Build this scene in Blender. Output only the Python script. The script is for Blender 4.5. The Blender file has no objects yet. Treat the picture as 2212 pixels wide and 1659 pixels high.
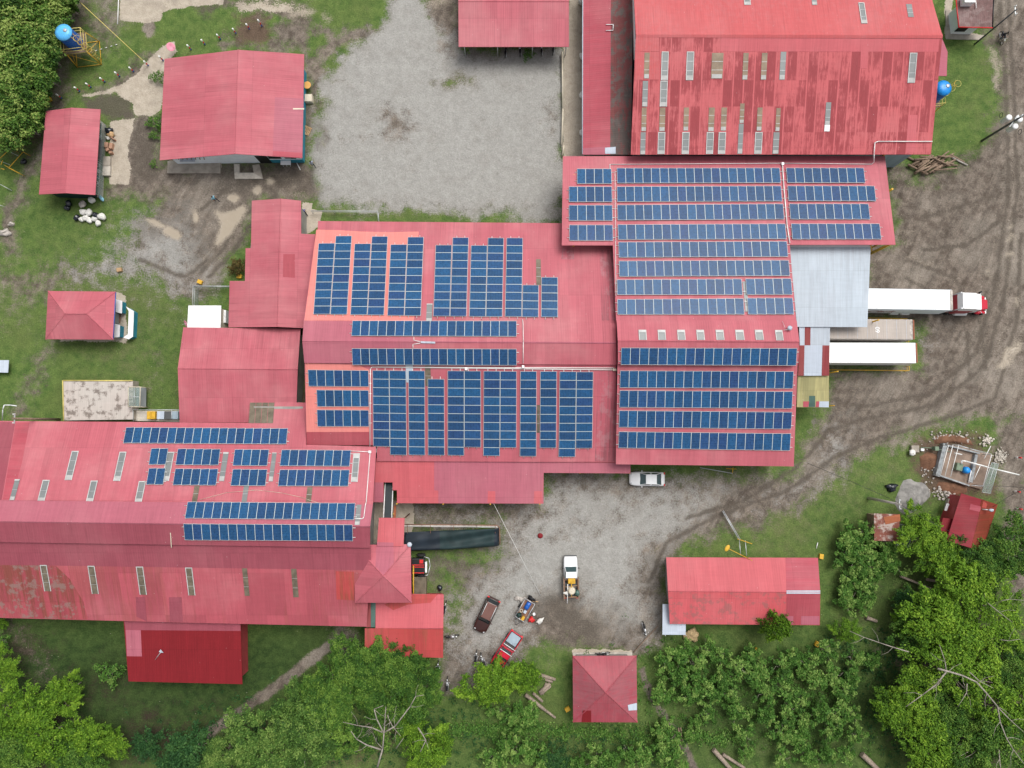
import bpy, bmesh, math, random
import numpy as np
from mathutils import Vector, Matrix
R = math.radians
SC = bpy.context.scene
COL = SC.collection
rnd = random.Random(7)

# ---------------- camera, sky, sun, exposure ----------------
F_PX, CAM_H, TILT = 1479.0, 87.0, 0.065
cam_d = bpy.data.cameras.new("camera"); cam = bpy.data.objects.new("camera", cam_d); COL.objects.link(cam)
cam.location = (0, 0, CAM_H); cam.rotation_euler = (TILT, 0, 0)
cam_d.sensor_width = 36; cam_d.lens = 36*F_PX/2212; cam_d.clip_end = 6000; cam_d.clip_start = 0.5
SC.camera = cam
SUN_EL, SUN_AZ = 62, 35          # azimuth: degrees clockwise from north (image up)
w = bpy.data.worlds.new("World"); SC.world = w; w.use_nodes = True
wn = w.node_tree.nodes; wl = w.node_tree.links; bg = wn["Background"]
sky = wn.new("ShaderNodeTexSky"); sky.sky_type = 'NISHITA'; sky.sun_disc = False
sky.sun_elevation = R(SUN_EL); sky.sun_rotation = R(SUN_AZ); sky.air_density = 1.0; sky.dust_density = 5.0; sky.ozone_density = 1.0
hs = wn.new("ShaderNodeHueSaturation"); hs.inputs['Saturation'].default_value = 0.22
wl.new(sky.outputs[0], hs.inputs['Color']); wl.new(hs.outputs[0], bg.inputs['Color']); bg.inputs['Strength'].default_value = 0.13
sd = bpy.data.lights.new("sun", 'SUN'); sd.energy = 1.75; sd.angle = R(34); sd.color = (1.0, 0.965, 0.92)
so = bpy.data.objects.new("sun", sd); COL.objects.link(so)
_s = Vector((math.sin(R(SUN_AZ))*math.cos(R(SUN_EL)), math.cos(R(SUN_AZ))*math.cos(R(SUN_EL)), math.sin(R(SUN_EL))))
so.rotation_euler = _s.to_track_quat('Z', 'Y').to_euler(); so.location = (0, 0, 150)
SC.view_settings.view_transform = 'Standard'; SC.view_settings.look = 'None'; SC.view_settings.gamma = 1.0
SC.view_settings.use_curve_mapping = False; SC.view_settings.exposure = 0.15

# ---------------- picture point -> point in the place ----------------
_ct, _st = math.cos(TILT), math.sin(TILT)
def ray(x, y):
    px, py = (x-1106.0)/F_PX, -(y-829.5)/F_PX
    return Vector((px, py*_ct + _st, py*_st - _ct))
def W(x, y, z=0.0):
    d = ray(x, y); t = (z-CAM_H)/d.z
    return Vector((d.x*t, d.y*t, z))
class Plane:
    def __init__(s, a, b, c):
        s.p = W(*a); s.n = (W(*b)-s.p).cross(W(*c)-s.p).normalized()
        if s.n.z < 0: s.n = -s.n
    def __call__(s, x, y, off=0.0):
        d = ray(x, y); o = Vector((0, 0, CAM_H)); p = s.p + s.n*off
        t = (p-o).dot(s.n)/d.dot(s.n); return o + d*t
    def at(s, X, Y, off=0.0):
        p = s.p + s.n*off
        return Vector((X, Y, p.z - (s.n.x*(X-p.x)+s.n.y*(Y-p.y))/s.n.z))

# ---------------- objects ----------------
def tag(o, label=None, cat=None, group=None, kind=None):
    if label: o['label'] = label
    if cat: o['category'] = cat
    if group: o['group'] = group
    if kind: o['kind'] = kind
    return o
def root(name, loc, label, cat, group=None, rz=0.0):
    o = bpy.data.objects.new(name, None); COL.objects.link(o); o.location = loc; o.rotation_euler = (0, 0, rz)
    o.empty_display_size = 0.2
    return tag(o, label, cat, group)
def link(o, parent=None):
    COL.objects.link(o)
    if parent is not None: o.parent = parent
    return o
def kids(o): return [c for c in bpy.data.objects if c.parent == o]
def copy_tree(o, parent=None):
    c = o.copy(); COL.objects.link(c)
    if parent is not None: c.parent = parent
    for ch in list(o.children): copy_tree(ch, c)
    return c
class MB:
    """collects shapes in world space; build() links ONE mesh object (origin at its parent's origin)"""
    def __init__(s): s.v = []; s.f = []; s.m = []; s.mats = []; s.sm = []
    def mi(s, m):
        if m not in s.mats: s.mats.append(m)
        return s.mats.index(m)
    def face(s, pts, m, smooth=False):
        b = len(s.v); s.v += [tuple(p) for p in pts]; s.f.append(tuple(range(b, b+len(pts)))); s.m.append(s.mi(m)); s.sm.append(smooth)
    def prism(s, bot, top, m, smooth=False, mside=None):
        b = len(s.v); n = len(bot); s.v += [tuple(p) for p in bot]+[tuple(p) for p in top]
        # orient: top list counter-clockwise seen from above
        a = sum(top[i][0]*top[(i+1) % n][1]-top[(i+1) % n][0]*top[i][1] for i in range(n))
        i0 = s.mi(m); i1 = s.mi(mside or m)
        up = list(range(b+n, b+2*n)); dn = list(range(b, b+n))[::-1]
        if a < 0: up = up[::-1]; dn = dn[::-1]
        s.f.append(tuple(up)); s.m.append(i0); s.sm.append(False)
        s.f.append(tuple(dn)); s.m.append(i1); s.sm.append(False)
        for i in range(n):
            j = (i+1) % n; q = (b+i, b+j, b+n+j, b+n+i)
            s.f.append(q if a > 0 else q[::-1]); s.m.append(i1); s.sm.append(smooth)
    def slab(s, pts, th, m, mside=None):
        s.prism([Vector(p)-Vector((0, 0, th)) for p in pts], pts, m, mside=mside)
    def box(s, c, size, m, rz=0.0, mat4=None):
        hx, hy, hz = size[0]/2, size[1]/2, size[2]/2
        M = (mat4 or Matrix.Translation(c) @ Matrix.Rotation(rz, 4, 'Z'))
        P = [M @ Vector((x, y, z)) for z in (-hz, hz) for x, y in ((-hx, -hy), (hx, -hy), (hx, hy), (-hx, hy))]
        s.prism(P[:4], P[4:], m)
    def tube(s, p0, p1, r0, m, r1=None, n=8, smooth=True):
        p0, p1 = Vector(p0), Vector(p1); r1 = r0 if r1 is None else r1
        d = (p1-p0)
        if d.length < 1e-6: return
        q = d.to_track_quat('Z', 'Y').to_matrix(); b = len(s.v)
        for p, r in ((p0, r0), (p1, r1)):
            for k in range(n):
                a = 2*math.pi*k/n; s.v.append(tuple(p + q @ Vector((math.cos(a)*r, math.sin(a)*r, 0))))
        i0 = s.mi(m)
        for k in range(n):
            j = (k+1) % n; s.f.append((b+k, b+j, b+n+j, b+n+k)); s.m.append(i0); s.sm.append(smooth)
        s.f.append(tuple(range(b, b+n))[::-1]); s.m.append(i0); s.sm.append(False)
        s.f.append(tuple(range(b+n, b+2*n))); s.m.append(i0); s.sm.append(False)
    def path(s, pts, r, m, n=6, r1=None):
        r1 = r if r1 is None else r1; k = len(pts)-1
        for i in range(k):
            s.tube(pts[i], pts[i+1], r+(r1-r)*i/k, m, r+(r1-r)*(i+1)/k, n)
    def ring(s, c, Rr, r, m, axis='Z', n=20, q=None):
        q = q or {'Z': Matrix.Identity(3), 'Y': Matrix.Rotation(R(90), 3, 'X'), 'X': Matrix.Rotation(R(90), 3, 'Y')}[axis]
        pts = [Vector(c)+q @ Vector((math.cos(2*math.pi*k/n)*Rr, math.sin(2*math.pi*k/n)*Rr, 0)) for k in range(n+1)]
        s.path(pts, r, m, 5)
    def lathe(s, c, prof, m, n=20, smooth=True, mat3=None):
        b = len(s.v); c = Vector(c); M = mat3 or Matrix.Identity(3)
        for r, z in prof:
            for k in range(n):
                a = 2*math.pi*k/n; s.v.append(tuple(c + M @ Vector((r*math.cos(a), r*math.sin(a), z))))
        i0 = s.mi(m)
        for i in range(len(prof)-1):
            for k in range(n):
                j = (k+1) % n; s.f.append((b+i*n+k, b+i*n+j, b+(i+1)*n+j, b+(i+1)*n+k)); s.m.append(i0); s.sm.append(smooth)
        s.f.append(tuple(range(b, b+n))[::-1]); s.m.append(i0); s.sm.append(False)
        e = b+(len(prof)-1)*n; s.f.append(tuple(range(e, e+n))); s.m.append(i0); s.sm.append(False)
    def blob(s, c, rad, m, seed=0, amp=.15, n=10, k=7, rz=0.0):
        rr = random.Random(seed); b = len(s.v); c = Vector(c); ph = [rr.uniform(0, 6.28) for _ in range(4)]
        cz, sz = math.cos(rz), math.sin(rz)
        for i in range(k+1):
            t = math.pi*i/k
            for j in range(n):
                a = 2*math.pi*j/n
                f = 1+amp*(math.sin(3*a+ph[0])*math.sin(2*t+ph[1])+.6*math.sin(5*a+ph[2]+3*t))+amp*rr.uniform(-.4, .4)
                x, y, z = math.sin(t)*math.cos(a)*rad[0]*f, math.sin(t)*math.sin(a)*rad[1]*f, math.cos(t)*rad[2]*f
                s.v.append((c.x+x*cz-y*sz, c.y+x*sz+y*cz, c.z+z))
        i0 = s.mi(m)
        for i in range(k):
            for j in range(n):
                q = (j+1) % n; s.f.append((b+i*n+j, b+(i+1)*n+j, b+(i+1)*n+q, b+i*n+q)); s.m.append(i0); s.sm.append(True)
    def build(s, name, parent=None, local=False, bevel=0):
        me = bpy.data.meshes.new(name)
        off = Vector((0, 0, 0))
        if parent is not None and not local:
            p = parent
            while p is not None: off += Vector(p.location); p = p.parent
        me.from_pydata([(v[0]-off.x, v[1]-off.y, v[2]-off.z) for v in s.v], [], s.f)
        for m in s.mats: me.materials.append(m)
        me.polygons.foreach_set('material_index', s.m); me.polygons.foreach_set('use_smooth', s.sm)
        me.update()
        o = bpy.data.objects.new(name, me); link(o, parent)
        if bevel:
            b = o.modifiers.new('bevel', 'BEVEL'); b.width = bevel; b.segments = 2; b.limit_method = 'ANGLE'
        return o

# ---------------- materials ----------------
class NT:
    def __init__(s, name, rough=.6, spec=.4, metal=0.0):
        s.mat = bpy.data.materials.new(name); s.mat.use_nodes = True
        s.n = s.mat.node_tree.nodes; s.l = s.mat.node_tree.links; s.b = s.n["Principled BSDF"]
        s.b.inputs['Roughness'].default_value = rough; s.b.inputs['Specular IOR Level'].default_value = spec
        s.b.inputs['Metallic'].default_value = metal; s._pos = None
    def set(s, inp, v):
        if hasattr(v, 'is_output'): s.l.new(v, inp)
        else: inp.default_value = v
    def pos(s):
        if s._pos is None: s._pos = s.n.new("ShaderNodeNewGeometry").outputs['Position']
        return s._pos
    def sep(s, v): q = s.n.new("ShaderNodeSeparateXYZ"); s.l.new(v, q.inputs[0]); return q.outputs
    def comb(s, x, y, z=0.0):
        q = s.n.new("ShaderNodeCombineXYZ")
        for i, k in enumerate((x, y, z)): s.set(q.inputs[i], k)
        return q.outputs[0]
    def math(s, op, a, b=0.0, clamp=False):
        q = s.n.new("ShaderNodeMath"); q.operation = op; q.use_clamp = clamp; s.set(q.inputs[0], a); s.set(q.inputs[1], b); return q.outputs[0]
    def noise(s, vec, scale=1.0, det=4.0, rough=.55, dist=0.0):
        q = s.n.new("ShaderNodeTexNoise"); s.l.new(vec, q.inputs['Vector']); q.inputs['Scale'].default_value = scale
        q.inputs['Detail'].default_value = det; q.inputs['Roughness'].default_value = rough; q.inputs['Distortion'].default_value = dist
        return q.outputs['Fac']
    def white(s, w):
        q = s.n.new("ShaderNodeTexWhiteNoise"); q.noise_dimensions = '1D'; s.set(q.inputs['W'], w); return q.outputs['Value']
    def voro(s, vec, scale, out='Distance'):
        q = s.n.new("ShaderNodeTexVoronoi"); s.l.new(vec, q.inputs['Vector']); q.inputs['Scale'].default_value = scale; return q.outputs[out]
    def rng(s, v, a, b, c=0.0, d=1.0, smooth=True):
        q = s.n.new("ShaderNodeMapRange"); q.interpolation_type = 'SMOOTHSTEP' if smooth else 'LINEAR'
        s.set(q.inputs['Value'], v)
        for k, x in zip(('From Min', 'From Max', 'To Min', 'To Max'), (a, b, c, d)): s.set(q.inputs[k], x)
        return q.outputs[0]
    def mix(s, f, a, b, blend='MIX'):
        q = s.n.new("ShaderNodeMix"); q.data_type = 'RGBA'; q.blend_type = blend; q.clamp_factor = True
        s.set(q.inputs[0], f); s.set(q.inputs[6], c4(a)); s.set(q.inputs[7], c4(b)); return q.outputs[2]
    def scale(s, col, f):   # colour times a scalar
        q = s.n.new("ShaderNodeVectorMath"); q.operation = 'SCALE'
        s.set(q.inputs[0], col if hasattr(col, 'is_output') else tuple(col[:3])); s.set(q.inputs['Scale'], f); return q.outputs[0]
    def bump(s, h, strength=.3, dist=.05):
        q = s.n.new("ShaderNodeBump"); q.inputs['Strength'].default_value = strength; q.inputs['Distance'].default_value = dist
        s.l.new(h, q.inputs['Height']); s.l.new(q.outputs[0], s.b.inputs['Normal'])
    def col(s, c): s.set(s.b.inputs['Base Color'], c4(c)); return s.mat
def c4(c):
    if hasattr(c, 'is_output'): return c
    return (c[0], c[1], c[2], 1.0)
def srgb(r, g, b):
    f = lambda c: (c/255/12.92) if c/255 <= .04045 else ((c/255+.055)/1.055)**2.4
    return (f(r), f(g), f(b))

def mat_plain(name, c, rough=.6, spec=.4, metal=0, vary=.12, scale=1.5):
    t = NT(name, rough, spec, metal); n = t.noise(t.pos(), scale, 5, .6)
    return t.col(t.scale(c, t.rng(n, .25, .75, 1-vary, 1+vary)))

def mat_roof(name, c, axis='x', sheetw=.95, seg=6.0, vary=.07, dirt=0.0, dirtc=(.12, .06, .05), fade=.10, fadec=(.62, .33, .33), rough=.58, spots=.0, dstreak=True, dscale=1.0, moss=None, rows=None):
    """painted corrugated sheet; axis = direction along the eave (ribs run across it)"""
    t = NT(name, rough, .22); p = t.sep(t.pos()); u, v = (p[0], p[1]) if axis == 'x' else (p[1], p[0])
    sh = t.math('FLOOR', t.math('DIVIDE', u, sheetw)); sg = t.math('FLOOR', t.math('DIVIDE', t.math('ADD', v, 500.3), seg))
    if rows:     # sheet courses laid at given heights up the slope
        sg = t.math('GREATER_THAN', v, rows[0])
        for r_ in rows[1:]: sg = t.math('ADD', sg, t.math('GREATER_THAN', v, r_))
    rv = t.white(t.math('ADD', sh, t.math('MULTIPLY', sg, 37.13)))
    st = t.noise(t.comb(t.math('MULTIPLY', u, 3.2), t.math('MULTIPLY', v, .22)), 1.0, 5, .65)
    st2 = t.noise(t.comb(t.math('MULTIPLY', v, 2.6), t.math('MULTIPLY', u, .3)), 1.3, 3, .6)
    big = t.noise(t.pos(), .13, 4, .6)
    f = t.math('MULTIPLY', t.rng(rv, 0, 1, 1-vary, 1+vary, False), t.rng(st, .25, .75, .90, 1.10, False))
    f = t.math('MULTIPLY', f, t.rng(st2, .3, .7, .965, 1.035, False))
    st3 = t.noise(t.comb(t.math('MULTIPLY', u, 6.0), t.math('MULTIPLY', v, .13)), 1.0, 4, .6); patch = t.noise(t.pos(), .22, 3, .5)
    f = t.math('MULTIPLY', f, t.math('SUBTRACT', 1.0, t.math('MULTIPLY', t.math('MULTIPLY', t.rng(st3, .54, .68), t.rng(patch, .42, .62)), .17)))
    # lap joints of the sheets show as fine darker lines, ribs as a faint regular ripple
    lap = t.math('LESS_THAN', t.math('FRACT', t.math('DIVIDE', t.math('ADD', v, 500.3), seg)), .012)
    f = t.math('MULTIPLY', f, t.math('SUBTRACT', 1.0, t.math('MULTIPLY', lap, .12)))
    col = t.mix(t.math('MULTIPLY', t.rng(big, .40, .72), fade*2.2), t.scale(c, f), t.scale(fadec, f))
    if rows:     # some sheets far more weathered than others, with bright ribs between
        fu = t.math('FRACT', t.math('DIVIDE', u, sheetw)); rib = t.math('MULTIPLY', t.rng(fu, .0, .12), t.rng(fu, 1.0, .90))
        fine = t.noise(t.comb(t.math('MULTIPLY', u, 4.2), t.math('MULTIPLY', v, .45)), 1.0, 6, .8); mo = t.noise(t.pos(), .35, 4, .6)
        m = t.math('MULTIPLY', t.math('MULTIPLY', t.rng(t.math('ADD', t.math('ADD', t.math('MULTIPLY', rv, .38), t.math('MULTIPLY', fine, 1.5)), mo), 1.22, 1.56), rib), .95)
        col = t.mix(m, col, t.scale(dirtc, t.rng(fine, .3, .7, .8, 1.25, False)))
    elif dirt > 0:
        dn = t.noise(t.comb(t.math('MULTIPLY', u, 1.7*dscale), t.math('MULTIPLY', v, .10 if dstreak else 1.3)), 1.0, 6, .72)
        db = t.noise(t.pos(), .09, 3, .5)
        m = t.math('MULTIPLY', t.rng(t.math('ADD', dn, t.math('MULTIPLY', t.math('SUBTRACT', db, .5), .6)), .46, .62), dirt)
        col = t.mix(m, col, t.scale(dirtc, f))
    if moss:
        mn = t.noise(t.pos(), .8, 7, .72); col = t.mix(t.math('MULTIPLY', t.rng(mn, .50, .60), moss[0]), col, moss[1])
    sp = t.rng(t.voro(t.pos(), 1.1), .035, .06, 1.0, 0.0)
    sel = t.math('GREATER_THAN', t.noise(t.pos(), 1.7, 2, .5), .52)
    col = t.mix(t.math('MULTIPLY', t.math('MULTIPLY', sp, sel), .35+spots), col, (.7, .6, .58))
    t.bump(t.math('SINE', t.math('MULTIPLY', u, 2*math.pi/.27)), .16, .02)
    return t.col(col)
M = {}
ROOFC = (.445, .112, .140)
M['roof_x'] = mat_roof('pink_red_roof_sheets_a', ROOFC, 'x', fade=.12)
M['roof_y'] = mat_roof('pink_red_roof_sheets_b', ROOFC, 'y', fade=.10)
M['roof_warm_x'] = mat_roof('warm_red_roof_sheets', (.50, .105, .122), 'x', fade=.05, vary=.05)
_SN = Plane((1362.5, 334, 6.4), (2011, 333, 6.4), (1374, 75, 9.4))
M['roof_store'] = mat_roof('weathered_warehouse_sheets', (.53, .115, .125), 'x', sheetw=1.25, vary=.07, dirt=.85, dirtc=(.27, .042, .050), fade=.05, rows=[_SN(1600, q).y for q in (285.5, 230, 173.5, 112)])
M['roof_store_top'] = mat_roof('warehouse_upper_sheets', (.50, .098, .104), 'x', vary=.03, seg=20, dirt=.25, dirtc=(.45, .16, .17), fade=.06, dstreak=False)
M['roof_salmon'] = mat_roof('salmon_roof_sheets', (.70, .225, .200), 'x', vary=.03, fade=.03)
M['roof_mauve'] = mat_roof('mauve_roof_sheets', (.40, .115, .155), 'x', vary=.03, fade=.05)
M['roof_mauve_y'] = mat_roof('mauve_roof_sheets_b', (.40, .115, .155), 'y', vary=.03, fade=.05)
M['roof_dark_x'] = mat_roof('dark_pink_roof_sheets', (.36, .065, .085), 'x', vary=.05, fade=.04)
M['roof_darkred'] = mat_roof('deep_red_roof_sheets', (.20, .013, .018), 'x', vary=.04, fade=.03, fadec=(.36, .06, .07), spots=.3)
M['roof_hall_s'] = mat_roof('stained_hall_roof_sheets', (.40, .085, .108), 'x', sheetw=2.4, seg=5.2, vary=.10, dirt=.30, dirtc=(.22, .075, .05), fade=.08, dscale=.7)
M['roof_hall_w'] = mat_roof('mouldy_hall_roof_sheets', (.36, .070, .086), 'x', vary=.10, dirt=.8, dirtc=(.20, .065, .045), fade=.02, moss=(.75, (.25, .17, .15)))
M['roof_dull_x'] = mat_roof('dull_red_roof_sheets', (.29, .068, .092), 'x', vary=.05, fade=.04)  # duller, darker red for separate sheets and roof bands
M['roof_rust'] = mat_roof('rusty_red_roof_sheets', (.42, .062, .060), 'x', vary=.06, dirt=.55, dirtc=(.20, .085, .045), fade=.04)
M['roof_flake'] = mat_roof('flaking_red_roof_sheets', (.52, .092, .105), 'x', vary=.05, dirt=.0, fade=.06, moss=(.55, (.22, .12, .11)))
M['roof_hut'] = mat_roof('faded_hut_roof_sheets', (.33, .066, .088), 'y', sheetw=.8, vary=.06, dirt=.55, dirtc=(.27, .10, .115), fade=.10, dstreak=False)
M['roof_hut_x'] = mat_roof('faded_hut_roof_sheets_b', (.36, .062, .085), 'x', sheetw=.8, vary=.06, dirt=.35, dirtc=(.27, .10, .115), fade=.10, dstreak=False)
M['roof_lean'] = mat_roof('lean_to_roof_sheets', (.40, .072, .098), 'y', vary=.05, dirt=.2, dirtc=(.36, .12, .14), fade=.08)
M['roof_grime'] = mat_roof('grimy_roof_sheets', (.44, .105, .135), 'x', fade=.1, dirt=.7, dirtc=(.24, .085, .10), dscale=1.4, moss=(.35, (.42, .25, .27)))
M['roof_mould'] = mat_roof('black_mould_roof_sheets', (.20, .055, .055), 'y', sheetw=1.2, seg=9, vary=.10, dirt=.95, dirtc=(.10, .082, .074), fade=.0, dscale=.35, dstreak=False, moss=(.85, (.13, .11, .10)))
M['roof_oxide'] = mat_roof('oxide_brown_roof_sheets', (.22, .035, .022), 'y', vary=.06, dirt=.5, dirtc=(.14, .045, .02), fade=.03)
M['roof_crimson'] = mat_roof('crimson_roof_sheets', (.27, .026, .038), 'y', vary=.06, dirt=.3, dirtc=(.20, .05, .05), fade=.05)
M['zinc'] = mat_roof('galvanised_sheets', (.44, .50, .56), 'x', sheetw=1.05, seg=4.4, vary=.035, dirt=.35, dirtc=(.34, .36, .40), fade=.05, fadec=(.8, .82, .84), rough=.38)
M['zinc_y'] = mat_roof('galvanised_sheets_b', (.46, .52, .60), 'x', sheetw=1.0, seg=3.9, vary=.05, fade=.05, fadec=(.8, .82, .84), rough=.38)
M['zincwall'] = mat_roof('galvanised_wall_sheets', (.30, .38, .44), 'x', sheetw=1.0, seg=2.0, vary=.14, fade=.05, fadec=(.5, .52, .54))
M['maroon'] = mat_roof('maroon_sheets', (.22, .035, .04), 'x', vary=.1, dirt=.3, dirtc=(.30, .10, .09), fade=.02)
M['fibre'] = mat_roof('yellow_fibreglass_sheets', (.42, .38, .18), 'x', sheetw=1.0, seg=3.3, vary=.14, dirt=.5, dirtc=(.20, .20, .10), fade=.02)
M['asph'] = mat_roof('brown_membrane_roof', (.16, .085, .08), 'x', vary=.02, dirt=.7, dirtc=(.10, .055, .05), fade=.1, fadec=(.4, .35, .35), dstreak=False, moss=(.25, (.38, .32, .30)))
M['white'] = mat_plain('white_paint', (.84, .85, .86), .35, .5, vary=.04)
M['whiteroof'] = mat_plain('white_roof_sheet', (.90, .90, .89), .4, .5, vary=.03)
M['cream'] = mat_plain('cream_paint', (.62, .56, .44), .6)
M['wall'] = mat_plain('grey_render_wall', (.30, .29, .27), .8, vary=.2, scale=.8)
M['wallred'] = mat_plain('painted_fascia', (.36, .05, .06), .5)
M['lblue'] = mat_plain('pale_blue_wall_paint', (.82, .90, .95), .6, vary=.06)
M['teal'] = mat_plain('teal_wall_paint', (.03, .24, .34), .6)
M['bluep'] = mat_plain('blue_trim_paint', (.04, .09, .32), .5)
M['dgreen'] = mat_plain('dark_green_wall', (.008, .035, .03), .6)
M['conc'] = mat_plain('concrete', (.36, .32, .27), .85, vary=.25, scale=1.2)
M['concw'] = mat_plain('pale_concrete', (.50, .46, .40), .85, vary=.25, scale=1.6)
M['yellow'] = mat_plain('yellow_paint', (.62, .36, .03), .5, vary=.2)
M['yellowp'] = mat_plain('pale_yellow_paint', (.62, .52, .16), .5, vary=.25)
M['steel'] = mat_plain('galvanised_pipe', (.52, .54, .55), .4, .5, .4)
M['dsteel'] = mat_plain('dark_steel', (.085, .088, .09), .5)
M['black'] = mat_plain('black_plastic', (.012, .012, .014), .45)
M['blackbag'] = mat_plain('black_bag_film', (.010, .013, .02), .22, .6)
M['whitebag'] = mat_plain('white_sack_cloth', (.68, .67, .63), .7, vary=.1)
M['rubber'] = mat_plain('tyre_rubber', (.02, .02, .02), .8)
M['rim'] = mat_plain('wheel_rim_metal', (.55, .56, .58), .35, .5, .7)
M['glass'] = mat_plain('dark_glass', (.012, .02, .024), .06, .9, vary=.02)
M['windsh'] = mat_plain('windscreen_glass', (.05, .085, .09), .08, .9, vary=.1)
M['skyl'] = mat_plain('grey_translucent_sheet', (.19, .205, .205), .35, .5, vary=.10, scale=.6)
M['skyl_t'] = mat_plain('tan_translucent_sheet', (.25, .185, .125), .45, .3, vary=.25, scale=.8)
M['skyl_l'] = mat_plain('pale_translucent_sheet', (.42, .42, .41), .5, .3, vary=.15)
M['skyl_m'] = mat_plain('mossy_translucent_sheet', (.15, .125, .09), .5, .3, vary=.35, scale=1.4)
M['lframe'] = mat_plain('dull_skylight_edge', (.50, .51, .50), .5, .3, vary=.15)
M['alu'] = mat_plain('aluminium', (.78, .80, .80), .35, .6, .1, vary=.03)
M['pvc'] = mat_plain('white_pvc_pipe', (.80, .80, .78), .4, .5, vary=.05)
M['wood'] = mat_plain('pale_timber', (.48, .31, .16), .75, vary=.25)
M['oldwood'] = mat_plain('weathered_timber', (.24, .17, .12), .85, vary=.35, scale=4)
M['bark'] = mat_plain('grey_bark', (.33, .29, .24), .9, vary=.25, scale=5)
M['deadwood'] = mat_plain('dead_log_wood', (.30, .24, .19), .9, vary=.4, scale=6)
M['orange'] = mat_plain('orange_round_table_top', (.72, .38, .10), .5)
M['bluetank_top'] = mat_plain('light_blue_tank_plastic', (.10, .45, .85), .35, .5, vary=.08)
M['bluetank'] = mat_plain('blue_tank_plastic', (.010, .10, .42), .35, .5, vary=.10)
M['bluetop2'] = mat_plain('bright_blue_tank_plastic', (.008, .26, .72), .35, .5, vary=.06)
M['pink'] = mat_plain('pink_dish_paint', (.85, .32, .42), .5)
M['red'] = mat_plain('red_car_paint', (.52, .012, .035), .2, .6, vary=.04)
M['brown'] = mat_plain('brown_car_paint', (.045, .016, .013), .15, .7, vary=.06)
M['sunroof'] = mat_plain('reddish_roof_panel', (.16, .075, .06), .15, .8, vary=.1)
M['rustpaint'] = mat_plain('rust_brown_steel', (.22, .12, .08), .7, vary=.3)
M['net'] = mat_plain('dark_green_shade_net', (.016, .034, .036), .6, .3, vary=.35, scale=.5)
M['net2'] = mat_plain('dark_blue_shade_net', (.014, .022, .032), .6, .3, vary=.3, scale=.5)
M['greenm'] = mat_plain('grey_green_machine_paint', (.16, .22, .15), .6, vary=.25, scale=3)
M['belt'] = mat_plain('conveyor_belt_rubber', (.02, .028, .032), .5)
M['card'] = mat_plain('brown_cardboard', (.42, .24, .16), .8, vary=.2)
M['skin'] = mat_plain('skin', (.30, .16, .10), .6)
M['hair'] = mat_plain('black_hair', (.012, .010, .009), .6)
M['jeans'] = mat_plain('dark_trousers', (.012, .015, .035), .8)
M['shirt_b'] = mat_plain('blue_shirt', (.02, .04, .30), .8)
M['shirt_g'] = mat_plain('grey_shirt', (.36, .40, .50), .8)
M['shirt_l'] = mat_plain('light_blue_shirt', (.25, .50, .62), .8)
M['redp'] = mat_plain('red_plastic', (.62, .03, .03), .4)
M['stone'] = mat_plain('pale_rubble_stone', (.46, .42, .38), .85, vary=.35, scale=3)
M['sand'] = mat_plain('grey_sand_pile', (.25, .24, .225), .95, vary=.4, scale=1.2)
M['soil'] = mat_plain('red_brown_soil', (.17, .085, .05), .95, vary=.35, scale=1.6)
M['straw'] = mat_plain('dry_straw', (.38, .28, .15), .9, vary=.4, scale=6)
M['wire'] = mat_plain('black_cable', (.03, .03, .03), .6)
def mk_seethru(name, c, a):
    t = NT(name, .8, .1); p = t.sep(t.pos()); t.col(c); t.b.inputs['Alpha'].default_value = a; return t.mat
M['mesh'] = mk_seethru('wire_mesh', (.30, .42, .38), .35)
M['glassg'] = mat_plain('green_fibreglass_strip', (.05, .11, .09), .3, .6, vary=.2)

# ---------------- ground: one fine sheet, its covers given by masks drawn with the outlines of the yard, road and paving ----------------
GX0, GX1, GY0, GY1, GS = -80.0, 80.0, -64.0, 74.0, 0.25
gx = np.arange(GX0, GX1+.01, GS); gy = np.arange(GY0, GY1+.01, GS); NX, NY = len(gx), len(gy)
XX, YY = np.meshgrid(gx, gy)
def vnoise(x, y, s, seed):
    r = np.random.RandomState(seed).rand(256, 256); x = x*s+100; y = y*s+100
    xi = np.floor(x).astype(int); yi = np.floor(y).astype(int); fx = x-xi; fy = y-yi
    fx = fx*fx*(3-2*fx); fy = fy*fy*(3-2*fy); g = lambda a, b: r[a % 256, b % 256]
    return (g(xi, yi)*(1-fx)+g(xi+1, yi)*fx)*(1-fy)+(g(xi, yi+1)*(1-fx)+g(xi+1, yi+1)*fx)*fy
def fnoise(x, y, s, seed):
    return sum(vnoise(x, y, s*2**k, seed+k)*.5**k for k in range(4))/1.875
WX = XX+(fnoise(XX, YY, .45, 3)-.5)*3.0; WY = YY+(fnoise(XX, YY, .45, 9)-.5)*3.0   # wobbly edges
SX = XX+(fnoise(XX, YY, 1.2, 23)-.5)*.5; SY = YY+(fnoise(XX, YY, 1.2, 29)-.5)*.5
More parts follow.
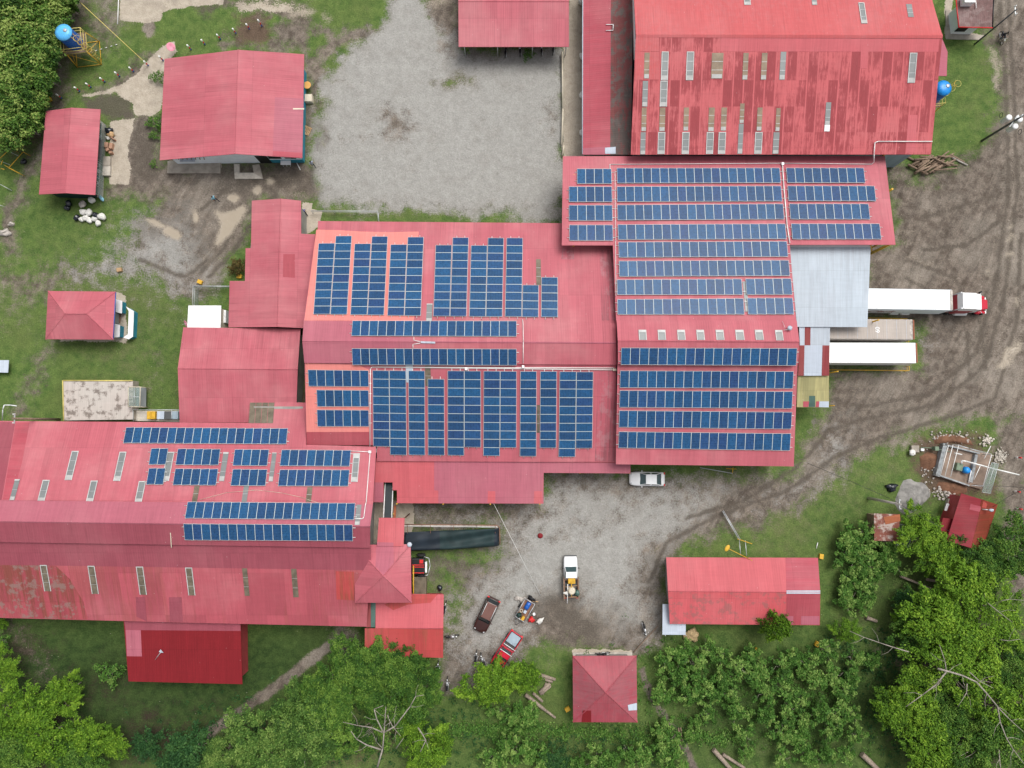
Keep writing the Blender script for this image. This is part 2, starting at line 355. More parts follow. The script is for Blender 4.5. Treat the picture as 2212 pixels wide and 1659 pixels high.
def sdf(poly, crisp):
    P = [W(x, y) for x, y in poly]; px, py = (SX, SY) if crisp else (WX, WY)
    x0 = min(p.x for p in P)-5; x1 = max(p.x for p in P)+5; y0 = min(p.y for p in P)-5; y1 = max(p.y for p in P)+5
    i0, i1 = np.searchsorted(gy, [y0, y1]); j0, j1 = np.searchsorted(gx, [x0, x1])
    X = px[i0:i1, j0:j1]; Y = py[i0:i1, j0:j1]; d = np.full(X.shape, 1e9); ins = np.zeros(X.shape, bool)
    for a, b in zip(P, P[1:]+P[:1]):
        ex, ey = b.x-a.x, b.y-a.y; wx, wy = X-a.x, Y-a.y
        t = np.clip((wx*ex+wy*ey)/(ex*ex+ey*ey+1e-9), 0, 1); d = np.minimum(d, (wx-ex*t)**2+(wy-ey*t)**2)
        c = (a.y <= Y) != (b.y <= Y)
        with np.errstate(divide='ignore', invalid='ignore'): ins ^= c & (X < a.x+(Y-a.y)/(ey if ey else 1e-9)*ex)
    d = np.sqrt(d); d[ins] *= -1
    return (slice(i0, i1), slice(j0, j1)), d
LAY = {k: np.zeros(XX.shape, np.float32) for k in ('gravel', 'mud', 'concrete', 'puddle', 'soil', 'dry', 'wet', 'lush_shade', 'pale')}
def paint(kind, poly, soft=1.2, val=1.0, crisp=False):
    sl, d = sdf(poly, crisp); soft = soft if crisp else soft*1.35+.4; m = np.clip(.5-d/(2*soft), 0, 1)*abs(val)
    L = LAY[kind]
    L[sl] = np.maximum(L[sl], m) if val > 0 else np.minimum(L[sl], 1-m)
def oval(x, y, rx, ry, a=0.0, n=14):
    return [(x+math.cos(t)*rx*math.cos(a)-math.sin(t)*ry*math.sin(a), y+math.cos(t)*rx*math.sin(a)+math.sin(t)*ry*math.cos(a)) for t in [2*math.pi*i/n for i in range(n)]]
def band(pts, wd):
    L = []; Rr = []
    for i, p in enumerate(pts):
        a = pts[max(i-1, 0)]; b = pts[min(i+1, len(pts)-1)]; dx, dy = b[0]-a[0], b[1]-a[1]; n = math.hypot(dx, dy) or 1
        L.append((p[0]-dy/n*wd, p[1]+dx/n*wd)); Rr.append((p[0]+dy/n*wd, p[1]-dx/n*wd))
    return L+Rr[::-1]
# --- mud and dirt
paint('mud', [(660, 340), (700, 430), (560, 432), (543, 480), (515, 540), (480, 580), (440, 640), (385, 650), (340, 610), (255, 540), (300, 480), (350, 430), (240, 425), (245, 260), (330, 240), (345, 260), (345, 350), (560, 355)], 1.5)
paint('mud', [(0, 600), (90, 590), (200, 570), (300, 540), (380, 600), (330, 600), (240, 600), (160, 620), (60, 690), (0, 660)], 3, .68)
paint('mud', band([(-10, 620), (120, 600), (260, 570), (360, 580)], 22), 2, .85)
paint('mud', band([(330, 700), (345, 770), (330, 860)], 12), 2, .5)
paint('mud', band([(120, 720), (90, 780), (60, 830), (30, 900)], 16), 1.5, .8)
paint('mud', band([(20, 560), (10, 480), (45, 410), (90, 320), (120, 210), (150, 130), (170, 40), (180, -20)], 12), 1.2, .95)
paint('mud', [(175, -20), (260, -20), (300, 20), (260, 90), (200, 120), (180, 60)], 2.5, .7)
paint('mud', [(250, 150), (330, 110), (350, 130), (330, 175), (250, 215), (160, 225), (180, 200), (235, 175)], 1.0, .75)
paint('mud', [(210, 30), (245, 20), (250, 50), (225, 60)], .6, .9)
paint('mud', oval(322, 60, 14, 22), .5, 1.0, True)
paint('mud', [(270, 120), (290, 125), (300, 145), (280, 150)], .6, .8)
paint('mud', [(480, 95), (560, 95), (600, 70), (620, 40), (560, 30), (500, 20), (490, 5), (640, -5), (665, 50), (740, 72), (830, 50), (850, 60), (800, 100), (735, 90), (735, 115), (700, 130), (690, 240), (668, 340), (660, 330), (662, 120), (640, 108), (560, 104), (480, 110)], 1.2, 1.0)
paint('mud', [(920, -10), (1000, -10), (1000, 130), (960, 120), (930, 60)], 1.5)
paint('mud', [(1935, 335), (1985, 390), (2050, 360), (2110, 330), (2150, 290), (2160, 200), (2150, 100), (2140, 60), (2130, -30), (2260, -30), (2260, 900), (2150, 910), (2050, 905), (1990, 925), (1900, 965), (1810, 1012), (1745, 1095), (1640, 1130), (1560, 1150), (1480, 1180), (1440, 1230), (1440, 1385), (1390, 1405), (1340, 1415), (1240, 1395), (1150, 1400), (1070, 1470), (960, 1490), (945, 1420), (960, 1300), (930, 1230), (1085, 1200), (1095, 1120), (880, 1130), (870, 1080), (1180, 1080), (1180, 1010), (1380, 1020), (1400, 1040), (1710, 1025), (1735, 960), (1790, 880), (1790, 800), (1990, 800), (2000, 700), (1990, 690), (1870, 700), (1870, 520), (1930, 520)], 1.5)
paint('mud', band([(2180, 900), (2190, 1000), (2200, 1150), (2210, 1300)], 34), 1.0)
paint('mud', band([(0, 1340), (60, 1400), (120, 1500), (160, 1560)], 16), 2.0, .6)
paint('mud', band([(735, 1350), (750, 1400), (765, 1440)], 24), 1.0, .9)
paint('mud', band([(430, 1600), (500, 1550), (580, 1495), (640, 1450), (700, 1405), (745, 1375)], 11), .4, 1, True)
paint('mud', band([(1385, 1445), (1400, 1490), (1420, 1525), (1445, 1565), (1475, 1610), (1510, 1680)], 7), .4, 1, True)
paint('mud', [(880, 1095), (1100, 1095), (1090, 1190), (880, 1180)], 1.5, .9)
paint('mud', band([(1880, 1390), (1990, 1440), (2040, 1500)], 22), 3, .6)
paint('soil', oval(330, 1590, 90, 60), 3, .7); paint('soil', oval(230, 1480, 60, 60), 3, .6)  # soil ovals deepen the painted shade of the lower left
paint('mud', [(850, -20), (915, -20), (935, 40), (985, 90), (985, 112), (1214, 108), (1214, 470), (1130, 474), (1040, 462), (900, 452), (820, 448), (695, 432), (675, 390), (680, 300), (700, 220), (690, 180), (740, 120), (800, 90), (840, 40)], 1.0)
paint('mud', [(590, 75), (617, 60), (617, 45), (597, 35), (585, 55)], .5, -1); paint('mud', [(668, 64), (694, 68), (698, 90), (690, 120), (676, 120), (666, 90)], .6, -1)
paint('mud', oval(988, 174, 40, 12), 1.0, -.75)
# --- gravel
paint('gravel', [(850, -20), (915, -20), (935, 40), (985, 90), (985, 112), (1214, 108), (1214, 470), (1130, 474), (1040, 462), (900, 452), (820, 448), (695, 432), (675, 390), (680, 300), (700, 220), (690, 180), (740, 120), (800, 90), (840, 40)], 1.2)
paint('gravel', [(1180, 1030), (1400, 1045), (1560, 1060), (1500, 1140), (1440, 1190), (1400, 1260), (1410, 1370), (1330, 1370), (1260, 1330), (1230, 1290), (1160, 1330), (1120, 1400), (1000, 1440), (970, 1380), (1000, 1280), (1080, 1200), (1110, 1120), (1170, 1090)], 3.5, .8)
paint('gravel', [(870, 1090), (1090, 1095), (1060, 1140), (900, 1120)], 2, .6)
paint('gravel', [(150, 590), (250, 535), (300, 460), (400, 470), (450, 560), (440, 620), (380, 640), (300, 595), (200, 615)], 4, .74)
paint('gravel', [(1780, 900), (1850, 880), (1850, 990), (1760, 1080), (1600, 1110), (1560, 1080), (1740, 1020)], 3, .55)
paint('gravel', [(1975, 700), (2060, 700), (2000, 800), (1985, 790)], 3, .5)
paint('gravel', oval(850, 272, 34, 32), 2.5, -.9); paint('gravel', band([(790, 60), (770, 200), (760, 330), (700, 400)], 5), 1.5, -.45); paint('gravel', band([(850, 60), (1000, 230), (1180, 400)], 5), 1.5, -.4); paint('gravel', oval(760, 298, 46, 9, -.6), 2.0, -.62); paint('gravel', oval(690, 300, 12, 26), 1.5, -.8); paint('gravel', oval(720, 165, 26, 8, .5), 1.5, -.7); paint('gravel', [(940, 90), (985, 60), (985, 130), (960, 130)], 1.5, -.9); paint('gravel', band([(860, 0), (845, 30), (838, 70)], 4), 1, -.7); paint('gravel', oval(1105, 390, 30, 6), 2, -.5); paint('gravel', oval(890, 362, 12, 7), 1, -.5); paint('gravel', [(690, 430), (820, 430), (1214, 455), (1214, 480), (690, 450)], 2, -.7); paint('mud', [(690, 440), (1214, 466), (1214, 490), (690, 470)], 1.0, -.8)
paint('gravel', oval(1190, 255, 14, 50), 2.5, -.75); paint('gravel', oval(988, 174, 40, 13), 1.2, -1.0); paint('dry', oval(990, 172, 50, 22), 3, .9)
paint('gravel', oval(845, 215, 14, 8, .8), 1, -.4); paint('gravel', oval(1232, 1145, 40, 22, -.1), 3, -.75); paint('gravel', oval(1330, 1120, 60, 20, -.35), 3.5, -.75); paint('gravel', oval(1300, 1038, 16, 12), 1.5, -.8); paint('gravel', oval(1250, 1330, 70, 40, .1), 2, -.85); paint('gravel', oval(1185, 1065, 8, 6), .5, -.3)
paint('gravel', band([(1010, 1220), (1060, 1280), (1100, 1290)], 18), 2.5, -.7)
# --- concrete paving
paint('concrete', [(258, -20), (490, -20), (480, 10), (420, 12), (350, 25), (348, 45), (298, 50), (260, 45)], .5, crisp=True)
paint('concrete', [(520, 0), (640, -10), (650, 20), (600, 28), (520, 30), (500, 10)], .9, .8)
paint('concrete', [(350, 100), (375, 90), (384, 110), (356, 135), (356, 200), (345, 240), (330, 250), (290, 250), (288, 225), (250, 200), (180, 210), (175, 206), (230, 195), (290, 165), (320, 130)], .5, crisp=True)
paint('concrete', [(238, 262), (290, 255), (280, 300), (276, 340), (282, 360), (278, 400), (236, 398)], .5, crisp=True)
paint('concrete', [(1216, 100), (1262, 100), (1262, 340), (1216, 340)], .4, crisp=True)
paint('concrete', [(1229, -20), (1262, -20), (1262, 110), (1229, 110)], .4, crisp=True)
paint('concrete', [(652, 440), (675, 437), (675, 452), (697, 455), (690, 490), (652, 510)], .3, crisp=True)
paint('concrete', [(800, 1075), (893, 1085), (893, 1140), (880, 1190), (790, 1190)], .3, crisp=True)
paint('concrete', [(365, 345), (480, 345), (481, 362), (366, 368)], .3, crisp=True)
paint('concrete', [(250, 625), (272, 640), (275, 740), (130, 737), (130, 720), (245, 720)], .4, .9, crisp=True)
paint('concrete', [(2040, -10), (2060, -10), (2050, 70), (2120, 75), (2120, 85), (2042, 84)], .3, crisp=True)
paint('concrete', [(1237, 1400), (1366, 1405), (1366, 1420), (1237, 1420)], .3, crisp=True)
# --- wet, dark mud
paint('wet', [(180, 210), (290, 195), (290, 250), (245, 262), (185, 240)], 1.0, .9, True)
paint('wet', [(290, 255), (340, 250), (345, 350), (365, 370), (345, 400), (290, 400), (278, 370), (276, 330)], 1.0, .7)
paint('wet', [(300, 445), (400, 440), (470, 470), (470, 540), (420, 560), (400, 530), (330, 520), (290, 490)], 4, .62)
paint('wet', [(690, 250), (705, 300), (695, 340), (682, 340), (678, 290)], 1.5, .7)
paint('wet', [(490, 355), (680, 360), (690, 420), (560, 425), (470, 450), (430, 430)], 3, .8)
paint('wet', [(1205, 1270), (1240, 1290), (1260, 1330), (1300, 1340), (1300, 1400), (1240, 1380), (1190, 1350), (1165, 1320), (1170, 1290)], 1.6, .95)
paint('wet', [(1290, 1290), (1360, 1330), (1370, 1400), (1320, 1390)], 2.5, .6)
paint('wet', band([(1400, 1260), (1430, 1200), (1500, 1150)], 14), 3, .6)
paint('wet', [(930, 1190), (1090, 1195), (1080, 1215), (960, 1260), (930, 1240)], 2.5, .7)
paint('wet', band([(2150, 60), (2165, 200), (2155, 330), (2140, 420)], 12), 2, .7)
paint('wet', band([(2195, 0), (2200, 120)], 8), 2, .5)
paint('wet', [(1800, 850), (2000, 830), (2140, 850), (2000, 900), (1860, 930), (1800, 900)], 6, .55)
paint('wet', [(1880, 560), (2100, 540), (2100, 620), (1880, 620)], 7, .45)
paint('wet', [(1240, 105), (1262, 100), (1262, 130), (1245, 120)], .5); paint('wet', band([(1222, 180), (1228, 260), (1232, 330)], 7), .5, .9)
paint('wet', band([(1990, 820), (2010, 905)], 6), 2, .5); paint('wet', band([(1845, 830), (1845, 930), (1825, 1010)], 5), 1.5, .6)
paint('wet', [(985, 100), (1080, 100), (1060, 140), (1000, 130)], 2, .7); paint('wet', [(400, 0), (500, -10), (500, 20), (440, 30)], .8, .8)
for q in ((2190, 240, 9, 90), (2140, 580, 30, 40)): paint('wet', oval(*q), 4, .5)
for pts in ([(2160, 0), (2172, 200), (2180, 400), (2150, 620), (2110, 760), (2010, 850), (1860, 880), (1800, 860)], [(2178, 0), (2190, 200), (2198, 400), (2170, 640), (2128, 790), (2020, 875), (1870, 905), (1790, 930), (1720, 1010), (1600, 1085), (1480, 1120)],
            [(2205, 500), (2196, 700), (2150, 860), (2040, 905), (1900, 945), (1800, 990), (1700, 1060), (1560, 1110), (1440, 1170), (1400, 1260)], [(1960, 560), (2060, 600), (2120, 700), (2130, 800)], [(1950, 600), (2040, 640), (2090, 720), (2095, 820)], [(1990, 470), (2100, 440), (2160, 420)], [(1990, 540), (2090, 530), (2170, 470)],
            [(430, 590), (480, 540), (520, 470), (600, 420)], [(450, 600), (500, 550), (545, 480)], [(410, 470), (500, 400), (660, 375)], [(300, 560), (400, 600), (450, 560)]):
    paint('wet', band(pts, 4.0), .45, 1.0, True)
for pts in ([(2168, 0), (2182, 200), (2190, 400), (2160, 630), (2118, 775), (2015, 862), (1865, 893)], [(2150, 500), (2140, 650), (2080, 780), (1960, 830)], [(2180, 560), (2175, 700), (2120, 830)], [(1900, 960), (1800, 1005), (1720, 1060)], [(2105, 760), (2160, 800), (2140, 860)], [(462, 580), (500, 520), (530, 460)], [(446, 575), (484, 530)]):
    paint('puddle', band(pts, 3.2), .6, .62, True)
paint('pale', [(2160, 380), (2230, 380), (2230, 900), (2130, 900), (2060, 960), (1900, 980), (1960, 900), (2110, 830), (2150, 700), (2190, 560)], 5, .75)
paint('pale', band([(2182, -20), (2185, 200), (2195, 420)], 20), 3, .7); paint('pale', band([(2160, 60), (2150, 200)], 6), 2, .6); paint('pale', oval(1990, 600, 16, 30), 3, .7); paint('pale', oval(560, 470, 60, 40, -.6), 4, .5); paint('pale', oval(640, 420, 40, 16), 2, .6)
paint('pale', band([(1850, 890), (1960, 900), (2060, 880)], 12), 4, .5); paint('pale', oval(350, 420, 60, 14), 3, .35); paint('pale', [(1240, 130), (1262, 130), (1262, 330), (1240, 300)], 2, .5)
# --- puddles of pale muddy water
for q in ((584, 392, 11, 8), (556, 411, 12, 12), (504, 427, 14, 11), (372, 503, 24, 13, .45), (338, 482, 26, 8, .35), (422, 468, 9, 15)): paint('puddle', oval(*q), .6, .93, True)
for q in ((624, 386, 14, 7), (640, 420, 30, 12)): paint('puddle', oval(*q), 1.2, .6, True)
paint('puddle', [(460, 452), (487, 456), (530, 440), (536, 454), (512, 492), (497, 510), (470, 533), (462, 525), (476, 490), (474, 475)], .8, .95, True)
paint('puddle', band([(476, 520), (455, 545), (437, 562)], 4), .8, .7, True)
paint('puddle', [(2212, 730), (2204, 745), (2180, 760), (2166, 790), (2160, 800), (2170, 803), (2178, 790), (2182, 775), (2204, 760), (2215, 745)], .5, 1)
paint('puddle', band([(2206, 730), (2200, 745), (2182, 760), (2176, 785), (2164, 800)], 8), .5, 1)
paint('puddle', band([(2180, 500), (2188, 505)], 6), .5); paint('puddle', band([(2175, 478), (2180, 480)], 5), .5); paint('puddle', band([(2178, 555), (2194, 553)], 4), .6); paint('puddle', oval(2145, 590, 5, 6), .6); paint('puddle', band([(2195, 640), (2199, 665)], 4), .6)
paint('puddle', band([(2146, 110), (2150, 150), (2153, 190)], 7), .6, .9); paint('puddle', band([(2200, 130), (2190, 220), (2195, 330)], 10), 3, .5)
paint('puddle', [(993, 10), (1020, 5), (1060, 10), (1060, 40), (1020, 60), (1000, 50)], 1.4, .55)
paint('puddle', [(925, -10), (960, -10), (980, 15), (960, 20), (935, 10)], 1.2, .8); paint('puddle', oval(650, 20, 30, 10), .8, .9); paint('puddle', oval(706, 36, 14, 9, .6), .8, .8)
paint('puddle', oval(1090, 1197, 14, 8), .7, .55); paint('puddle', oval(965, 1203, 14, 4, -.2), .7, .5); paint('puddle', oval(1175, 1100, 1, 1), .3); paint('puddle', band([(1940, 495), (1975, 494)], 3), .6, .8); paint('puddle', band([(1955, 561), (2015, 558)], 3), .6, .8); paint('puddle', band([(1945, 527), (1970, 526)], 2), .5, .8)
paint('puddle', band([(1985, 590), (1990, 620)], 12), 3, .5); paint('puddle', oval(40, 1, 1, 1), .2)
# --- bare soil, dry grass, rich grass with shade painted into its colour
paint('soil', [(250, 145), (420, 100), (440, 60), (560, 40), (560, 95), (530, 100), (480, 110), (355, 125)], 3, .45)
paint('mud', [(512, 42), (552, 30), (590, 40), (588, 80), (560, 102), (514, 100)], .8, -1); paint('soil', [(512, 42), (552, 30), (590, 40), (588, 80), (560, 102), (514, 100)], 1.0, 1)
paint('soil', [(150, 30), (175, 0), (180, 60), (130, 150), (100, 210), (90, 320), (40, 330), (100, 200)], 2.5, .9)
paint('soil', [(1980, 930), (2060, 925), (2110, 950), (2160, 990), (2160, 1060), (2090, 1085), (2010, 1070), (1985, 1030), (1975, 985)], 2.0, .95)
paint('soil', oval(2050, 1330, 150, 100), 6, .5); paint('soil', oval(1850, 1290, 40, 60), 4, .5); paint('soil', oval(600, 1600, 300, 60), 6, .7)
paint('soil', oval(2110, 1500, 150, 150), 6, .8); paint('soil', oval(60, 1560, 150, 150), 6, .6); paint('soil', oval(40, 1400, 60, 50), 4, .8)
paint('soil', [(645, 700), (665, 700), (662, 875), (640, 875)], .6); paint('soil', [(130, 175), (230, 150), (180, 200)], 2, .6)
paint('dry', [(0, 580), (260, 540), (400, 600), (420, 680), (330, 690), (330, 760), (300, 900), (180, 760), (90, 640), (0, 700)], 7, .8)
paint('dry', [(190, 480), (250, 430), (300, 440), (260, 520), (100, 560), (0, 560)], 5, .7)
paint('dry', [(690, 440), (1220, 470), (1215, 485), (690, 470)], 1.5, .8); paint('dry', [(1120, 345), (1216, 320), (1216, 430), (1150, 400)], 5, .5)
paint('dry', [(1180, 1370), (1300, 1370), (1300, 1420), (1150, 1480)], 3, .7); paint('dry', [(1440, 1170), (1700, 1050), (1860, 980), (1960, 960), (1960, 1040), (1800, 1120), (1740, 1200), (1560, 1200), (1440, 1200)], 5, .75)
paint('dry', [(2060, 100), (2140, 100), (2140, 330), (2070, 330), (2100, 200)], 4, .6); paint('dry', [(1780, 900), (1860, 880), (1850, 980), (1740, 1060), (1720, 960)], 3, .8); paint('dry', [(980, 1180), (1000, 1290), (1030, 1290), (990, 1380), (960, 1380), (950, 1280)], 3, .6)
paint('dry', [(1985, 740), (2040, 730), (2030, 800), (1990, 800)], 3, .8); paint('dry', [(560, 0), (860, -20), (840, 60), (700, 60)], 6, .4); paint('dry', oval(200, 110, 40, 60), 5, .5)
paint('dry', [(1500, 1560), (1860, 1590), (1860, 1680), (1500, 1680)], 6, .6); paint('dry', [(1890, 1330), (1980, 1350), (1990, 1640), (1880, 1640)], 6, .6); paint('dry', [(1106, 1590), (1430, 1590), (1430, 1660), (1106, 1660)], 6, .5)
paint('dry', [(895, 1140), (1075, 1120), (1085, 1150), (895, 1160)], 2, .7)
paint('lush_shade', [(-50, 1320), (830, 1340), (760, 1400), (560, 1560), (400, 1660), (-50, 1680)], 4, 1.0); paint('lush_shade', [(900, 1440), (1450, 1560), (1450, 1700), (800, 1700)], 5, .5)  # darkest grass: the shaded lower left painted into the ground colour
paint('lush_shade', [(1390, 1370), (1900, 1350), (2260, 1400), (2260, 1700), (1400, 1700)], 6, .7); paint('lush_shade', [(1800, 1150), (2000, 1120), (2080, 1250), (2250, 1200), (2250, 1400), (1800, 1380)], 6, .6)  # dark ground under grove and wood, part rich grass, part painted shade
paint('lush_shade', [(60, 380), (200, 430), (150, 480), (20, 480)], 6, .5); paint('lush_shade', [(260, 660), (420, 640), (400, 900), (180, 800), (250, 760)], 8, .4)
for k, poly in (('mud', [(2070, 100), (2150, 120), (2145, 300), (2030, 345), (2030, 200)]), ('mud', [(1880, 690), (1990, 700), (1990, 800), (1880, 790)])): paint(k, poly, 1.0, -1.0)
paint('mud', [(1725, 880), (1780, 880), (1760, 940), (1725, 950)], 1.0, -1)
paint('mud', [(945, 1225), (1000, 1215), (1000, 1240), (1010, 1290), (980, 1380), (960, 1360)], 1.5, -.8); paint('mud', oval(1035, 1217, 20, 8), 1, -.8); paint('gravel', oval(1035, 1217, 20, 8), 1, -.8)
paint('mud', [(885, 1138), (1060, 1120), (1085, 1150), (890, 1165)], 1.2, -.9); paint('gravel', [(885, 1138), (1060, 1120), (1085, 1150), (890, 1165)], 1.2, -.9)
paint('mud', [(1500, 1020), (1720, 1030), (1640, 1040), (1520, 1040), (1440, 1030)], 1, -.9)
paint('concrete', oval(320, 232, 1, 1), .1)

t = NT('ground_cover', .9, .25); P = t.pos()
def attr(name):
    q = t.n.new("ShaderNodeAttribute"); q.attribute_name = name; return q
aA, aB = attr('covers_a'), attr('covers_b')
sA, sB = t.sep(aA.outputs['Color']), t.sep(aB.outputs['Color'])
en = t.math('ADD', t.math('MULTIPLY', t.math('SUBTRACT', t.noise(P, .7, 5, .6), .5), 1.0), t.math('MULTIPLY', t.math('SUBTRACT', t.noise(P, 5.0, 5, .75), .5), 1.1)); en2 = t.math('MULTIPLY', t.math('SUBTRACT', t.noise(P, 5, 5, .6), .5), .7)
def edge(m, a=.26, b=.74, n=None): return t.rng(t.math('ADD', m, n if n is not None else en), a, b)
sP = t.sep(P); n_big = t.noise(P, .11, 5, .6); n_mid = t.noise(P, .9, 6, .65); n_fine = t.noise(P, 5.5, 5, .7); n_vf = t.noise(P, 14, 3, .6)
grass = t.mix(t.rng(n_mid, .32, .68), (.064, .118, .027), (.125, .182, .048))
grass = t.mix(t.math('MULTIPLY', t.rng(n_big, .45, .7), .6), grass, (.115, .145, .045))
grass = t.mix(t.math('MULTIPLY', edge(sB[1], .3, .8), .75), grass, (.155, .155, .075))
grass = t.mix(t.math('MULTIPLY', t.rng(sB[2], 0, 1), .78), grass, t.mix(t.rng(n_mid, .35, .65), (.010, .025, .007), (.024, .050, .012)))  # deep green carries the painted shade along with rich grass
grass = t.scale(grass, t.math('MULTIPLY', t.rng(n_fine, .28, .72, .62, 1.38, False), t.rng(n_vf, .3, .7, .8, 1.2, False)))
soil = t.scale(t.mix(t.rng(sB[2], 0, 1), t.mix(n_mid, (.085, .058, .040), (.15, .105, .075)), (.040, .028, .020)), t.rng(n_fine, .3, .7, .7, 1.3, False))  # soil goes darker as well where shade is painted in
col = t.mix(edge(sB[0]), grass, soil)
mud = t.mix(t.rng(n_mid, .35, .65), (.108, .087, .070), (.205, .172, .142))
mud = t.mix(t.math('MULTIPLY', t.rng(n_big, .48, .64), .6), mud, (.265, .232, .195))
peb = t.rng(t.voro(P, 3.2), .05, .14, 1, 0); psel = t.math('GREATER_THAN', t.noise(P, 4, 2, .5), .53)
mud = t.mix(t.math('MULTIPLY', t.math('MULTIPLY', peb, psel), .6), mud, (.46, .42, .37))
trk = t.noise(t.comb(t.math('MULTIPLY', t.math('ADD', sP[0], t.math('MULTIPLY', sP[1], -.55)), .9), t.math('MULTIPLY', t.math('ADD', sP[1], t.math('MULTIPLY', sP[0], .5)), .12)), 1.0, 6, .7, .6)
mud = t.scale(mud, t.rng(trk, .32, .68, .66, 1.30, False))
mud = t.scale(mud, t.math('MULTIPLY', t.rng(n_fine, .28, .72, .66, 1.34, False), t.rng(n_vf, .3, .7, .86, 1.14, False)))
mud = t.mix(t.math('MULTIPLY', edge(attr('covers_c').outputs['Fac'], .3, .8), .7), mud, t.scale((.36, .315, .265), t.math('MULTIPLY', t.rng(n_fine, .28, .72, .8, 1.2, False), t.rng(trk, .32, .68, .85, 1.12, False))))
wmud = edge(sA[1]); col = t.mix(wmud, col, mud)
grav = t.mix(t.rng(n_mid, .3, .7), (.300, .293, .272), (.355, .348, .326))
blot = t.noise(P, .35, 6, .7); grav = t.mix(t.math('MULTIPLY', t.rng(blot, .50, .72), .35), grav, (.215, .196, .170))
stones = t.voro(P, 7.5, 'Color'); sc_ = t.sep(stones)[0]
gsp = t.rng(t.voro(P, 2.3), .04, .10, 1, 0); grav = t.mix(t.math('MULTIPLY', t.math('MULTIPLY', gsp, t.math('GREATER_THAN', t.noise(P, 3, 2, .5), .5)), .5), grav, (.20, .19, .17))
grav = t.scale(grav, t.math('MULTIPLY', t.rng(sc_, 0, 1, .90, 1.10, False), t.rng(n_fine, .3, .7, .93, 1.07, False)))
wg = edge(sA[0]); col = t.mix(wg, col, grav)
wet = t.scale((.098, .082, .066), t.rng(n_fine, .3, .7, .7, 1.35, False))
col = t.mix(t.math('MULTIPLY', edge(aB.outputs['Alpha']), .85), col, wet)
conc = t.mix(t.rng(n_mid, .3, .7), (.40, .345, .275), (.50, .44, .36)); conc = t.mix(t.math('MULTIPLY', t.rng(blot, .50, .66), .6), conc, (.30, .26, .21)); conc = t.scale(conc, t.rng(n_fine, .3, .7, .88, 1.1, False))
wc = edge(sA[2], .45, .55, en2); col = t.mix(wc, col, conc)
wp = edge(aA.outputs['Alpha'], .30, .72, en2); col = t.mix(t.math('MULTIPLY', wp, .92), col, t.mix(n_mid, (.36, .30, .225), (.42, .36, .28)))
# flowers, leaves and litter scattered over the grass
sp = t.rng(t.voro(P, 1.25), .030, .055, 1, 0); sel = t.math('GREATER_THAN', t.noise(P, .55, 3, .6), .50)
col = t.mix(t.math('MULTIPLY', t.math('MULTIPLY', sp, sel), t.math('SUBTRACT', .8, t.math('MULTIPLY', wg, .5))), col, (.50, .47, .36))
t.col(col)
t.set(t.b.inputs['Roughness'], t.rng(wp, 0, 1, .92, .10, False)); t.set(t.b.inputs['Specular IOR Level'], t.rng(wp, 0, 1, .2, .5, False))
t.bump(t.math('MULTIPLY', t.math('ADD', n_fine, t.math('MULTIPLY', n_mid, 1.5)), t.math('SUBTRACT', 1.0, wp)), .7, .12)
M['ground'] = t.mat

A = np.stack([LAY['gravel'], LAY['mud'], LAY['concrete'], LAY['puddle']], -1).reshape(-1, 4).astype(np.float32)
B = np.stack([LAY['soil'], LAY['dry'], LAY['lush_shade'], LAY['wet']], -1).reshape(-1, 4).astype(np.float32)
Cc = LAY['pale'].reshape(-1).astype(np.float32)
ZZ = (fnoise(XX, YY, .25, 51)-.5)*.10
V = np.stack([XX, YY, ZZ], -1).reshape(-1, 3).astype(np.float32)
ii, jj = np.meshgrid(np.arange(NY-1), np.arange(NX-1), indexing='ij'); q0 = (ii*NX+jj).ravel()
Q = np.stack([q0, q0+1, q0+1+NX, q0+NX], -1)
cA = A[Q].mean(1); cls = np.zeros(len(Q), int); cls[cA[:, 1] > .5] = 2; cls[cA[:, 0] > .5] = 1; cls[cA[:, 2] > .5] = 3; cls[cA[:, 3] > .5] = 4
def ground_piece(name, faces, extra=False):
    used, inv = np.unique(faces.ravel(), return_inverse=True); F = inv.reshape(faces.shape); v = V[used]; a = A[used]; b = B[used]; cc_ = Cc[used]
    if extra:     # the land beyond, out to the horizon
        n = len(v); x0, x1, y0, y1 = GX0, gx[-1], GY0, gy[-1]; BIG = 2500
        ev = np.array([(x, y, 0) for y in (-BIG, y0, y1, BIG) for x in (-BIG, x0, x1, BIG)], np.float32); ev[:, 2] = -.06
        v = np.concatenate([v, ev]); a = np.concatenate([a, np.zeros((16, 4), np.float32)]); b = np.concatenate([b, np.zeros((16, 4), np.float32)]); cc_ = np.concatenate([cc_, np.zeros(16, np.float32)])
        ef = [(n+r*4+c, n+r*4+c+1, n+(r+1)*4+c+1, n+(r+1)*4+c) for r in range(3) for c in range(3) if not (r == 1 and c == 1)]
        F = np.concatenate([F, np.array(ef)])
    me = bpy.data.meshes.new(name); me.vertices.add(len(v)); me.vertices.foreach_set('co', v.ravel())
    me.loops.add(F.size); me.loops.foreach_set('vertex_index', F.ravel().astype(np.int32)); me.polygons.add(len(F))
    me.polygons.foreach_set('loop_start', (np.arange(len(F))*4).astype(np.int32)); me.polygons.foreach_set('loop_total', np.full(len(F), 4, np.int32))
    me.update(calc_edges=True)
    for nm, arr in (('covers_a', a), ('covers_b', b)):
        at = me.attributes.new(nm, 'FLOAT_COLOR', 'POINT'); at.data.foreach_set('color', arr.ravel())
    at = me.attributes.new('covers_c', 'FLOAT', 'POINT'); at.data.foreach_set('value', cc_)
    me.polygons.foreach_set('use_smooth', np.ones(len(F), bool)); me.materials.append(M['ground'])
    return tag(link(bpy.data.objects.new(name, me)), kind='structure')
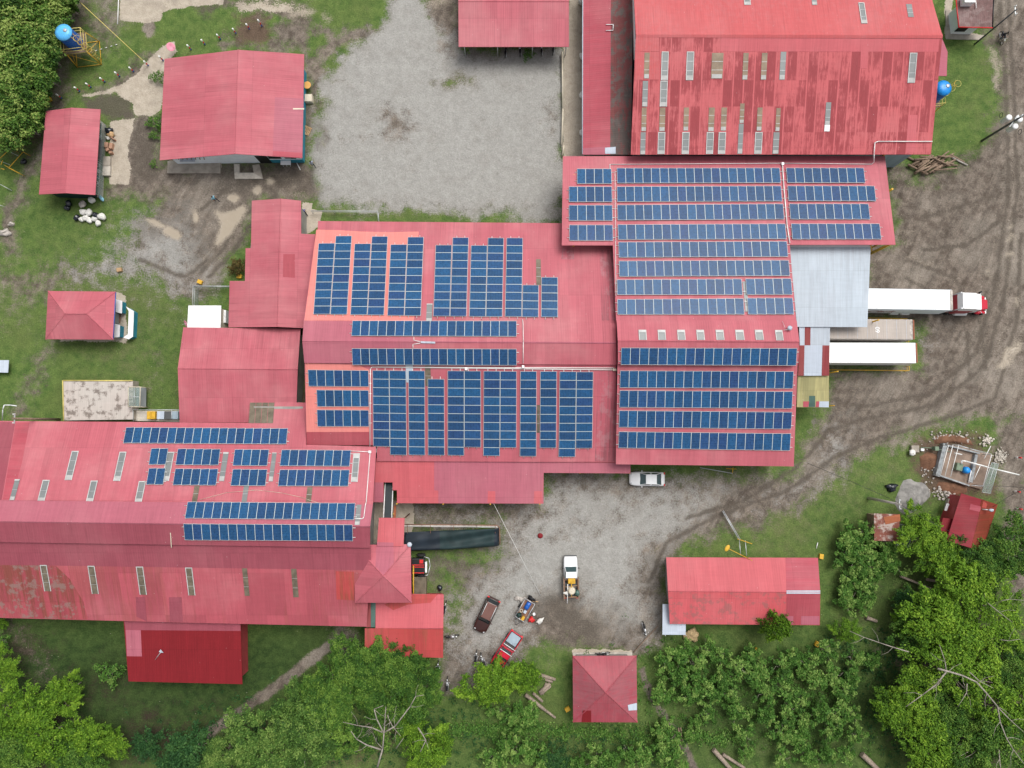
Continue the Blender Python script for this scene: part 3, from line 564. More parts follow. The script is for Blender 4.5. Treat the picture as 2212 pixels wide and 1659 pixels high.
ground_piece('ground', Q[cls == 0], True); ground_piece('gravel_yard', Q[cls == 1]); ground_piece('dirt_road', Q[cls == 2])
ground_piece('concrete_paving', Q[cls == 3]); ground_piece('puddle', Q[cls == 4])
# ======================= buildings =======================
def cen(pts): return Vector((sum(p.x for p in pts)/len(pts), sum(p.y for p in pts)/len(pts), 0))
def inset(pts, d, dz=0.0):
    c = cen(pts); out = []
    for p in pts:
        sx = max(-1, min(1, (c.x-p.x)/1.0)); sy = max(-1, min(1, (c.y-p.y)/1.0)); out.append(Vector((p.x+sx*d, p.y+sy*d, p.z-dz)))
    return out
def walls(parent, pts, d=.5, dz=.28, m='wall', name='wall', z0=-.2):
    mb = MB(); t_ = inset(pts, d, dz); mb.prism([Vector((p.x, p.y, z0)) for p in t_], t_, M[m]); return mb.build(name, parent)
def cap(parent, a, b, m, r=.14, name='ridge_cap'):
    mb = MB(); a, b = Vector(a), Vector(b); d = (b-a).normalized(); s = Vector((-d.y, d.x, 0)).normalized()*r; up = Vector((0, 0, .06)); dn = Vector((0, 0, -.05))
    mb.face([a-s+dn, a+up, b+up, b-s+dn][::-1], m); mb.face([a+up, a+s+dn, b+s+dn, b+up][::-1], m); return mb.build(name, parent)
def skylight(parent, pl, xa, xb, y0, y1, kind='grey', framed=False, bars=2, blank=0.0):
    mb = MB(); a0, a1 = pl(xa, y0), pl(xb, y0); yb = pl((xa+xb)/2, y1).y
    wd = a1.x-a0.x; q = lambda u, v, o: pl.at(a0.x+wd*u, a0.y+(yb-a0.y)*v, o)
    pane = {'grey': M['skyl'], 'tan': M['skyl_t'], 'moss': M['skyl_m']}[kind]
    def strip(u0, v0, u1, v1, o, m): mb.slab([q(u0, v0, o), q(u0, v1, o), q(u1, v1, o), q(u1, v0, o)], .02, m)
    strip(0, 0, 1, 1, .035, pane); L = abs(yb-a0.y); bw = .07/L
    for k in range(1, bars+1): strip(.02, k/(bars+1)-bw/5, .98, k/(bars+1)+bw/5, .05, M['steel'])
    if kind != 'moss' and L > 2: strip(.06, .83, .94, .99, .05, M['skyl_l'])
    if framed:
        fw = .085/wd
        strip(-fw*.3, 0, fw*.7, 1, .07, M['lframe']); strip(1-fw*.7, 0, 1+fw*.3, 1, .07, M['lframe']); strip(0, 0, 1, bw*1.5, .075, M['lframe'])
    if blank: strip(0, 0, 1, blank, .085, M['lframe'])
    mb.build('skylight', parent)
def roofpart(parent, items, name='roof', th=.09, edge=None):
    """items: (plane, [(x,y)...], mat, offset)"""
    mb = MB()
    for pl, pts, m, off in items: mb.slab([pl(x, y, off) for x, y in pts], th if off == 0 else .012, M[m], mside=M[edge] if (edge and off == 0) else None)
    return mb.build(name, parent)
def posts(parent, pts, r=.07, m='yellow', name='post'):
    for a, zt in pts:
        mb = MB(); mb.tube((a.x, a.y, -.1), (a.x, a.y, zt), r, M[m], n=6); mb.build(name, parent)
def B(name, label, cat, xy, group=None):
    return root(name, W(*xy, 0), label, cat, group)
def gable(parent, E, r0, r1, zE, zR, m, ns, m2=None, wallm='wall', ins=.55, capm=None, extra=()):
    """E = TL,TR,BR,BL eave corners; ns = ridge runs up the picture"""
    TL, TR, BR, BL = E
    if ns: A = Plane((*TL, zE), (*r0, zR), (*BL, zE)); Bp = Plane((*TR, zE), (*r0, zR), (*BR, zE)); a, b = [TL, r0, r1, BL], [r0, TR, BR, r1]
    else: A = Plane((*TL, zE), (*TR, zE), (*r0, zR)); Bp = Plane((*BL, zE), (*BR, zE), (*r0, zR)); a, b = [TL, TR, r1, r0], [r0, r1, BR, BL]
    rf = roofpart(parent, [(A, a, m, 0), (Bp, b, m2 or m, 0)]+list(extra and extra(A, Bp)))
    cap(rf, W(*r0, zR), W(*r1, zR), M[capm or m])
    e = [W(*p, zE) for p in E]; R0, R1 = W(*r0, zR), W(*r1, zR)
    if ins is not None:
        loop = [e[0], R0, e[1], e[2], R1, e[3]] if ns else [e[0], e[1], R1, e[2], e[3], R0]
        walls(parent, loop, ins, .3, wallm)
    return A, Bp, rf

# --- blue-walled house at upper left
b = B('house', 'wide red gabled house with pale blue walls beside the gravel yard', 'house', (505, 250))
A1, B1, rf = gable(b, [(355.5, 127), (657, 117), (653, 341.5), (345, 346)], (515, 107.5), (508, 332.5), 3.3, 4.8, 'roof_y', True, wallm='lblue', ins=.75,
    extra=lambda A, Bp: [(Bp, [(594, 210), (656, 213), (653, 341), (589, 336)], 'roof_mauve_y', .012), (Bp, [(589.5, 326), (653, 330), (653, 341.2), (589, 336.5)], 'roof_lean', .026)])
mb = MB(); sw, se = W(395, 372, 0), W(657, 357, 0)
e = inset([W(355.5, 127, 3.3), W(657, 117, 3.3), W(653, 341.5, 3.3), W(345, 346, 3.3)], .75); y_s = e[2].y; x0, x1 = e[3].x, e[2].x
mb.box((x0+(x1-x0)*.68, y_s-.02, .45), ((x1-x0)*.64, .06, 1.1), M['teal']); mb.build('wall_base', b)
mb = MB(); mb.box((x1+.02, (e[1].y+y_s)/2, .6), (.06, abs(e[1].y-y_s), 1.2), M['teal']); mb.build('wall_base', b)
for fx in (.70,):
    mb = MB(); mb.box((x0+(x1-x0)*fx, y_s-.06, 1.15), (1.5, .08, 2.3), M['black']); mb.build('door', b)
for fx, ww in ((.80, 1.6), (.45, 1.6), (.92, 1.4)):
    mb = MB(); mb.box((x0+(x1-x0)*fx, y_s-.05, 1.8), (ww, .06, .8), M['glass']); o = mb.build('window', b)
mb = MB(); mb.slab([B1(633, 233.5, .04), B1(657, 233.5, .04), B1(657, 236.5, .04), B1(633, 236.5, .04)], .03, M['cream']); mb.build('flashing', b)
mb = MB(); mb.box((W(420, 352, .12).x, y_s-.7, .12), (W(480, 352).x-W(366, 352).x, 1.6, .24), M['conc']); mb.build('porch_slab', b)
mb = MB()
for k in range(7): mb.box((W(400+k*9, 350).x, y_s+.2, 2.1), (.08, 1.4, .08), M['oldwood'], rz=.3)
mb.build('porch_rafter', b)
mb = MB(); mb.box((W(420, 352).x, y_s-.25, 1.9), (1.9, .8, .06), M['zinc_y']); mb.build('awning', b)
# --- small house with a caged veranda
b = B('small_house', 'narrow red gabled house with dark green end wall and caged veranda', 'house', (150, 330))
A2, B2, _ = gable(b, [(99, 240), (217, 236), (205.5, 421), (84, 420)], (154, 232.5), (141, 417), 2.8, 3.5, 'roof_y', True, ins=None)
walls(b, [W(99, 240, 2.8), W(152, 236, 3.4), W(203, 237, 2.8), W(191, 421, 2.8), W(139, 419, 3.4), W(84, 420, 2.8)], .6, .3, 'dgreen')
mb = MB(); v0, v1, v2, v3 = W(214, 258, .1), W(229, 270, .1), W(222, 427, .1), W(204, 425, .1); mb.slab([v0, v1, v2, v3], .15, M['conc']); mb.build('veranda_floor', b)
mb = MB()
for k in range(10):
    a = v1.lerp(v2, k/9); mb.tube(a, a+Vector((0, 0, 2.3)), .025, M['steel'], n=5)
for z in (.9, 1.6, 2.3): mb.tube(v1+Vector((0, 0, z)), v2+Vector((0, 0, z)), .022, M['steel'], n=5)
mb.build('cage_frame', b)
mb = MB(); up = Vector((0, 0, 2.3)); mb.face([v1, v2, v2+up, v1+up], M['mesh']); mb.build('cage_mesh', b)
mb = MB(); mb.slab([W(209, 300, 1.9), W(222, 302, 1.9), W(218, 345, 1.9), W(207, 345, 1.9)], .04, M['dsteel']); mb.build('awning', b)
# --- pavilion with hip roof
def hip(parent, C, r0, r1, zE, zR, m, mx, ins=.5, wallm='wall'):
    TL, TR, BR, BL = C
    n = Plane((*TL, zE), (*TR, zE), (*r0, zR)); s = Plane((*BL, zE), (*BR, zE), (*r1, zR)); w_ = Plane((*TL, zE), (*BL, zE), (*r0, zR)); e_ = Plane((*TR, zE), (*BR, zE), (*r1, zR))
    if r0 == r1: its = [(n, [TL, TR, r0], mx, 0), (e_, [TR, BR, r0], m, 0), (s, [BR, BL, r0], mx, 0), (w_, [BL, TL, r0], m, 0)]
    else: its = [(n, [TL, TR, r1, r0], mx, 0), (e_, [TR, BR, r1], m, 0), (s, [BR, BL, r0, r1], mx, 0), (w_, [BL, TL, r0], m, 0)]
    rf = roofpart(parent, its); P0, P1 = W(*r0, zR), W(*r1, zR)
    for c_, p in ((TL, P0), (BL, P0), (TR, P1), (BR, P1)): cap(rf, W(*c_, zE), p, M[mx], .11, 'hip_cap')
    if r0 != r1: cap(rf, P0, P1, M[mx])
    if ins is not None: walls(parent, [W(*c_, zE) for c_ in C], ins, .2, wallm)
    return n, e_, s, w_, rf
b = B('kiosk', 'red hip-roofed kiosk with white counters on its east side', 'kiosk', (175, 690))
hip(b, [(103.8, 628.5), (250, 630), (244.5, 733.5), (98, 732.7)], (141, 677.7), (187.5, 677.7), 2.7, 4.0, 'roof_y', 'roof_x', .9)
mb = MB(); p0 = W(250, 630, 2.66); p1 = W(244.5, 733.5, 2.66); mb.tube(p0, p1, .07, M['bluep']); mb.build('fascia', b)
for q in ([(250, 646), (264, 650), (263, 677), (250, 674)], [(247, 699), (259, 702), (258, 728), (246.5, 729)]):
    mb = MB(); mb.slab([W(x, y, 1.1) for x, y in q], .06, M['white'], ); mb.build('counter', b)
    mb = MB(); p = [W(x, y, 1.0) for x, y in q]; mb.prism([Vector((a.x, a.y, 0)) for a in inset(p, .1)], inset(p, .1), M['teal']); mb.build('counter_base', b)
mb = MB(); mb.slab([W(249, 676, .12) , W(260, 678, .12), W(259, 698, .12), W(247, 697, .12)], .1, M['rustpaint']); mb.build('doorway_floor', b)
mb = MB(); mb.slab([W(x, y, 1.1) for x, y in [(272, 662), (289, 672), (287, 727), (278, 733), (266, 729), (276, 722), (278, 672)]], .06, M['white'])
mb.build('counter', b)
mb = MB(); q = [W(x, y, 1.02) for x, y in [(274, 664), (288, 673), (286, 727), (278, 731), (268, 729), (277, 722), (279, 673)]]; mb.prism([Vector((a.x, a.y, 0)) for a in q], q, M['teal']); mb.build('counter_base', b)
# --- office with brown flat roof at the top right corner
b = B('office', 'white walled office with brown stained flat roof by the road', 'office', (2110, 40))
mb = MB(); q = [W(2064, -12, 3.0), W(2147, -12, 3.0), W(2144, 60, 3.0), W(2071, 58.7, 3.0)]; mb.slab(q, .12, M['asph']); rf = mb.build('roof', b)
mb = MB()
for i in range(4): mb.tube(q[i]+Vector((0, 0, .0)), q[(i+1) % 4]+Vector((0, 0, .0)), .09, M['redp'] if i != 1 else M['black'], n=4)
mb.build('fascia', rf)
walls(b, q, .85, .12, 'white'); mb = MB(); a = W(2083, 66, 1.4); mb.box((a.x-.2, inset(q, .85)[3].y-.05, 1.5), (1.3, .1, 1.5), M['black']); mb.build('window', b)
mb = MB(); q2 = [W(2043, 22, .12), W(2060, 22, .12), W(2058, 73, .12), W(2126, 76, .12), W(2120, 86, .12), W(2044, 84, .12)]; mb.slab(q2, .2, M['conc']); mb.build('plinth', b)
mb = MB(); a = W(2090, 2, 3.5); mb.box(a, (1.3, .9, .9), M['white']); mb.build('air_conditioner', b)
mb = MB(); mb.path([W(2107, -5, 3.2), W(2109, 18, 3.2)], .05, M['pvc']); mb.build('vent_pipe', b)
# --- open shed at the top
b = B('vehicle_shed', 'open red-roofed shed at the head of the gravel yard with motorcycles beneath', 'shed', (1110, 50))
N_, S_, _ = gable(b, [(990, -80), (1229, -80), (1229, 101), (990.5, 101)], (990, 3), (1229, 3), 3.1, 4.0, 'roof_x', False, ins=None)
posts(b, [(W(x, 108, 1.5), 3.1) for x in (1004, 1075, 1150, 1222)], .06, 'steel')
mb = MB(); mb.box(W(1110, 20, 1.5), (13, .2, 3), M['wall']); mb.build('wall', b)
# --- long lean-to beside the warehouse
b = B('lean_to', 'long red lean-to roof with black mould along its valley', 'lean-to', (1310, 170))
L1 = Plane((1258.5, 0, 3.8), (1258.5, 334, 3.8), (1322, 170, 4.4)); L2 = Plane((1322, 0, 4.42), (1322, 334, 4.42), (1363, 170, 4.9))
roofpart(b, [(L1, [(1258.5, -60), (1320, -60), (1318, 334), (1258.5, 334)], 'roof_lean', 0), (L1, [(1320, -60), (1335, -60), (1334, 300), (1330, 334), (1318, 334)], 'roof_mould', 0),
             (L2, [(1334.5, -60), (1368, -60), (1363, 334), (1330, 334)], 'roof_mould', 0), (L1, [(1258.5, 320), (1308, 317), (1306, 334), (1258.5, 334)], 'roof_mauve_y', .012),
             (L1, [(1307, 319), (1330, 317), (1330, 332), (1307, 332)], 'zinc_y', .03)])
walls(b, [W(1258.5, -60, 3.8), W(1360, -60, 4.6), W(1360, 334, 4.6), W(1258.5, 334, 3.8)], .3, .3)
mb = MB(); mb.path([L1(1309, 53, .12), L1(1325, 53, .12), L1(1324, 65.5, .12), L1(1309, 66, .12)], .05, M['white']); mb.build('bracket', b)
mb = MB(); mb.path([W(1259, -40, 3.78), W(1258, 333, 3.78)], .07, M['zinc_y']); mb.build('gutter', b)
# --- warehouse
b = B('warehouse', 'large red warehouse with streaked roof and many long skylight strips', 'warehouse', (1690, 180))
zE, zR = 6.4, 9.4
SN = Plane((1362.5, 334, zE), (2011, 333, zE), (1374, 75, zR)); SNn = Plane((1374, 75, zR), (2036, 77, zR), (1367, -150, zE+.2))
rf = roofpart(b, [(SN, [(1373.5, 75), (2036, 77), (2011, 333.5), (1362.5, 334)], 'roof_store', 0), (SNn, [(1373.5, 75), (2036, 77), (1982, -110), (1364, -110)], 'roof_store_top', 0),
    (SN, [(1373.5, 78), (1374, 111), (1424, 111), (1424, 80)], 'roof_store_top', .012), (SN, [(1372, 112), (1371, 172), (1423, 172), (1424, 112)], 'roof_store_top', .012),
    (SN, [(1556, 79), (2030, 81), (2027, 112), (1556, 111)], 'roof_warm_x', .012), (SN, [(2122-165, 330), (2122-160, 248), (2122-140, 248), (2122-145, 330)], 'roof_warm_x', .012),
    (SN, [(1860, 85), (1858, 148), (1873, 148), (1877, 85)], 'roof_warm_x', .02)])
cap(rf, W(1373.5, 75, zR), W(2036, 77, zR), M['roof_store_top'], .3)
e = [W(1373.5, 75, zR), W(2036, 77, zR), W(2011, 333.5, zE), W(1362.5, 334, zE)]
walls(b, [W(1364, -110, 6.6), W(1373.5, 75, zR), W(1362.5, 334, zE), W(2011, 333.5, zE), W(2036, 77, zR), W(1982, -110, 6.6)], .9, .5, 'zincwall')
mb = MB(); mb.prism([W(1366, -60, 3.5), W(1372.5, 130, 4.5), W(1369, 130, 4.5), W(1363, -60, 3.5)], [W(1367, -60, 6.4), W(1374.5, 125, 8.3), W(1372, 130, 8.3), W(1365.5, -60, 6.4)], M['white']); mb.build('gable_flashing', b)
for x0, x1, y0, y1, kd, fr, bl in [(1145, 1190, 455, 680, 'tan', 0, 0), (1295, 1352, 448, 695, 'grey', 1, 0), (1512, 1572, 448, 695, 'grey', 1, 0), (1728, 1828, 458, 680, 'tan', 0, 0), (2000, 2045, 458, 690, 'tan', 0, 0), (2160, 2208, 458, 690, 'tan', 0, 0),
        (2322, 2370, 448, 690, 'grey', 0, 0), (1130, 1176, 700, 922, 'grey', 0, 0), (1284, 1343, 700, 922, 'grey', 1, 0), (1122, 1164, 930, 1135, 'tan', 0, 0), (1277, 1326, 930, 1135, 'tan', 0, 0), (1486, 1530, 930, 1130, 'tan', 0, 0),
        (1702, 1752, 930, 1135, 'tan', 0, 0), (1810, 1858, 930, 1130, 'tan', 0, 0), (1972, 2010, 895, 1065, 'tan', 0, 0), (2122, 2166, 930, 1130, 'tan', 0, 0), (2285, 2322, 935, 1135, 'tan', 0, 0),
        (1112, 1156, 1143, 1335, 'grey', 0, 0), (1264, 1322, 1143, 1333, 'grey', 1, 0), (1473, 1532, 1143, 1333, 'grey', 1, 0), (1684, 1742, 1143, 1332, 'grey', 1, 0), (1788, 1847, 1143, 1332, 'grey', 1, 0), (1960, 2002, 1070, 1330, 'grey', 0, 0),
        (2103, 2163, 1143, 1332, 'grey', 1, 0), (2260, 2312, 1143, 1330, 'grey', 0, 0), (2712+20+707, 2712+80+707, 458, 718, 'grey', 1, 0), (2712+2, 2712+46, 885, 1080, 'grey', 0, 0)]:
    x0 = 1106+x0/4; x1 = 1106+x1/4
    skylight(b, SN, x0, x1, y0/4, y1/4, kd, bool(fr))
mb = MB(); mb.slab([SN.at(SN(1784.5, 221).x, SN(1784.5, 270).y, .05), SN.at(SN(1784.5, 221).x, SN(1784.5, 284).y, .05), SN.at(SN(1796, 221).x, SN(1796, 284).y, .05), SN.at(SN(1796, 221).x, SN(1796, 270).y, .05)], .02, M['alu']); mb.build('patch_sheet', b)
for x0, x1, y0, y1, fr in ((1854, 1866, 6, 51, 1), (1957, 1969, 9, 37, 0), (1749, 1760, -30, 11, 0), (1604, 1617, -30, 11, 1)): skylight(b, SNn, x0, x1, y0, y1, 'grey', bool(fr))
pb = SN(1911, 310, .15)
mb = MB(); mb.path([SN(2014, 305.5, .15), SN(1897, 305.5, .15), SN(1890, 308, .15), SN(1888, 333, .2), W(1888, 350, 5.4)], .06, M['pvc']); mb.build('roof_pipe', b)
# side lean-to of the warehouse, east
b = B('side_porch', 'small mauve-roofed porch on the east end of the warehouse', 'porch', (2035, 130))
SP = Plane((2036, 110, 5.2), (2046, 110, 4.9), (2036, 165, 5.0))
roofpart(b, [(SP, [(2030, 85), (2036, 85), (2047, 112), (2045, 164), (2025, 164)], 'roof_mauve_y', 0)])
walls(b, [W(2030, 95, 5), W(2040, 95, 5), W(2043, 160, 5), W(2027, 160, 5)], .4, .2, 'zincwall')

# --- east processing hall: wing, upper slope, monitor, lower slope
b = B('east_hall', 'tall red processing hall with wide northern wing covered in solar panels', 'hall', (1520, 700))
EN = Plane((1330, 345, 5.0), (1900, 345, 5.0), (1600, 690, 9.0)); ES = Plane((1337, 792, 8.9), (1722, 792, 8.9), (1525, 1005, 6.3))
MN = Plane((1333, 690, 9.4), (1722, 690, 9.4), (1525, 737, 10.1)); MS = Plane((1333, 788, 9.4), (1722, 788, 9.4), (1525, 737, 10.1))
roofpart(b, [(EN, [(1216, 337.5), (1911.5, 337), (1934.7, 528.8), (1706, 529), (1720, 694), (1331, 692), (1324, 530), (1213.5, 530)], 'roof_x', 0),
             (ES, [(1334, 784), (1723, 786), (1714.7, 1007.5), (1330.5, 1003)], 'roof_x', 0)])
rf = roofpart(b, [(MN, [(1332, 692), (1721, 692), (1727, 738), (1334.5, 736)], 'roof_x', 0), (MS, [(1334.5, 736), (1727, 738), (1724, 787), (1335, 786)], 'roof_x', 0)], name='monitor_roof')
cap(rf, MN(1334.5, 736), MN(1727, 738), M['roof_x'], .16)
for x0, x1 in ((1094, 1157), (1259, 1322), (1427, 1490), (1592, 1655), (1759, 1823), (1928, 1996), (2097, 2162)):
    skylight(b, MN, 1106+x0/4, 1106+x1/4, 415+1190/4, 415+1280/4-.5, 'grey', True, 0, .25)
skylight(b, MN, 1674, 1689, 713, 735.5, 'grey', True, 0, .2)
q = [W(1331, 640, 8.4), W(1331, 400, 4.9), W(1700, 400, 4.9), W(1712, 640, 8.0), W(1716, 735, 9.3), W(1708, 1003, 6.1), W(1334, 999, 6.1), W(1337, 735, 9.3)]
mb = MB(); lo = [Vector((p.x, p.y, -.2)) for p in q]; hi = [Vector((p.x, p.y, p.z-.2)) for p in q]
mb.prism(lo, [Vector((p.x, p.y, min(p.z, 6.0)-.2)) for p in q], M['wall']); mb.build('wall', b)
mb = MB(); mb.prism([W(1333.5, 690, 6.0), W(1714, 690, 6.0), W(1716, 786, 6.0), W(1335.5, 786, 6.0)], [W(1334.5, 697, 9.1), W(1719, 697, 9.1), W(1721, 782, 9.1), W(1336.5, 781, 9.1)], M['wallred']); mb.build('upper_wall', b)
posts(b, [(W(1236, 540, 3.5), 6.3), (W(1888, 545, 2), 6.4), (W(1893, 430, 2), 5.7), (W(1235, 400, 2), 5.4), (W(1886, 352, 2), 5)], .12)
mb = MB(); mb.tube(W(1881, 529, 6.6), W(1883, 545, 3.4), .08, M['yellow']); mb.tube(W(1912, 531, 6.4), W(1883, 545, 4.2), .08, M['yellow']); mb.build('brace', b)
mb = MB(); mb.path([EN(1317.5, 366, .1), EN(1317.5, 355, .1), EN(1690, 352.5, .1), EN(1883, 354.5, .1), EN(1888, 350, .15)], .04, M['pvc']); mb.path([EN(1328.5, 369, .1), EN(1329.5, 520, .1), EN(1330.5, 640, .1)], .03, M['pvc'])
mb.path([EN(1690, 353, .12), EN(1693, 400, .12), EN(1700, 485, .12), EN(1706, 525, .12)], .07, M['pvc']); mb.box(EN(1690.5, 354, .15), (.3, .3, .25), M['white']); mb.build('conduit', b)
mb = MB(); mb.path([MN(1690, 694, .1), MN(1696, 708, .35)], .02, M['steel']); mb.path([MN(1692, 713, .3), MN(1707, 712, .3), MN(1712, 706, .4)], .025, M['steel']); mb.lathe(MN(1705, 709, .25), [(.02, 0), (.22, .06), (.28, .16), (.0, .16)], M['zinc_y'], 10); mb.build('antenna', b)
b_east = b

# --- central hall
b = B('central_hall', 'broad red central hall with salmon sheets and landscape solar panels on both slopes', 'hall', (1000, 740))
CN = Plane((687, 479, 4.6), (1250, 482, 4.6), (950, 693, 7.8)); CS = Plane((660, 785, 7.8), (1320, 789, 7.8), (1000, 997, 4.6))
roofpart(b, [(CN, [(687, 477.5), (1322, 483), (1332, 700), (656, 698), (683, 497), (686, 497)], 'roof_x', 0),
             (CN, [(675.5, 496), (905, 500), (904, 512), (903.5, 684), (897, 695), (656.5, 694)], 'roof_salmon', .012) if False else (CN, [(683.5, 496), (732, 497), (780, 500), (840, 501.5), (904.5, 500), (903.5, 512), (903, 650), (893, 693), (657.5, 692)], 'roof_salmon', .012),
             (CS, [(658, 783), (1331, 787), (1331, 997.5), (1160, 998), (814, 996), (814, 962), (662, 962)], 'roof_x', 0),
             (CS, [(659.5, 784), (775, 788), (797.5, 799), (797.5, 933), (662, 933)], 'roof_salmon', .012), (CN, [(1296, 540), (1326, 540), (1331.5, 692), (1300, 692)], 'roof_grime', .012), (CS, [(1292, 800), (1331, 800), (1331, 996), (1285, 996)], 'roof_grime', .012), (CN, [(1216, 532), (1240, 532), (1240, 560), (1212, 560)], 'roof_grime', .012), (CS, [(661.5, 933), (797.5, 933), (797.5, 961.5), (662, 961.5)], 'roof_dark_x', .016)])
CM1 = Plane((657, 693, 8.05), (1320, 697, 8.05), (950, 739, 8.75)); CM2 = Plane((657, 784, 8.05), (1320, 789, 8.05), (950, 739, 8.75))
rf = roofpart(b, [(CM1, [(656.5, 693), (1331, 698), (1331.5, 741), (653, 737)], 'roof_x', 0), (CM2, [(653, 737), (1331.5, 741), (1332, 788), (657.5, 784)], 'roof_x', 0),
                  (CM1, [(656.5, 693.5), (760, 694), (760, 728), (891, 729), (891, 738), (653.5, 737)], 'roof_mauve', .012), (CM2, [(653.5, 737), (891, 738.5), (890, 752), (760, 752), (757, 784.5), (657.5, 784)], 'roof_mauve', .012)], name='monitor_roof')
cap(rf, CM1(653.5, 737), CM1(1331, 741), M['roof_mauve'], .14)
mb = MB(); q = [W(693, 487, 4.4), W(1325, 490, 4.4), W(1329, 735, 4.4), W(1328, 985, 4.4), W(818, 985, 4.4), W(812, 950, 4.4), W(668, 950, 4.4), W(664, 737, 4.4)]
mb.prism([Vector((p.x, p.y, -.2)) for p in q], q, M['wall']); mb.build('wall', b)
mb = MB(); mb.prism([W(672, 700, 4.4), W(1322, 700, 4.4), W(1322, 780, 4.4), W(672, 780, 4.4)], [W(664, 702, 7.75), W(1325, 704, 7.75), W(1325, 780, 7.75), W(664, 778, 7.75)], M['wallred']); mb.build('upper_wall', b)
skylight(b, CN, 922, 934.5, 656, 694, 'grey', False, 1, .06); skylight(b, CN, 1158, 1168, 560, 616, 'moss', False, 2)
skylight(b, CS, 918, 930, 790, 834, 'moss', False, 1); skylight(b, CS, 1160, 1166, 875, 935, 'moss', False, 2)
mb = MB(); mb.path([CS(700+99, 965, .1), CS(800, 797, .1), CS(803, 793, .1), CS(1331, 799, .1)], .05, M['pvc']); mb.path([CS(815, 793, .15), CS(1328, 795, .15)], .05, M['pvc'])
mb.path([CN(1129, 690, .1), CM1(1130, 700, .12), CM1(1130.5, 739, .12), CM2(1130, 785, .12)], .04, M['pvc']); mb.box(CM2(1130, 792, .1), (.28, .28, .25), M['white']); mb.box(CS(1007, 797, .2), (.3, .3, .25), M['white']); mb.box(CS(1328, 799, .15), (.4, .25, .25), M['cream']); mb.build('conduit', b)
mb = MB(); mb.slab([CM1(909, 737, .12), CM1(940, 738, .12), CM2(940, 742, .12), CM2(909, 741, .12)], .1, M['zinc_y']); mb.build('ridge_vent', b)
mb = MB(); mb.path([CM1(894, 728, .08), CM1(894, 735, .08), CM1(908, 738, .08)], .04, M['pvc']); mb.path([CM2(892, 752, .08), CM2(892, 744, .08), CM2(908, 741, .08)], .04, M['pvc']); mb.build('cable_conduit', b)
mb = MB(); mb.slab([CS(876, 789, .06), CS(892, 789, .06), CS(890, 826, .06), CS(878, 826, .06)], .03, M['zinc_y']); mb.build('patch_sheet', b)
mb = MB(); mb.path([W(801, 974, 4.9), W(808, 976, 4.9), W(813, 975, 4.9)], .12, M['white']); mb.path([CS(809, 966, .1), W(813, 976, 4.5)], .14, M['white']); mb.build('downpipe', b)
# --- lower canopy south of the central hall
b = B('canopy', 'stepped red and mauve canopy roof south of the central hall', 'canopy', (1000, 1045))
KP = Plane((814, 996, 4.35), (1330, 1000, 4.35), (1000, 1088, 3.7))
roofpart(b, [(KP, [(812, 962), (814, 962), (938, 992), (1362, 998), (1362, 1022.7), (1174.3, 1021.5), (1174, 1088), (857.5, 1087), (857.5, 1059), (848, 1059), (848, 1042), (828.5, 1042), (828.5, 1085), (806, 1085), (809, 1040)], 'roof_warm_x', 0) if False else
             (KP, [(812, 990), (1362, 996), (1362, 1022.7), (1174.3, 1021.5), (1174, 1088), (857.5, 1087), (857.5, 1059), (848, 1059), (848, 1042), (828.5, 1042), (828.5, 1085), (806, 1085), (809, 1040)], 'roof_warm_x', 0),
             (KP, [(938, 996.5), (1362, 1000), (1362, 1022.5), (1174, 1021.3), (1173.8, 1087.8), (947, 1087), (947, 1060), (938, 1059)], 'roof_mauve', .012),
             (KP, [(809, 1042), (828, 1042), (828, 1084.8), (807, 1084.8)], 'roof_mauve', .012), (KP, [(1054, 1061), (1070, 1061), (1070, 1086), (1053, 1086)], 'roof_warm_x', .024), (KP, [(1154, 1061), (1171, 1061), (1172, 1087.5), (1153, 1087.5)], 'roof_warm_x', .024)])
posts(b, [(W(x, y, 2), 3.75) for x, y in ((862, 1085), (960, 1086), (1060, 1086), (1165, 1086), (1250, 1020), (1355, 1020))], .08)
mb = MB(); q = [W(865, 1055, 3.6), W(1168, 1055, 3.6), W(1168, 1000, 3.6), W(865, 1000, 3.6)]; mb.prism([Vector((p.x, p.y, -.2)) for p in q], q, M['wall']); mb.build('wall', b)

# --- west annex with stepped outline
b = B('annex', 'stepped red gabled annex running north to south west of the central hall', 'annex', (590, 570))
AW = Plane((494, 700, 3.2), (543, 440, 3.75), (602, 570, 4.5)); AE = Plane((607, 429, 4.5), (598, 706, 4.5), (660, 570, 3.9))
rf = roofpart(b, [(AW, [(544, 433.5), (607, 429), (599, 706), (493.5, 707), (496, 607), (529, 607), (530.5, 536), (542, 536)], 'roof_y', 0), (AE, [(607, 429), (650, 433.5), (650.5, 505), (681, 506), (672, 600), (655, 708.5), (599, 706)], 'roof_y', 0),
                  (AE, [(637, 549), (637, 600), (611, 598), (612, 549)], 'roof_dark_x', .012)])
cap(rf, AW(607, 429), AW(599, 706), M['roof_y'])
mb = MB(); q = [W(550, 442, 3.4), W(645, 442, 3.4), W(645, 512, 3.4), W(668, 515, 3.4), W(650, 702, 3.2), W(502, 700, 3.0), W(504, 614, 3.2), W(537, 612, 3.3), W(540, 545, 3.3)]
mb.prism([Vector((p.x, p.y, -.2)) for p in q], q, M['wall']); mb.build('wall', b)
b = B('store_building', 'square red gabled store south of the stepped annex', 'store', (512, 800))
gable(b, [(396, 707), (649, 710), (639, 913), (388, 912)], (384, 796), (643, 798), 3.3, 4.5, 'roof_x', False, ins=.5)
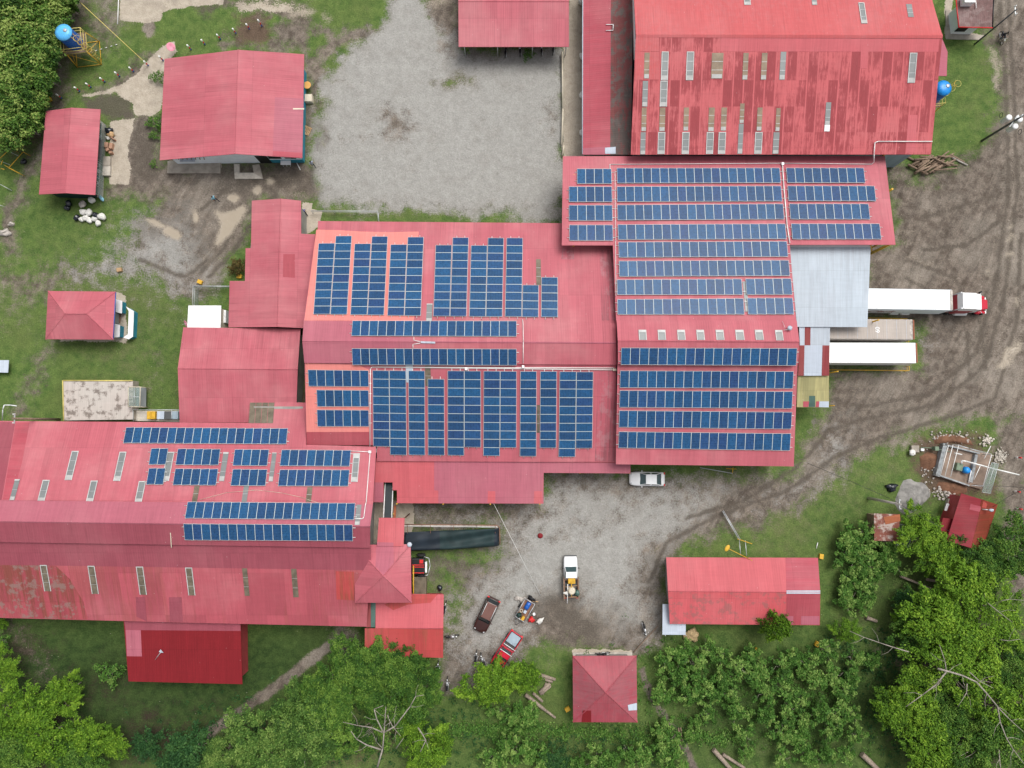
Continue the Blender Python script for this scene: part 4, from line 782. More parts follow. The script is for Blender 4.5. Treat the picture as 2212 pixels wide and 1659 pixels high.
# --- flat white roof
b = B('utility_room', 'small utility room with bright white flat roof beside the annex', 'utility room', (440, 690))
mb = MB(); q = [W(407, 660, 2.8), W(477.5, 660, 2.8), W(476, 713.7, 3.4 if False else 2.8), W(404, 713.7, 2.8)]; mb.slab(q, .1, M['whiteroof']); mb.build('roof', b); walls(b, q, .25, .1, 'cream')
mb = MB(); a = W(484, 700, .9); mb.box((a.x, a.y+.9, .7), (.8, 1.6, 1.4), M['white']); mb.build('cabinet', b)
mb = MB(); mb.box((a.x, a.y-1.3, .5), (.9, 1.2, 1.0), M['dsteel']); mb.build('compressor', b)

# --- west hall
b = B('west_hall', 'very long red hall crossing the lower left with raised monitor roof', 'hall', (400, 1130))
HN = Plane((0, 911, 4.6), (660, 914, 4.6), (400, 1084, 7.6)); HS = Plane((0, 1168, 7.6), (780, 1181, 7.6), (400, 1344, 4.6))
HM1 = Plane((0, 1081, 7.9), (800, 1089, 7.9), (400, 1130, 8.7)); HM2 = Plane((0, 1172, 7.9), (800, 1183, 7.9), (400, 1130, 8.7))
XL = -140
roofpart(b, [(HN, [(XL, 908), (540, 913.5), (541, 868.5), (660, 869.5), (661, 961), (812, 965), (812, 977), (805, 1095), (XL, 1085)], 'roof_x', 0),
             (HN, [(XL, 909), (33, 911.5), (3, 1080), (XL, 1079)], 'roof_dull_x', .014), (HN, [(33, 911.5), (102, 912), (100, 940), (88, 1000), (75, 1079), (4, 1079)], 'roof_mauve', .012) if False else (HN, [(34, 912), (64, 912), (47, 1000), (25, 1079), (6, 1079)], 'roof_lean', .012),
             (HS, [(XL, 1160), (801, 1180), (792, 1353.7), (400, 1345), (XL, 1331)], 'roof_hall_s', 0), (HS, [(XL, 1167), (801, 1184), (801, 1232), (400, 1226), (XL, 1218)], 'roof_dull_x', .012),
             (HS, [(XL, 1219), (120, 1222), (150, 1250), (180, 1300), (190, 1338), (XL, 1331)], 'roof_hall_w', .014),
             (HS, [(295, 1352-20), (293, 1290), (313, 1290), (317, 1342.5)], 'roof_dull_x', .02), (HS, [(367, 1343), (365, 1290), (392, 1290), (395, 1343.5)], 'roof_dull_x', .02), (HS, [(725, 1234), (727, 1295), (765, 1297), (765, 1235)], 'roof_rust', .02)])
rf = roofpart(b, [(HM1, [(XL, 1079), (805.5, 1089.5), (799.5, 1136.5), (XL, 1124)], 'roof_mauve', 0), (HM2, [(XL, 1124), (799.5, 1136.5), (799.5, 1183.5), (XL, 1169)], 'roof_dull_x', 0), (HM1, [(660, 1090), (805, 1090.5), (799.5, 1136), (655, 1134)], 'roof_mauve', .012)], name='monitor_roof')
cap(rf, HM1(XL, 1124), HM1(799.5, 1136.5), M['roof_mauve'], .14)
q = [W(XL, 918, 4.3), W(548, 920, 4.3), W(548, 878, 4.0), W(654, 878, 4.0), W(665, 968, 4.3), W(800, 972, 4.3), W(793, 1120, 4.3), W(786, 1343, 4.3), W(XL, 1322, 4.3)]
mb = MB(); mb.prism([Vector((p.x, p.y, -.2)) for p in q], q, M['wall']); mb.build('wall', b)
mb = MB(); mb.prism([W(XL, 1090, 4.2), W(786, 1096, 4.2), W(786, 1178, 4.2), W(XL, 1165, 4.2)], [W(XL, 1092, 7.6), W(792, 1099, 7.6), W(790, 1176, 7.6), W(XL, 1160, 7.6)], M['wallred']); mb.build('upper_wall', b)
for x0, x1, y0, y1, kd, fr, bl in [(132, 175, 822, 1003, 'grey', 0, .07), (375, 432, 828, 1013, 'grey', 1, 0), (790, 846, 834, 1017, 'grey', 1, 0), (1205, 1262, 838, 1020, 'grey', 1, 0), (625, 682, 578, 830, 'grey', 1, 0), (1038, 1094, 585, 838, 'grey', 1, 0), (1450, 1508, 586, 838, 'grey', 1, 0), (1932, 1978, 588, 840, 'grey', 0, .06), (1682, 1727, 880, 1015, 'moss', 0, 0), (2108, 2152, 880, 1018, 'grey', 0, 0),
        (2212+142, 2212+180, 592, 842, 'grey', 0, .03), (2212+845, 2212+898, 598, 846, 'grey', 1, .17), (2212+445, 2212+490, 890, 1018, 'moss', 0, 0)]:
    skylight(b, HN, x0/4, x1/4, 829.5+y0/4, 829.5+y1/4, kd, bool(fr), 2 if y1-y0 > 200 else 1, bl)
skylight(b, HM1, 553+868/4, 553+912/4, 829.5+1042/4, 829.5+1218/4, 'grey', False, 1)
for x0, x1, y0, y1, fr in [(348, 404, 1563, 1790, 1), (760, 817, 1570, 1813, 1), (1178, 1236, 1577, 1820, 1), (1603, 1660, 1585, 1826, 1), (2092, 2135, 1592, 1830, 0), (2212+303, 2212+350, 1597, 1842, 0)]:
    skylight(b, HS, x0/4, x1/4, 829.5+y0/4, 829.5+y1/4, 'moss', bool(fr), 2)
MS_ = MB(); [MS_.slab([HN(540+k*13.4, 869.5, .03), HN(540+k*13.4+12.6, 869.5, .03), HN(540+k*13.4+9.5, 914, .03), HN(540+k*13.4-3.1, 914, .03)], .02, M['skyl_m']) for k in range(4)]; MS_.build('skylight', b)
mb = MB(); mb.path([HN(799.5, 976, .12), HN(796, 1020, .12), HN(791, 1085, .12), HM1(789, 1092, .12), HM1(786, 1117, .12), HM1(783, 1120.5, .12), HM1(766, 1120.5, .12)], .05, M['pvc']); mb.path([HN(758, 974, .1), HN(797, 976, .1)], .04, M['pvc']); mb.box(HN(799, 976, .15), (.3, .3, .25), M['white']); mb.build('conduit', b)
mb = MB(); mb.path([HN(543, 1058, .05), HN(570, 1060, .05), HN(610, 1065, .05), HN(650, 1074, .05), HN(690, 1087, .05)], .02, M['cream'], 4); mb.path([HN(430, 1080, .05), HN(490, 1064, .05), HN(550, 1059, .05)], .02, M['cream'], 4); mb.build('cable', b)
mb = MB(); mb.slab([HM2(367.3, 1151, .06), HM2(368.8, 1151, .06), HM2(371, 1183, .06), HM2(369.5, 1183, .06)], .03, M['cream']); mb.build('flashing', b)
# --- dark red annex at lower left
b = B('rear_shed', 'deep crimson roofed shed attached to the south side of the long hall', 'shed', (400, 1410))
DP = Plane((270, 1348, 3.9), (520, 1351, 3.9), (400, 1475, 3.1))
roofpart(b, [(DP, [(266, 1330), (519, 1334), (523.5, 1478), (277.5, 1472)], 'roof_darkred', 0), (DP, [(268, 1340), (519, 1344), (519.8, 1363), (271, 1361)], 'roof_dull_x', .012), (DP, [(271, 1361), (304, 1361.5), (306.5, 1418), (274, 1417.5)], 'roof_mauve', .014)])
walls(b, [W(270, 1340, 3.6), W(519, 1344, 3.6), W(523.5, 1478, 3.1), W(277.5, 1472, 3.1)], .5, .25, 'wallred')
mb = MB(); mb.path([DP(335, 1425, .1), DP(347, 1409, .3)], .03, M['steel']); mb.slab([DP(343, 1408, .35), DP(347, 1403, .35), DP(353, 1410, .35), DP(348, 1410, .3)], .03, M['zinc_y']); mb.build('antenna', b)
# --- loading tower with hip roof
b = B('loading_tower', 'square hip-roofed loading tower with red roof projecting toward the conveyor', 'tower', (828, 1240))
n, e_, s, w_, rf = hip(b, [(767, 1177), (887, 1175.7), (889, 1302), (767, 1302)], (828, 1244.5), (828, 1244.5), 6.2, 8.0, 'roof_y', 'roof_x', .85)
TX = Plane((819, 1118, 6.2), (874, 1119, 6.2), (840, 1180, 6.42))
roofpart(b, [(TX, [(818.5, 1118.5), (874, 1119), (871.5, 1180), (814, 1180)], 'roof_warm_x', 0), (TX, [(814.5, 1171), (850, 1172), (850, 1180), (814, 1180)], 'roof_mauve', .012), (n, [(813, 1178), (850, 1178), (851, 1219), (828, 1242), (811, 1226)], 'roof_mauve', .016)], name='dormer_roof')
posts(b, [(W(823, 1124, 6), 6.0), (W(868, 1124, 6), 6.0)], .09, 'rustpaint')
for xx, yy in ((770, 1179), (884.5, 1176.5)):
    mb = MB(); mb.blob(W(xx, yy, 6.35), (.3, .3, .22), M['zinc_y'], 3, .05); mb.build('roof_vent', b)
# --- workshop beside tower
b = B('workshop', 'rust stained red gabled workshop roof below the loading tower', 'workshop', (880, 1350))
WN = Plane((815, 1300, 3.9), (958, 1284, 3.9), (880, 1356, 4.6)); WS = Plane((788, 1358, 4.58), (957, 1357, 4.58), (880, 1420, 3.8))
rf = roofpart(b, [(WN, [(812, 1282), (958.5, 1284), (957.5, 1357), (811, 1357)], 'roof_warm_x', 0), (WS, [(788, 1357.5), (957.5, 1356.8), (957, 1421), (788, 1417)], 'roof_rust', 0), (WN, [(880, 1284), (945, 1284), (930, 1302), (880, 1306), (850, 1318), (830, 1306)], 'roof_rust', .012)])
cap(rf, WN(811, 1356.5), WN(957.5, 1356.5), M['roof_warm_x'])
roofpart(b, [(WN, [(790, 1298), (801, 1298), (801, 1355), (790, 1355)], 'maroon', 0), (WN, [(801, 1298), (812, 1298), (810, 1355), (801, 1355)], 'glassg', 0)], name='valley_sheet')
walls(b, [W(815, 1290, 3.7), W(957, 1290, 3.7), W(956, 1418, 3.7), W(792, 1414, 3.7)], .4, .2, 'wallred')
# --- long roof lower right
b = B('bunkhouse', 'long low red gabled building with flaking paint and silver ridge strip', 'bunkhouse', (1605, 1280))
E_ = [(1439, 1204), (1767, 1205), (1771, 1350.5), (1447, 1348)]
NA, NB, rf = gable(b, E_, (1443, 1277), (1772, 1279), 3.0, 4.0, 'roof_warm_x', False, 'roof_flake', ins=.6,
    extra=lambda A, Bp: [(A, [(1697, 1204.5), (1767, 1205), (1772, 1278), (1699, 1278)], 'roof_lean', .014), (Bp, [(1699, 1279), (1772, 1279.5), (1770.5, 1350), (1699, 1349)], 'roof_dark_x', .014), (Bp, [(1731, 1331), (1770, 1331), (1770, 1349.5), (1730, 1349)], 'roof_mauve', .024), (Bp, [(1700, 1331), (1714, 1331), (1713, 1349), (1700, 1349)], 'roof_mauve', .024)])
mb = MB(); mb.slab([NA(1699, 1275.5, .07), NA(1772, 1275.5, .07), NB(1772, 1282.5, .07), NB(1699, 1282.5, .07)], .05, M['zinc_y']); mb.build('silver_ridge_strip', rf)
LP = Plane((1431, 1305, 2.5), (1431, 1370, 2.4), (1480, 1350, 2.5))
roofpart(b, [(LP, [(1431.5, 1290+15), (1449, 1305), (1450, 1346), (1481.5, 1347), (1481, 1371.5), (1431, 1371)], 'zinc_y', 0)], name='lean_to_roof')
posts(b, [(W(1434, 1368, 1.5), 2.4), (W(1478, 1368, 1.5), 2.4)], .05, 'steel')
# --- square hut
b = B('hip_roofed_hut', 'square faded red hut with pyramid roof beside the cacao grove', 'hut', (1307, 1488))
n, e_, s, w_, rf = hip(b, [(1237, 1417), (1375, 1416.5), (1376.7, 1560.5), (1238, 1560)], (1308.5, 1496.5), (1308.5, 1496.5), 3.0, 4.9, 'roof_hut', 'roof_hut_x', .7)
roofpart(b, [(s, [(1258, 1543), (1259.5, 1535), (1277, 1535), (1277, 1560.3), (1256, 1560.3)], 'roof_darkred', .014)], name='red_patch'); 
roofpart(b, [(e_, [(1356, 1523), (1375.8, 1518.5), (1376, 1534), (1358, 1535)], 'zinc_y', .05)], name='loose_sheet')
mb = MB(); mb.slab([W(1237.5, 1410, .15), W(1366, 1409, .15), W(1366, 1424, .15), W(1237.5, 1424, .15)], .25, M['concw']); mb.build('plinth', b)
# --- rusty shed
b = B('rusty_shed', 'tiny shed of rusty corrugated sheets at the grove edge', 'shed', (1912, 1140))
M['rusty'] = mat_roof('rusted_patchy_sheets', (.20, .07, .05), 'y', sheetw=.9, vary=.15, dirt=.0, fade=.0, moss=(.9, (.46, .38, .34)))
M['rustor'] = mat_roof('orange_rust_sheet', (.34, .11, .05), 'y', sheetw=.9, vary=.1)
RP = Plane((1888, 1109, 2.3), (1943, 1111, 2.3), (1910, 1169, 2.0))
roofpart(b, [(RP, [(1888, 1109), (1943.5, 1111), (1942, 1169.5), (1888.5, 1168)], 'rusty', 0), (RP, [(1909, 1117), (1944, 1111), (1945, 1126), (1913, 1133)], 'rustor', .05)])
walls(b, [W(1888, 1109, 2.2), W(1943.5, 1111, 2.2), W(1942, 1169.5, 2.0), W(1888.5, 1168, 2.0)], .25, .15, 'oldwood')
# --- rotated house at right
b = B('tilted_house', 'crimson gabled house standing askew near the road with oxide brown east slope', 'house', (2095, 1125))
zz = lambda x, y: (1659+x/4, 829.5+y/4)
a1, r0_, c1, d1, r1_, f1 = zz(1670, 945), zz(1858, 1000), zz(1985, 1042), zz(1848, 1452), zz(1752, 1416), zz(1543, 1355)
TW = Plane((*a1, 2.9), (*f1, 2.9), (*r0_, 4.0)); TE = Plane((*c1, 2.9), (*d1, 2.9), (*r0_, 4.0))
rf = roofpart(b, [(TW, [a1, r0_, r1_, f1], 'roof_crimson', 0), (TE, [r0_, c1, d1, r1_], 'roof_oxide', 0), (TW, [zz(1750, 1035), zz(1845, 1060), zz(1830, 1105), zz(1740, 1085)], 'roof_lean', .02), (TE, [zz(1858, 1010), zz(1895, 1035), zz(1885, 1075), zz(1845, 1065)], 'roof_rust', .02)])
cap(rf, W(*r0_, 4.0), W(*r1_, 4.0), M['roof_oxide'])
walls(b, [W(*a1, 2.9), W(*r0_, 4.0), W(*c1, 2.9), W(*d1, 2.9), W(*r1_, 4.0), W(*f1, 2.9)], .35, .3, 'wallred')
roofpart(b, [(Plane((*zz(1510, 1155), 2.2), (*zz(1475, 1290), 2.2), (*zz(1595, 1180), 2.4)), [zz(1512, 1157), zz(1597, 1165), zz(1560, 1325), zz(1474, 1290)], 'roof_darkred', 0)], name='lean_to_roof')
mb = MB(); mb.slab([W(*zz(*p), .5) for p in ((1560, 990), (1640, 1005), (1595, 1165), (1525, 1150))], .5, M['conc']); mb.build('washing_slab', b)
mb = MB(); mb.slab([W(*zz(*p), 1.2) for p in ((1545, 1030), (1568, 1036), (1545, 1098), (1525, 1092))], .05, M['white']); mb.build('white_board', b)
mb = MB(); mb.path([W(*zz(1850, 1082), 4.0), W(*zz(1910, 1088), 4.3)], .06, M['steel']); mb.blob(W(*zz(1930, 1090), 4.4), (.3, .18, .15), M['zinc_y'], 2); mb.build('antenna', b)
# --- grey canopy and its stepped lower roofs
b = B('loading_canopy', 'pale galvanised loading canopy over the rear of the articulated lorry', 'canopy', (1790, 620))
GP = Plane((1706, 530, 6.0), (1881, 530, 6.0), (1790, 706, 5.4))
roofpart(b, [(GP, [(1705, 526), (1881, 526), (1873.5, 706.5), (1722, 706)], 'zinc', 0)])
mb = MB(); mb.slab([GP(1705, 525.5, .12), GP(1881, 525.8, .12), GP(1881, 533, .12), GP(1706, 533, .12)], .1, M['whiteroof']); mb.build('ridge_cap', b)
posts(b, [(W(x, y, 2), 5.3) for x, y in ((1868, 700), (1873, 540), (1720, 700))], .09, 'yellow')
b = B('dock_roof', 'stepped grey and maroon dock roof below the loading canopy', 'roof', (1760, 760))
G2 = Plane((1726, 706, 5.2), (1793, 706, 5.2), (1760, 811, 4.6)); its = []
for x0, x1, m in ((1726, 1738.5, 'zinc_y'), (1738.5, 1751, 'maroon'), (1751, 1793, 'zinc')): its.append((G2, [(x0, 704), (x1, 704), (x1-.6, 747), (x0+(2 if x0 == 1726 else -.6), 747)], m, 0))
for x0, x1, m in ((1726, 1738, 'maroon'), (1738, 1776.5, 'zinc_y'), (1776.5, 1792, 'maroon')): its.append((G2, [(x0, 746), (x1, 746), (x1-1, 811.5), (x0-2, 811.5)], m, .012))
roofpart(b, its); posts(b, [(W(1789, 806, 2), 4.6), (W(1728, 806, 2), 4.6), (W(1789, 710, 2), 5)], .08)
b = B('fibreglass_roof', 'mossy yellow fibreglass lean-to roof at the south end of the dock', 'roof', (1757, 845))
G3 = Plane((1723, 811, 4.3), (1791, 811, 4.3), (1757, 880, 3.7))
roofpart(b, [(G3, [(1723.5, 810), (1790.7, 811), (1790.5, 880), (1721.5, 879.5)], 'fibre', 0), (G3, [(1748, 855), (1761, 855), (1761, 879), (1747, 879)], 'glassg', .012), (G3, [(1735, 867), (1748, 867), (1746, 879.3), (1735, 879)], 'roof_lean', .02),
    (G3, [(1763, 867), (1770, 867), (1770, 879.5), (1762, 879.3)], 'roof_lean', .02), (G3, [(1770, 867), (1790.5, 867), (1790.3, 879.8), (1769, 879.5)], 'zinc_y', .024)])
posts(b, [(W(1788, 877, 2), 3.7), (W(1726, 876, 2), 3.7)], .07)

# ======================= solar arrays =======================
t = NT('solar_panel_glass', .20, .14); uvn = t.n.new("ShaderNodeUVMap"); uv = t.sep(uvn.outputs[0])
oi = t.n.new("ShaderNodeObjectInfo"); rd = oi.outputs['Random']
cx = t.math('MULTIPLY', uv[0], 6.0); cy = t.math('MULTIPLY', uv[1], 10.0)
fx = t.math('ABSOLUTE', t.math('SUBTRACT', t.math('FRACT', cx), .5)); fy = t.math('ABSOLUTE', t.math('SUBTRACT', t.math('FRACT', cy), .5))
ln = t.math('MAXIMUM', t.math('GREATER_THAN', fx, .455), t.math('GREATER_THAN', fy, .46))
bus = t.math('LESS_THAN', t.math('ABSOLUTE', t.math('SUBTRACT', fx, .18)), .018)
cell = t.white(t.math('ADD', t.math('ADD', t.math('FLOOR', cx), t.math('MULTIPLY', t.math('FLOOR', cy), 7.3)), t.math('MULTIPLY', rd, 91.0)))
cA_ = t.mix(rd, (.011, .043, .122), (.012, .075, .188)); cA_ = t.mix(t.rng(t.white(t.math('MULTIPLY', rd, 733.0)), .6, 1, 0, .55, False), cA_, (.020, .040, .150))
cA_ = t.scale(cA_, t.rng(cell, 0, 1, .80, 1.22, False)); cA_ = t.scale(cA_, t.rng(t.noise(t.pos(), 9, 4, .7), .3, .7, .88, 1.14, False))
cc = t.mix(t.math('MULTIPLY', ln, .5), cA_, (.12, .25, .38)); cc = t.mix(t.math('MULTIPLY', bus, .12), cc, (.35, .45, .55))
t.col(cc); M['cell'] = t.mat
M['pframe'] = mat_plain('panel_frame_metal', (.58, .64, .62), .4, .4, vary=.05)
def unit_panel():
    fw, fh = .024, .015; z1, z0 = .04, .0; mb = MB(); a, c = .006, .994
    o = [(a, a), (c, a), (c, c), (a, c)]; i = [(a+fw, a+fh), (c-fw, a+fh), (c-fw, c-fh), (a+fw, c-fh)]
    for k in range(4):
        j = (k+1) % 4
        mb.face([(*o[k], z1), (*o[j], z1), (*i[j], z1), (*i[k], z1)], M['pframe'])
        mb.face([(*o[k], z0), (*o[j], z0), (*o[j], z1), (*o[k], z1)], M['pframe'])
    mb.face([(*p, z1-.004) for p in i], M['cell']); mb.face([(*p, z0) for p in o[::-1]], M['dsteel'])
    me = bpy.data.meshes.new('solar_panel'); me.from_pydata(mb.v, [], mb.f)
    for m in mb.mats: me.materials.append(m)
    me.polygons.foreach_set('material_index', mb.m); ul = me.uv_layers.new(name='UVMap')
    for pl in me.polygons:
        for li in pl.loop_indices:
            v = me.vertices[me.loops[li].vertex_index].co; ul.data[li].uv = ((v.x-a-fw)/(c-a-2*fw), (v.y-a-fh)/(c-a-2*fh))
    me.update(); return me
PANEL = unit_panel()
def array(label, group, blocks, land=False):
    """blocks: (plane, TL, TR, BR, BL, columns, rows)"""
    pl, TL, TR, BR, BL, nc, nr = blocks[0]; c0 = pl((TL[0]+BR[0])/2, (TL[1]+BR[1])/2)
    r = root('solar_array', c0, label, 'solar array', group)
    for pl, TL, TR, BR, BL, nc, nr in blocks:
        a, b_, c_, d = [pl(*p, .14) for p in (TL, TR, BR, BL)]; n = pl.n
        bl = lambda u, v: (a*(1-u)+b_*u)*(1-v)+(d*(1-u)+c_*u)*v
        for i in range(nc):
            for j in range(nr):
                u0, u1, v0, v1 = i/nc, (i+1)/nc, j/nr, (j+1)/nr; p00, p10, p01 = bl(u0, v1), bl(u1, v1), bl(u0, v0)
                if land: o_, ex, ey = p10, bl(u1, v0)-p10, p00-p10
                else: o_, ex, ey = p00, p10-p00, p01-p00
                ob = bpy.data.objects.new('solar_panel', PANEL); link(ob, r)
                mt = Matrix(((ex.x, ey.x, n.x, o_.x-c0.x), (ex.y, ey.y, n.y, o_.y-c0.y), (ex.z, ey.z, n.z, o_.z-c0.z), (0, 0, 0, 1))); ob.matrix_basis = mt
        def rail(p, q):
            dd = (q-p).normalized()*.28; mb = MB(); mb.tube(p-dd-n*.05, q+dd-n*.05, .035, M['alu'], n=4); mb.build('mounting_rail', r)
        if land:
            for i in range(nc):
                for f in (.25, .75): u = (i+f)/nc; rail(bl(u, 0), bl(u, 1))
        else:
            for j in range(nr):
                for f in (.22, .80): v = (j+f)/nr; rail(bl(0, v), bl(1, v))
    return r
def row(label, group, pl, x0, x1, yt0, yb0, yt1, yb1, n, sl=0, sr=None):
    """portrait row; x at top-left/right, y top/bottom at left, then at right; sl/sr = sideways shift of the bottom edge"""
    sr = sl if sr is None else sr
    return array(label, group, [(pl, (x0, yt0), (x1, yt1), (x1+sr, yb1), (x0+sl, yb0), n, 1)])
g = 'solar rows on the northern wing of the east hall'
L_ = [(1247, 1321, 364.5, 397, 4, 'short four-panel solar row in the top left corner of the east wing'), (1229.5, 1322, 403, 436.5, 5, 'five-panel solar row on the east wing, second from the top left'),
      (1229.5, 1323, 443, 476.7, 5, 'five-panel solar row on the east wing, third down at left'), (1230.5, 1324, 485.7, 519.8, 5, 'five-panel solar row at the lower left corner of the east wing')]
for x0, x1, y0, y1, n, lb in L_: row(lb, g, EN, x0, x1, y0, y1, y0, y1, n, -.5, .5)
words = ['top', 'second', 'third', 'fourth', 'fifth', 'sixth']
for k, (x0, x1, a, b_, c_, d) in enumerate([(1333, 1685, 363, 396, 362.5, 395), (1333, 1688, 403, 436, 401.3, 434.5), (1334, 1692.5, 442.5, 475.9, 440, 473.5), (1335, 1697.3, 485, 517.8, 483, 516.3), (1336.5, 1700.7, 522.7, 556.3, 521, 554.3), (1337.5, 1704.7, 563.5, 597.5, 561.7, 595.5)]):
    row('nineteen-panel solar row on the east hall north slope, %s of the long rows' % words[k], 'long solar rows on the upper slope of the east hall', EN, x0, x1, a, b_, c_, d, 19, .4, 1.6)
g2 = 'split solar rows on the upper slope of the east hall'
row('fourteen-panel solar row left of the narrow skylight, upper of the pair', g2, EN, 1333, 1603, 604, 637, 602, 636.5, 14, .3, 1)
row('five-panel solar row right of the narrow skylight, upper of the pair', g2, EN, 1611.3, 1709.5, 602, 636.5, 601, 636.2, 5, 1.2, 2)
row('fourteen-panel solar row left of the narrow skylight, lower of the pair', g2, EN, 1334, 1607, 646.5, 679.5, 644, 679, 14, .2, 1)
row('five-panel solar row right of the narrow skylight, lower of the pair', g2, EN, 1615, 1713, 643.5, 679, 643, 678.7, 5, .8, 2)
skylight(b_east, EN, 1604, 1612, 608, 672, 'grey', False, 2)
for x0, x1, y0, y1, n, lb, s1 in [(1699, 1867, 362.5, 395, 9, 'nine-panel solar row in the top right corner of the east wing', 2), (1702, 1890, 401.3, 434.3, 10, 'ten-panel solar row on the east wing, second from the top right', 2.3), (1706, 1877, 440, 473.7, 9, 'nine-panel solar row on the east wing, third down at right', 2.5), (1710, 1900.5, 483, 516.8, 10, 'ten-panel solar row at the lower right corner of the east wing', 3.2)]:
    row(lb, g, EN, x0, x1, y0, y1, y0, y1, n, 1.6, s1)
for k, (x0, x1, a, b_, c_, d, n, sl, sr) in enumerate([(1342, 1721, 751, 788, 752.3, 790, 19, -1, -1.5), (1339.3, 1713.5, 800.5, 837.5, 802.3, 839.5, 19, -.5, -1), (1338.5, 1711.5, 843.2, 880, 845.8, 882.8, 19, -.5, -1), (1337.5, 1710.3, 886.5, 923, 890, 927.2, 19, -.8, -1.5), (1336.5, 1707.5, 932, 967.7, 936.5, 973.8, 19, -.8, -1.2)]):
    row('nineteen-panel solar row below the roof vents of the east hall, %s on the south slope' % ['topmost', 'second', 'third', 'fourth', 'lowest'][k], 'solar rows on the south slope of the east hall', ES if k else MS, x0, x1, a, b_, c_, d, n, sl, sr)
z1 = lambda x, y: (553+x/4, 414.75+y/4)
gN = 'landscape solar blocks on the north slope of the central hall'
for lb, b1, b2 in [('leftmost twin-column solar block on salmon sheets', ((540, 443), (682, 443), (640, 1056), (495, 1055), 1, 9), ((689, 379), (828, 380), (787, 1058), (642, 1056), 1, 10)),
    ('middle twin-column solar block on salmon sheets', ((852, 447), (993, 447), (960, 1061), (815, 1058), 1, 9), ((1001, 383), (1139, 384), (1106, 1064), (962, 1061), 1, 10)),
    ('twin-column solar block at the right edge of the salmon sheets', ((1163, 454), (1305, 454), (1280, 1068), (1135, 1065), 1, 9), ((1311, 389), (1450, 390), (1424, 1070), (1282, 1068), 1, 10)),
    ('twin-column solar block just right of the grey skylight', ((1552, 459), (1692, 459), (1674, 1074), (1531, 1073), 1, 9), ((1700, 394), (1838, 395), (1819, 1075), (1676, 1074), 1, 10)),
    ('twin-column solar block fourth along from the left skylight side of the north slope', ((1858, 463), (1999, 463), (1984, 1078), (1842, 1075), 1, 9), ((2004, 397), (2142, 398), (2129, 1078), (1986, 1078), 1, 10))]:
    if lb.startswith('twin-column solar block fourth'): lb = 'twin-column solar block beside the L-shaped solar block on the north slope'
    array(lb, gN, [(CN, *[z1(*p) for p in q[:4]], q[4], q[5]) for q in (b1, b2)], True)
array('L-shaped solar block, ten panels tall with four more at its foot', gN, [(CN, z1(2166, 398), z1(2307, 398), z1(2296, 1078), z1(2151, 1078), 1, 10), (CN, z1(2305, 805), z1(2444, 805), z1(2441, 1082), z1(2299, 1081), 1, 4)], True)
array('short single-column solar block of five panels, rightmost on the north slope', gN, [(CN, z1(2467, 738), z1(2609, 738), z1(2609, 1082), z1(2464, 1082), 1, 5)], True)
row('long solar row just above the ridge vent of the central hall', 'solar rows along the ridge of the central hall', CM1, 761, 1116, 692.8, 726, 693.3, 727.2, 19, -1.8, 0)
row('long solar row just below the ridge vent of the central hall', 'solar rows along the ridge of the central hall', CM2, 760, 1116, 752.3, 788.3, 753.5, 789.3, 19, 1.8, 0)
g3 = 'short solar rows on the salmon sheets left of the conduit'
row('seven-panel solar row on salmon sheets left of the white conduit', g3, CS, 665.5, 796.7, 798.3, 834.3, 800, 835, 7, 1.3, .2)
row('six-panel solar row on salmon sheets, middle of the three short rows', g3, CS, 684.7, 797, 841.7, 878, 842.7, 878, 6, .7, .2)
row('six-panel solar row on salmon sheets, lowest of the three short rows', g3, CS, 685.5, 797.3, 884.7, 921, 885.5, 921, 6, .6, 0)
gS = 'landscape solar blocks on the south slope of the central hall'
for lb, bs in [('twin-column solar block beside the white conduit on the south slope', [((805, 800.5), (840.7, 800.5), (842.3, 964.5), (806.3, 964), 1, 9), ((841, 800.5), (877.3, 800.7), (878.7, 983), (842.6, 982), 1, 10)]),
    ('single-column solar block of ten between two twin blocks on the south slope', [((882.5, 801), (918, 801), (918.5, 983), (883, 982.7), 1, 10)]), ('shorter single-column solar block of nine starting below the mossy skylight', [((924, 818.7), (960, 818.7), (960.5, 983.3), (924.5, 983), 1, 9)]),
    ('twin-column solar block right of the mossy skylight, third from left', [((967, 801), (1003, 801), (1002.7, 983.7), (967, 983.5), 1, 10), ((1003, 801), (1038.8, 801.3), (1039, 966), (1003, 965.7), 1, 9)]),
    ('twin-column solar block at the centre of the south slope', [((1045, 801.5), (1080.5, 801.5), (1079.5, 984.7), (1044, 984.3), 1, 10), ((1080.7, 801.5), (1116, 802), (1115.5, 966.7), (1080, 966.5), 1, 9)]),
    ('single-column solar block of ten with brown stain beside dark skylight', [((1124, 802), (1159.3, 802), (1158.5, 985.5), (1122.7, 985), 1, 10)]), ('single-column solar block of nine right of the dark skylight', [((1167, 802), (1203, 802), (1201.5, 967.3), (1166, 967), 1, 9)]),
    ('rightmost twin-column solar block on the south slope', [((1209, 802.5), (1245, 802.5), (1242.5, 986.7), (1206.5, 986), 1, 10), ((1245.2, 802.5), (1281.5, 803), (1279.5, 968), (1243.3, 967.8), 1, 9)])]:
    array(lb, gS, [(CS, *q) for q in bs], True)
z2 = lambda x, y: (x/4, 829.5+y/4)
g4 = 'solar rows on the north slope of the west hall'
def rowz(lb, g, pl, TL, TR, BR, BL, n): array(lb, g, [(pl, z2(*TL), z2(*TR), z2(*BR), z2(*BL), n, 1)])
rowz('nineteen-panel solar row nearest the north eave of the west hall', g4, HN, (1085, 375), (2483, 385), (2474, 522), (1065, 513), 19)
rowz('two-panel solar pair, upper of the two left of the first framed skylight', g4, HN, (1302, 557), (1448, 558), (1433, 699), (1285, 698), 2)
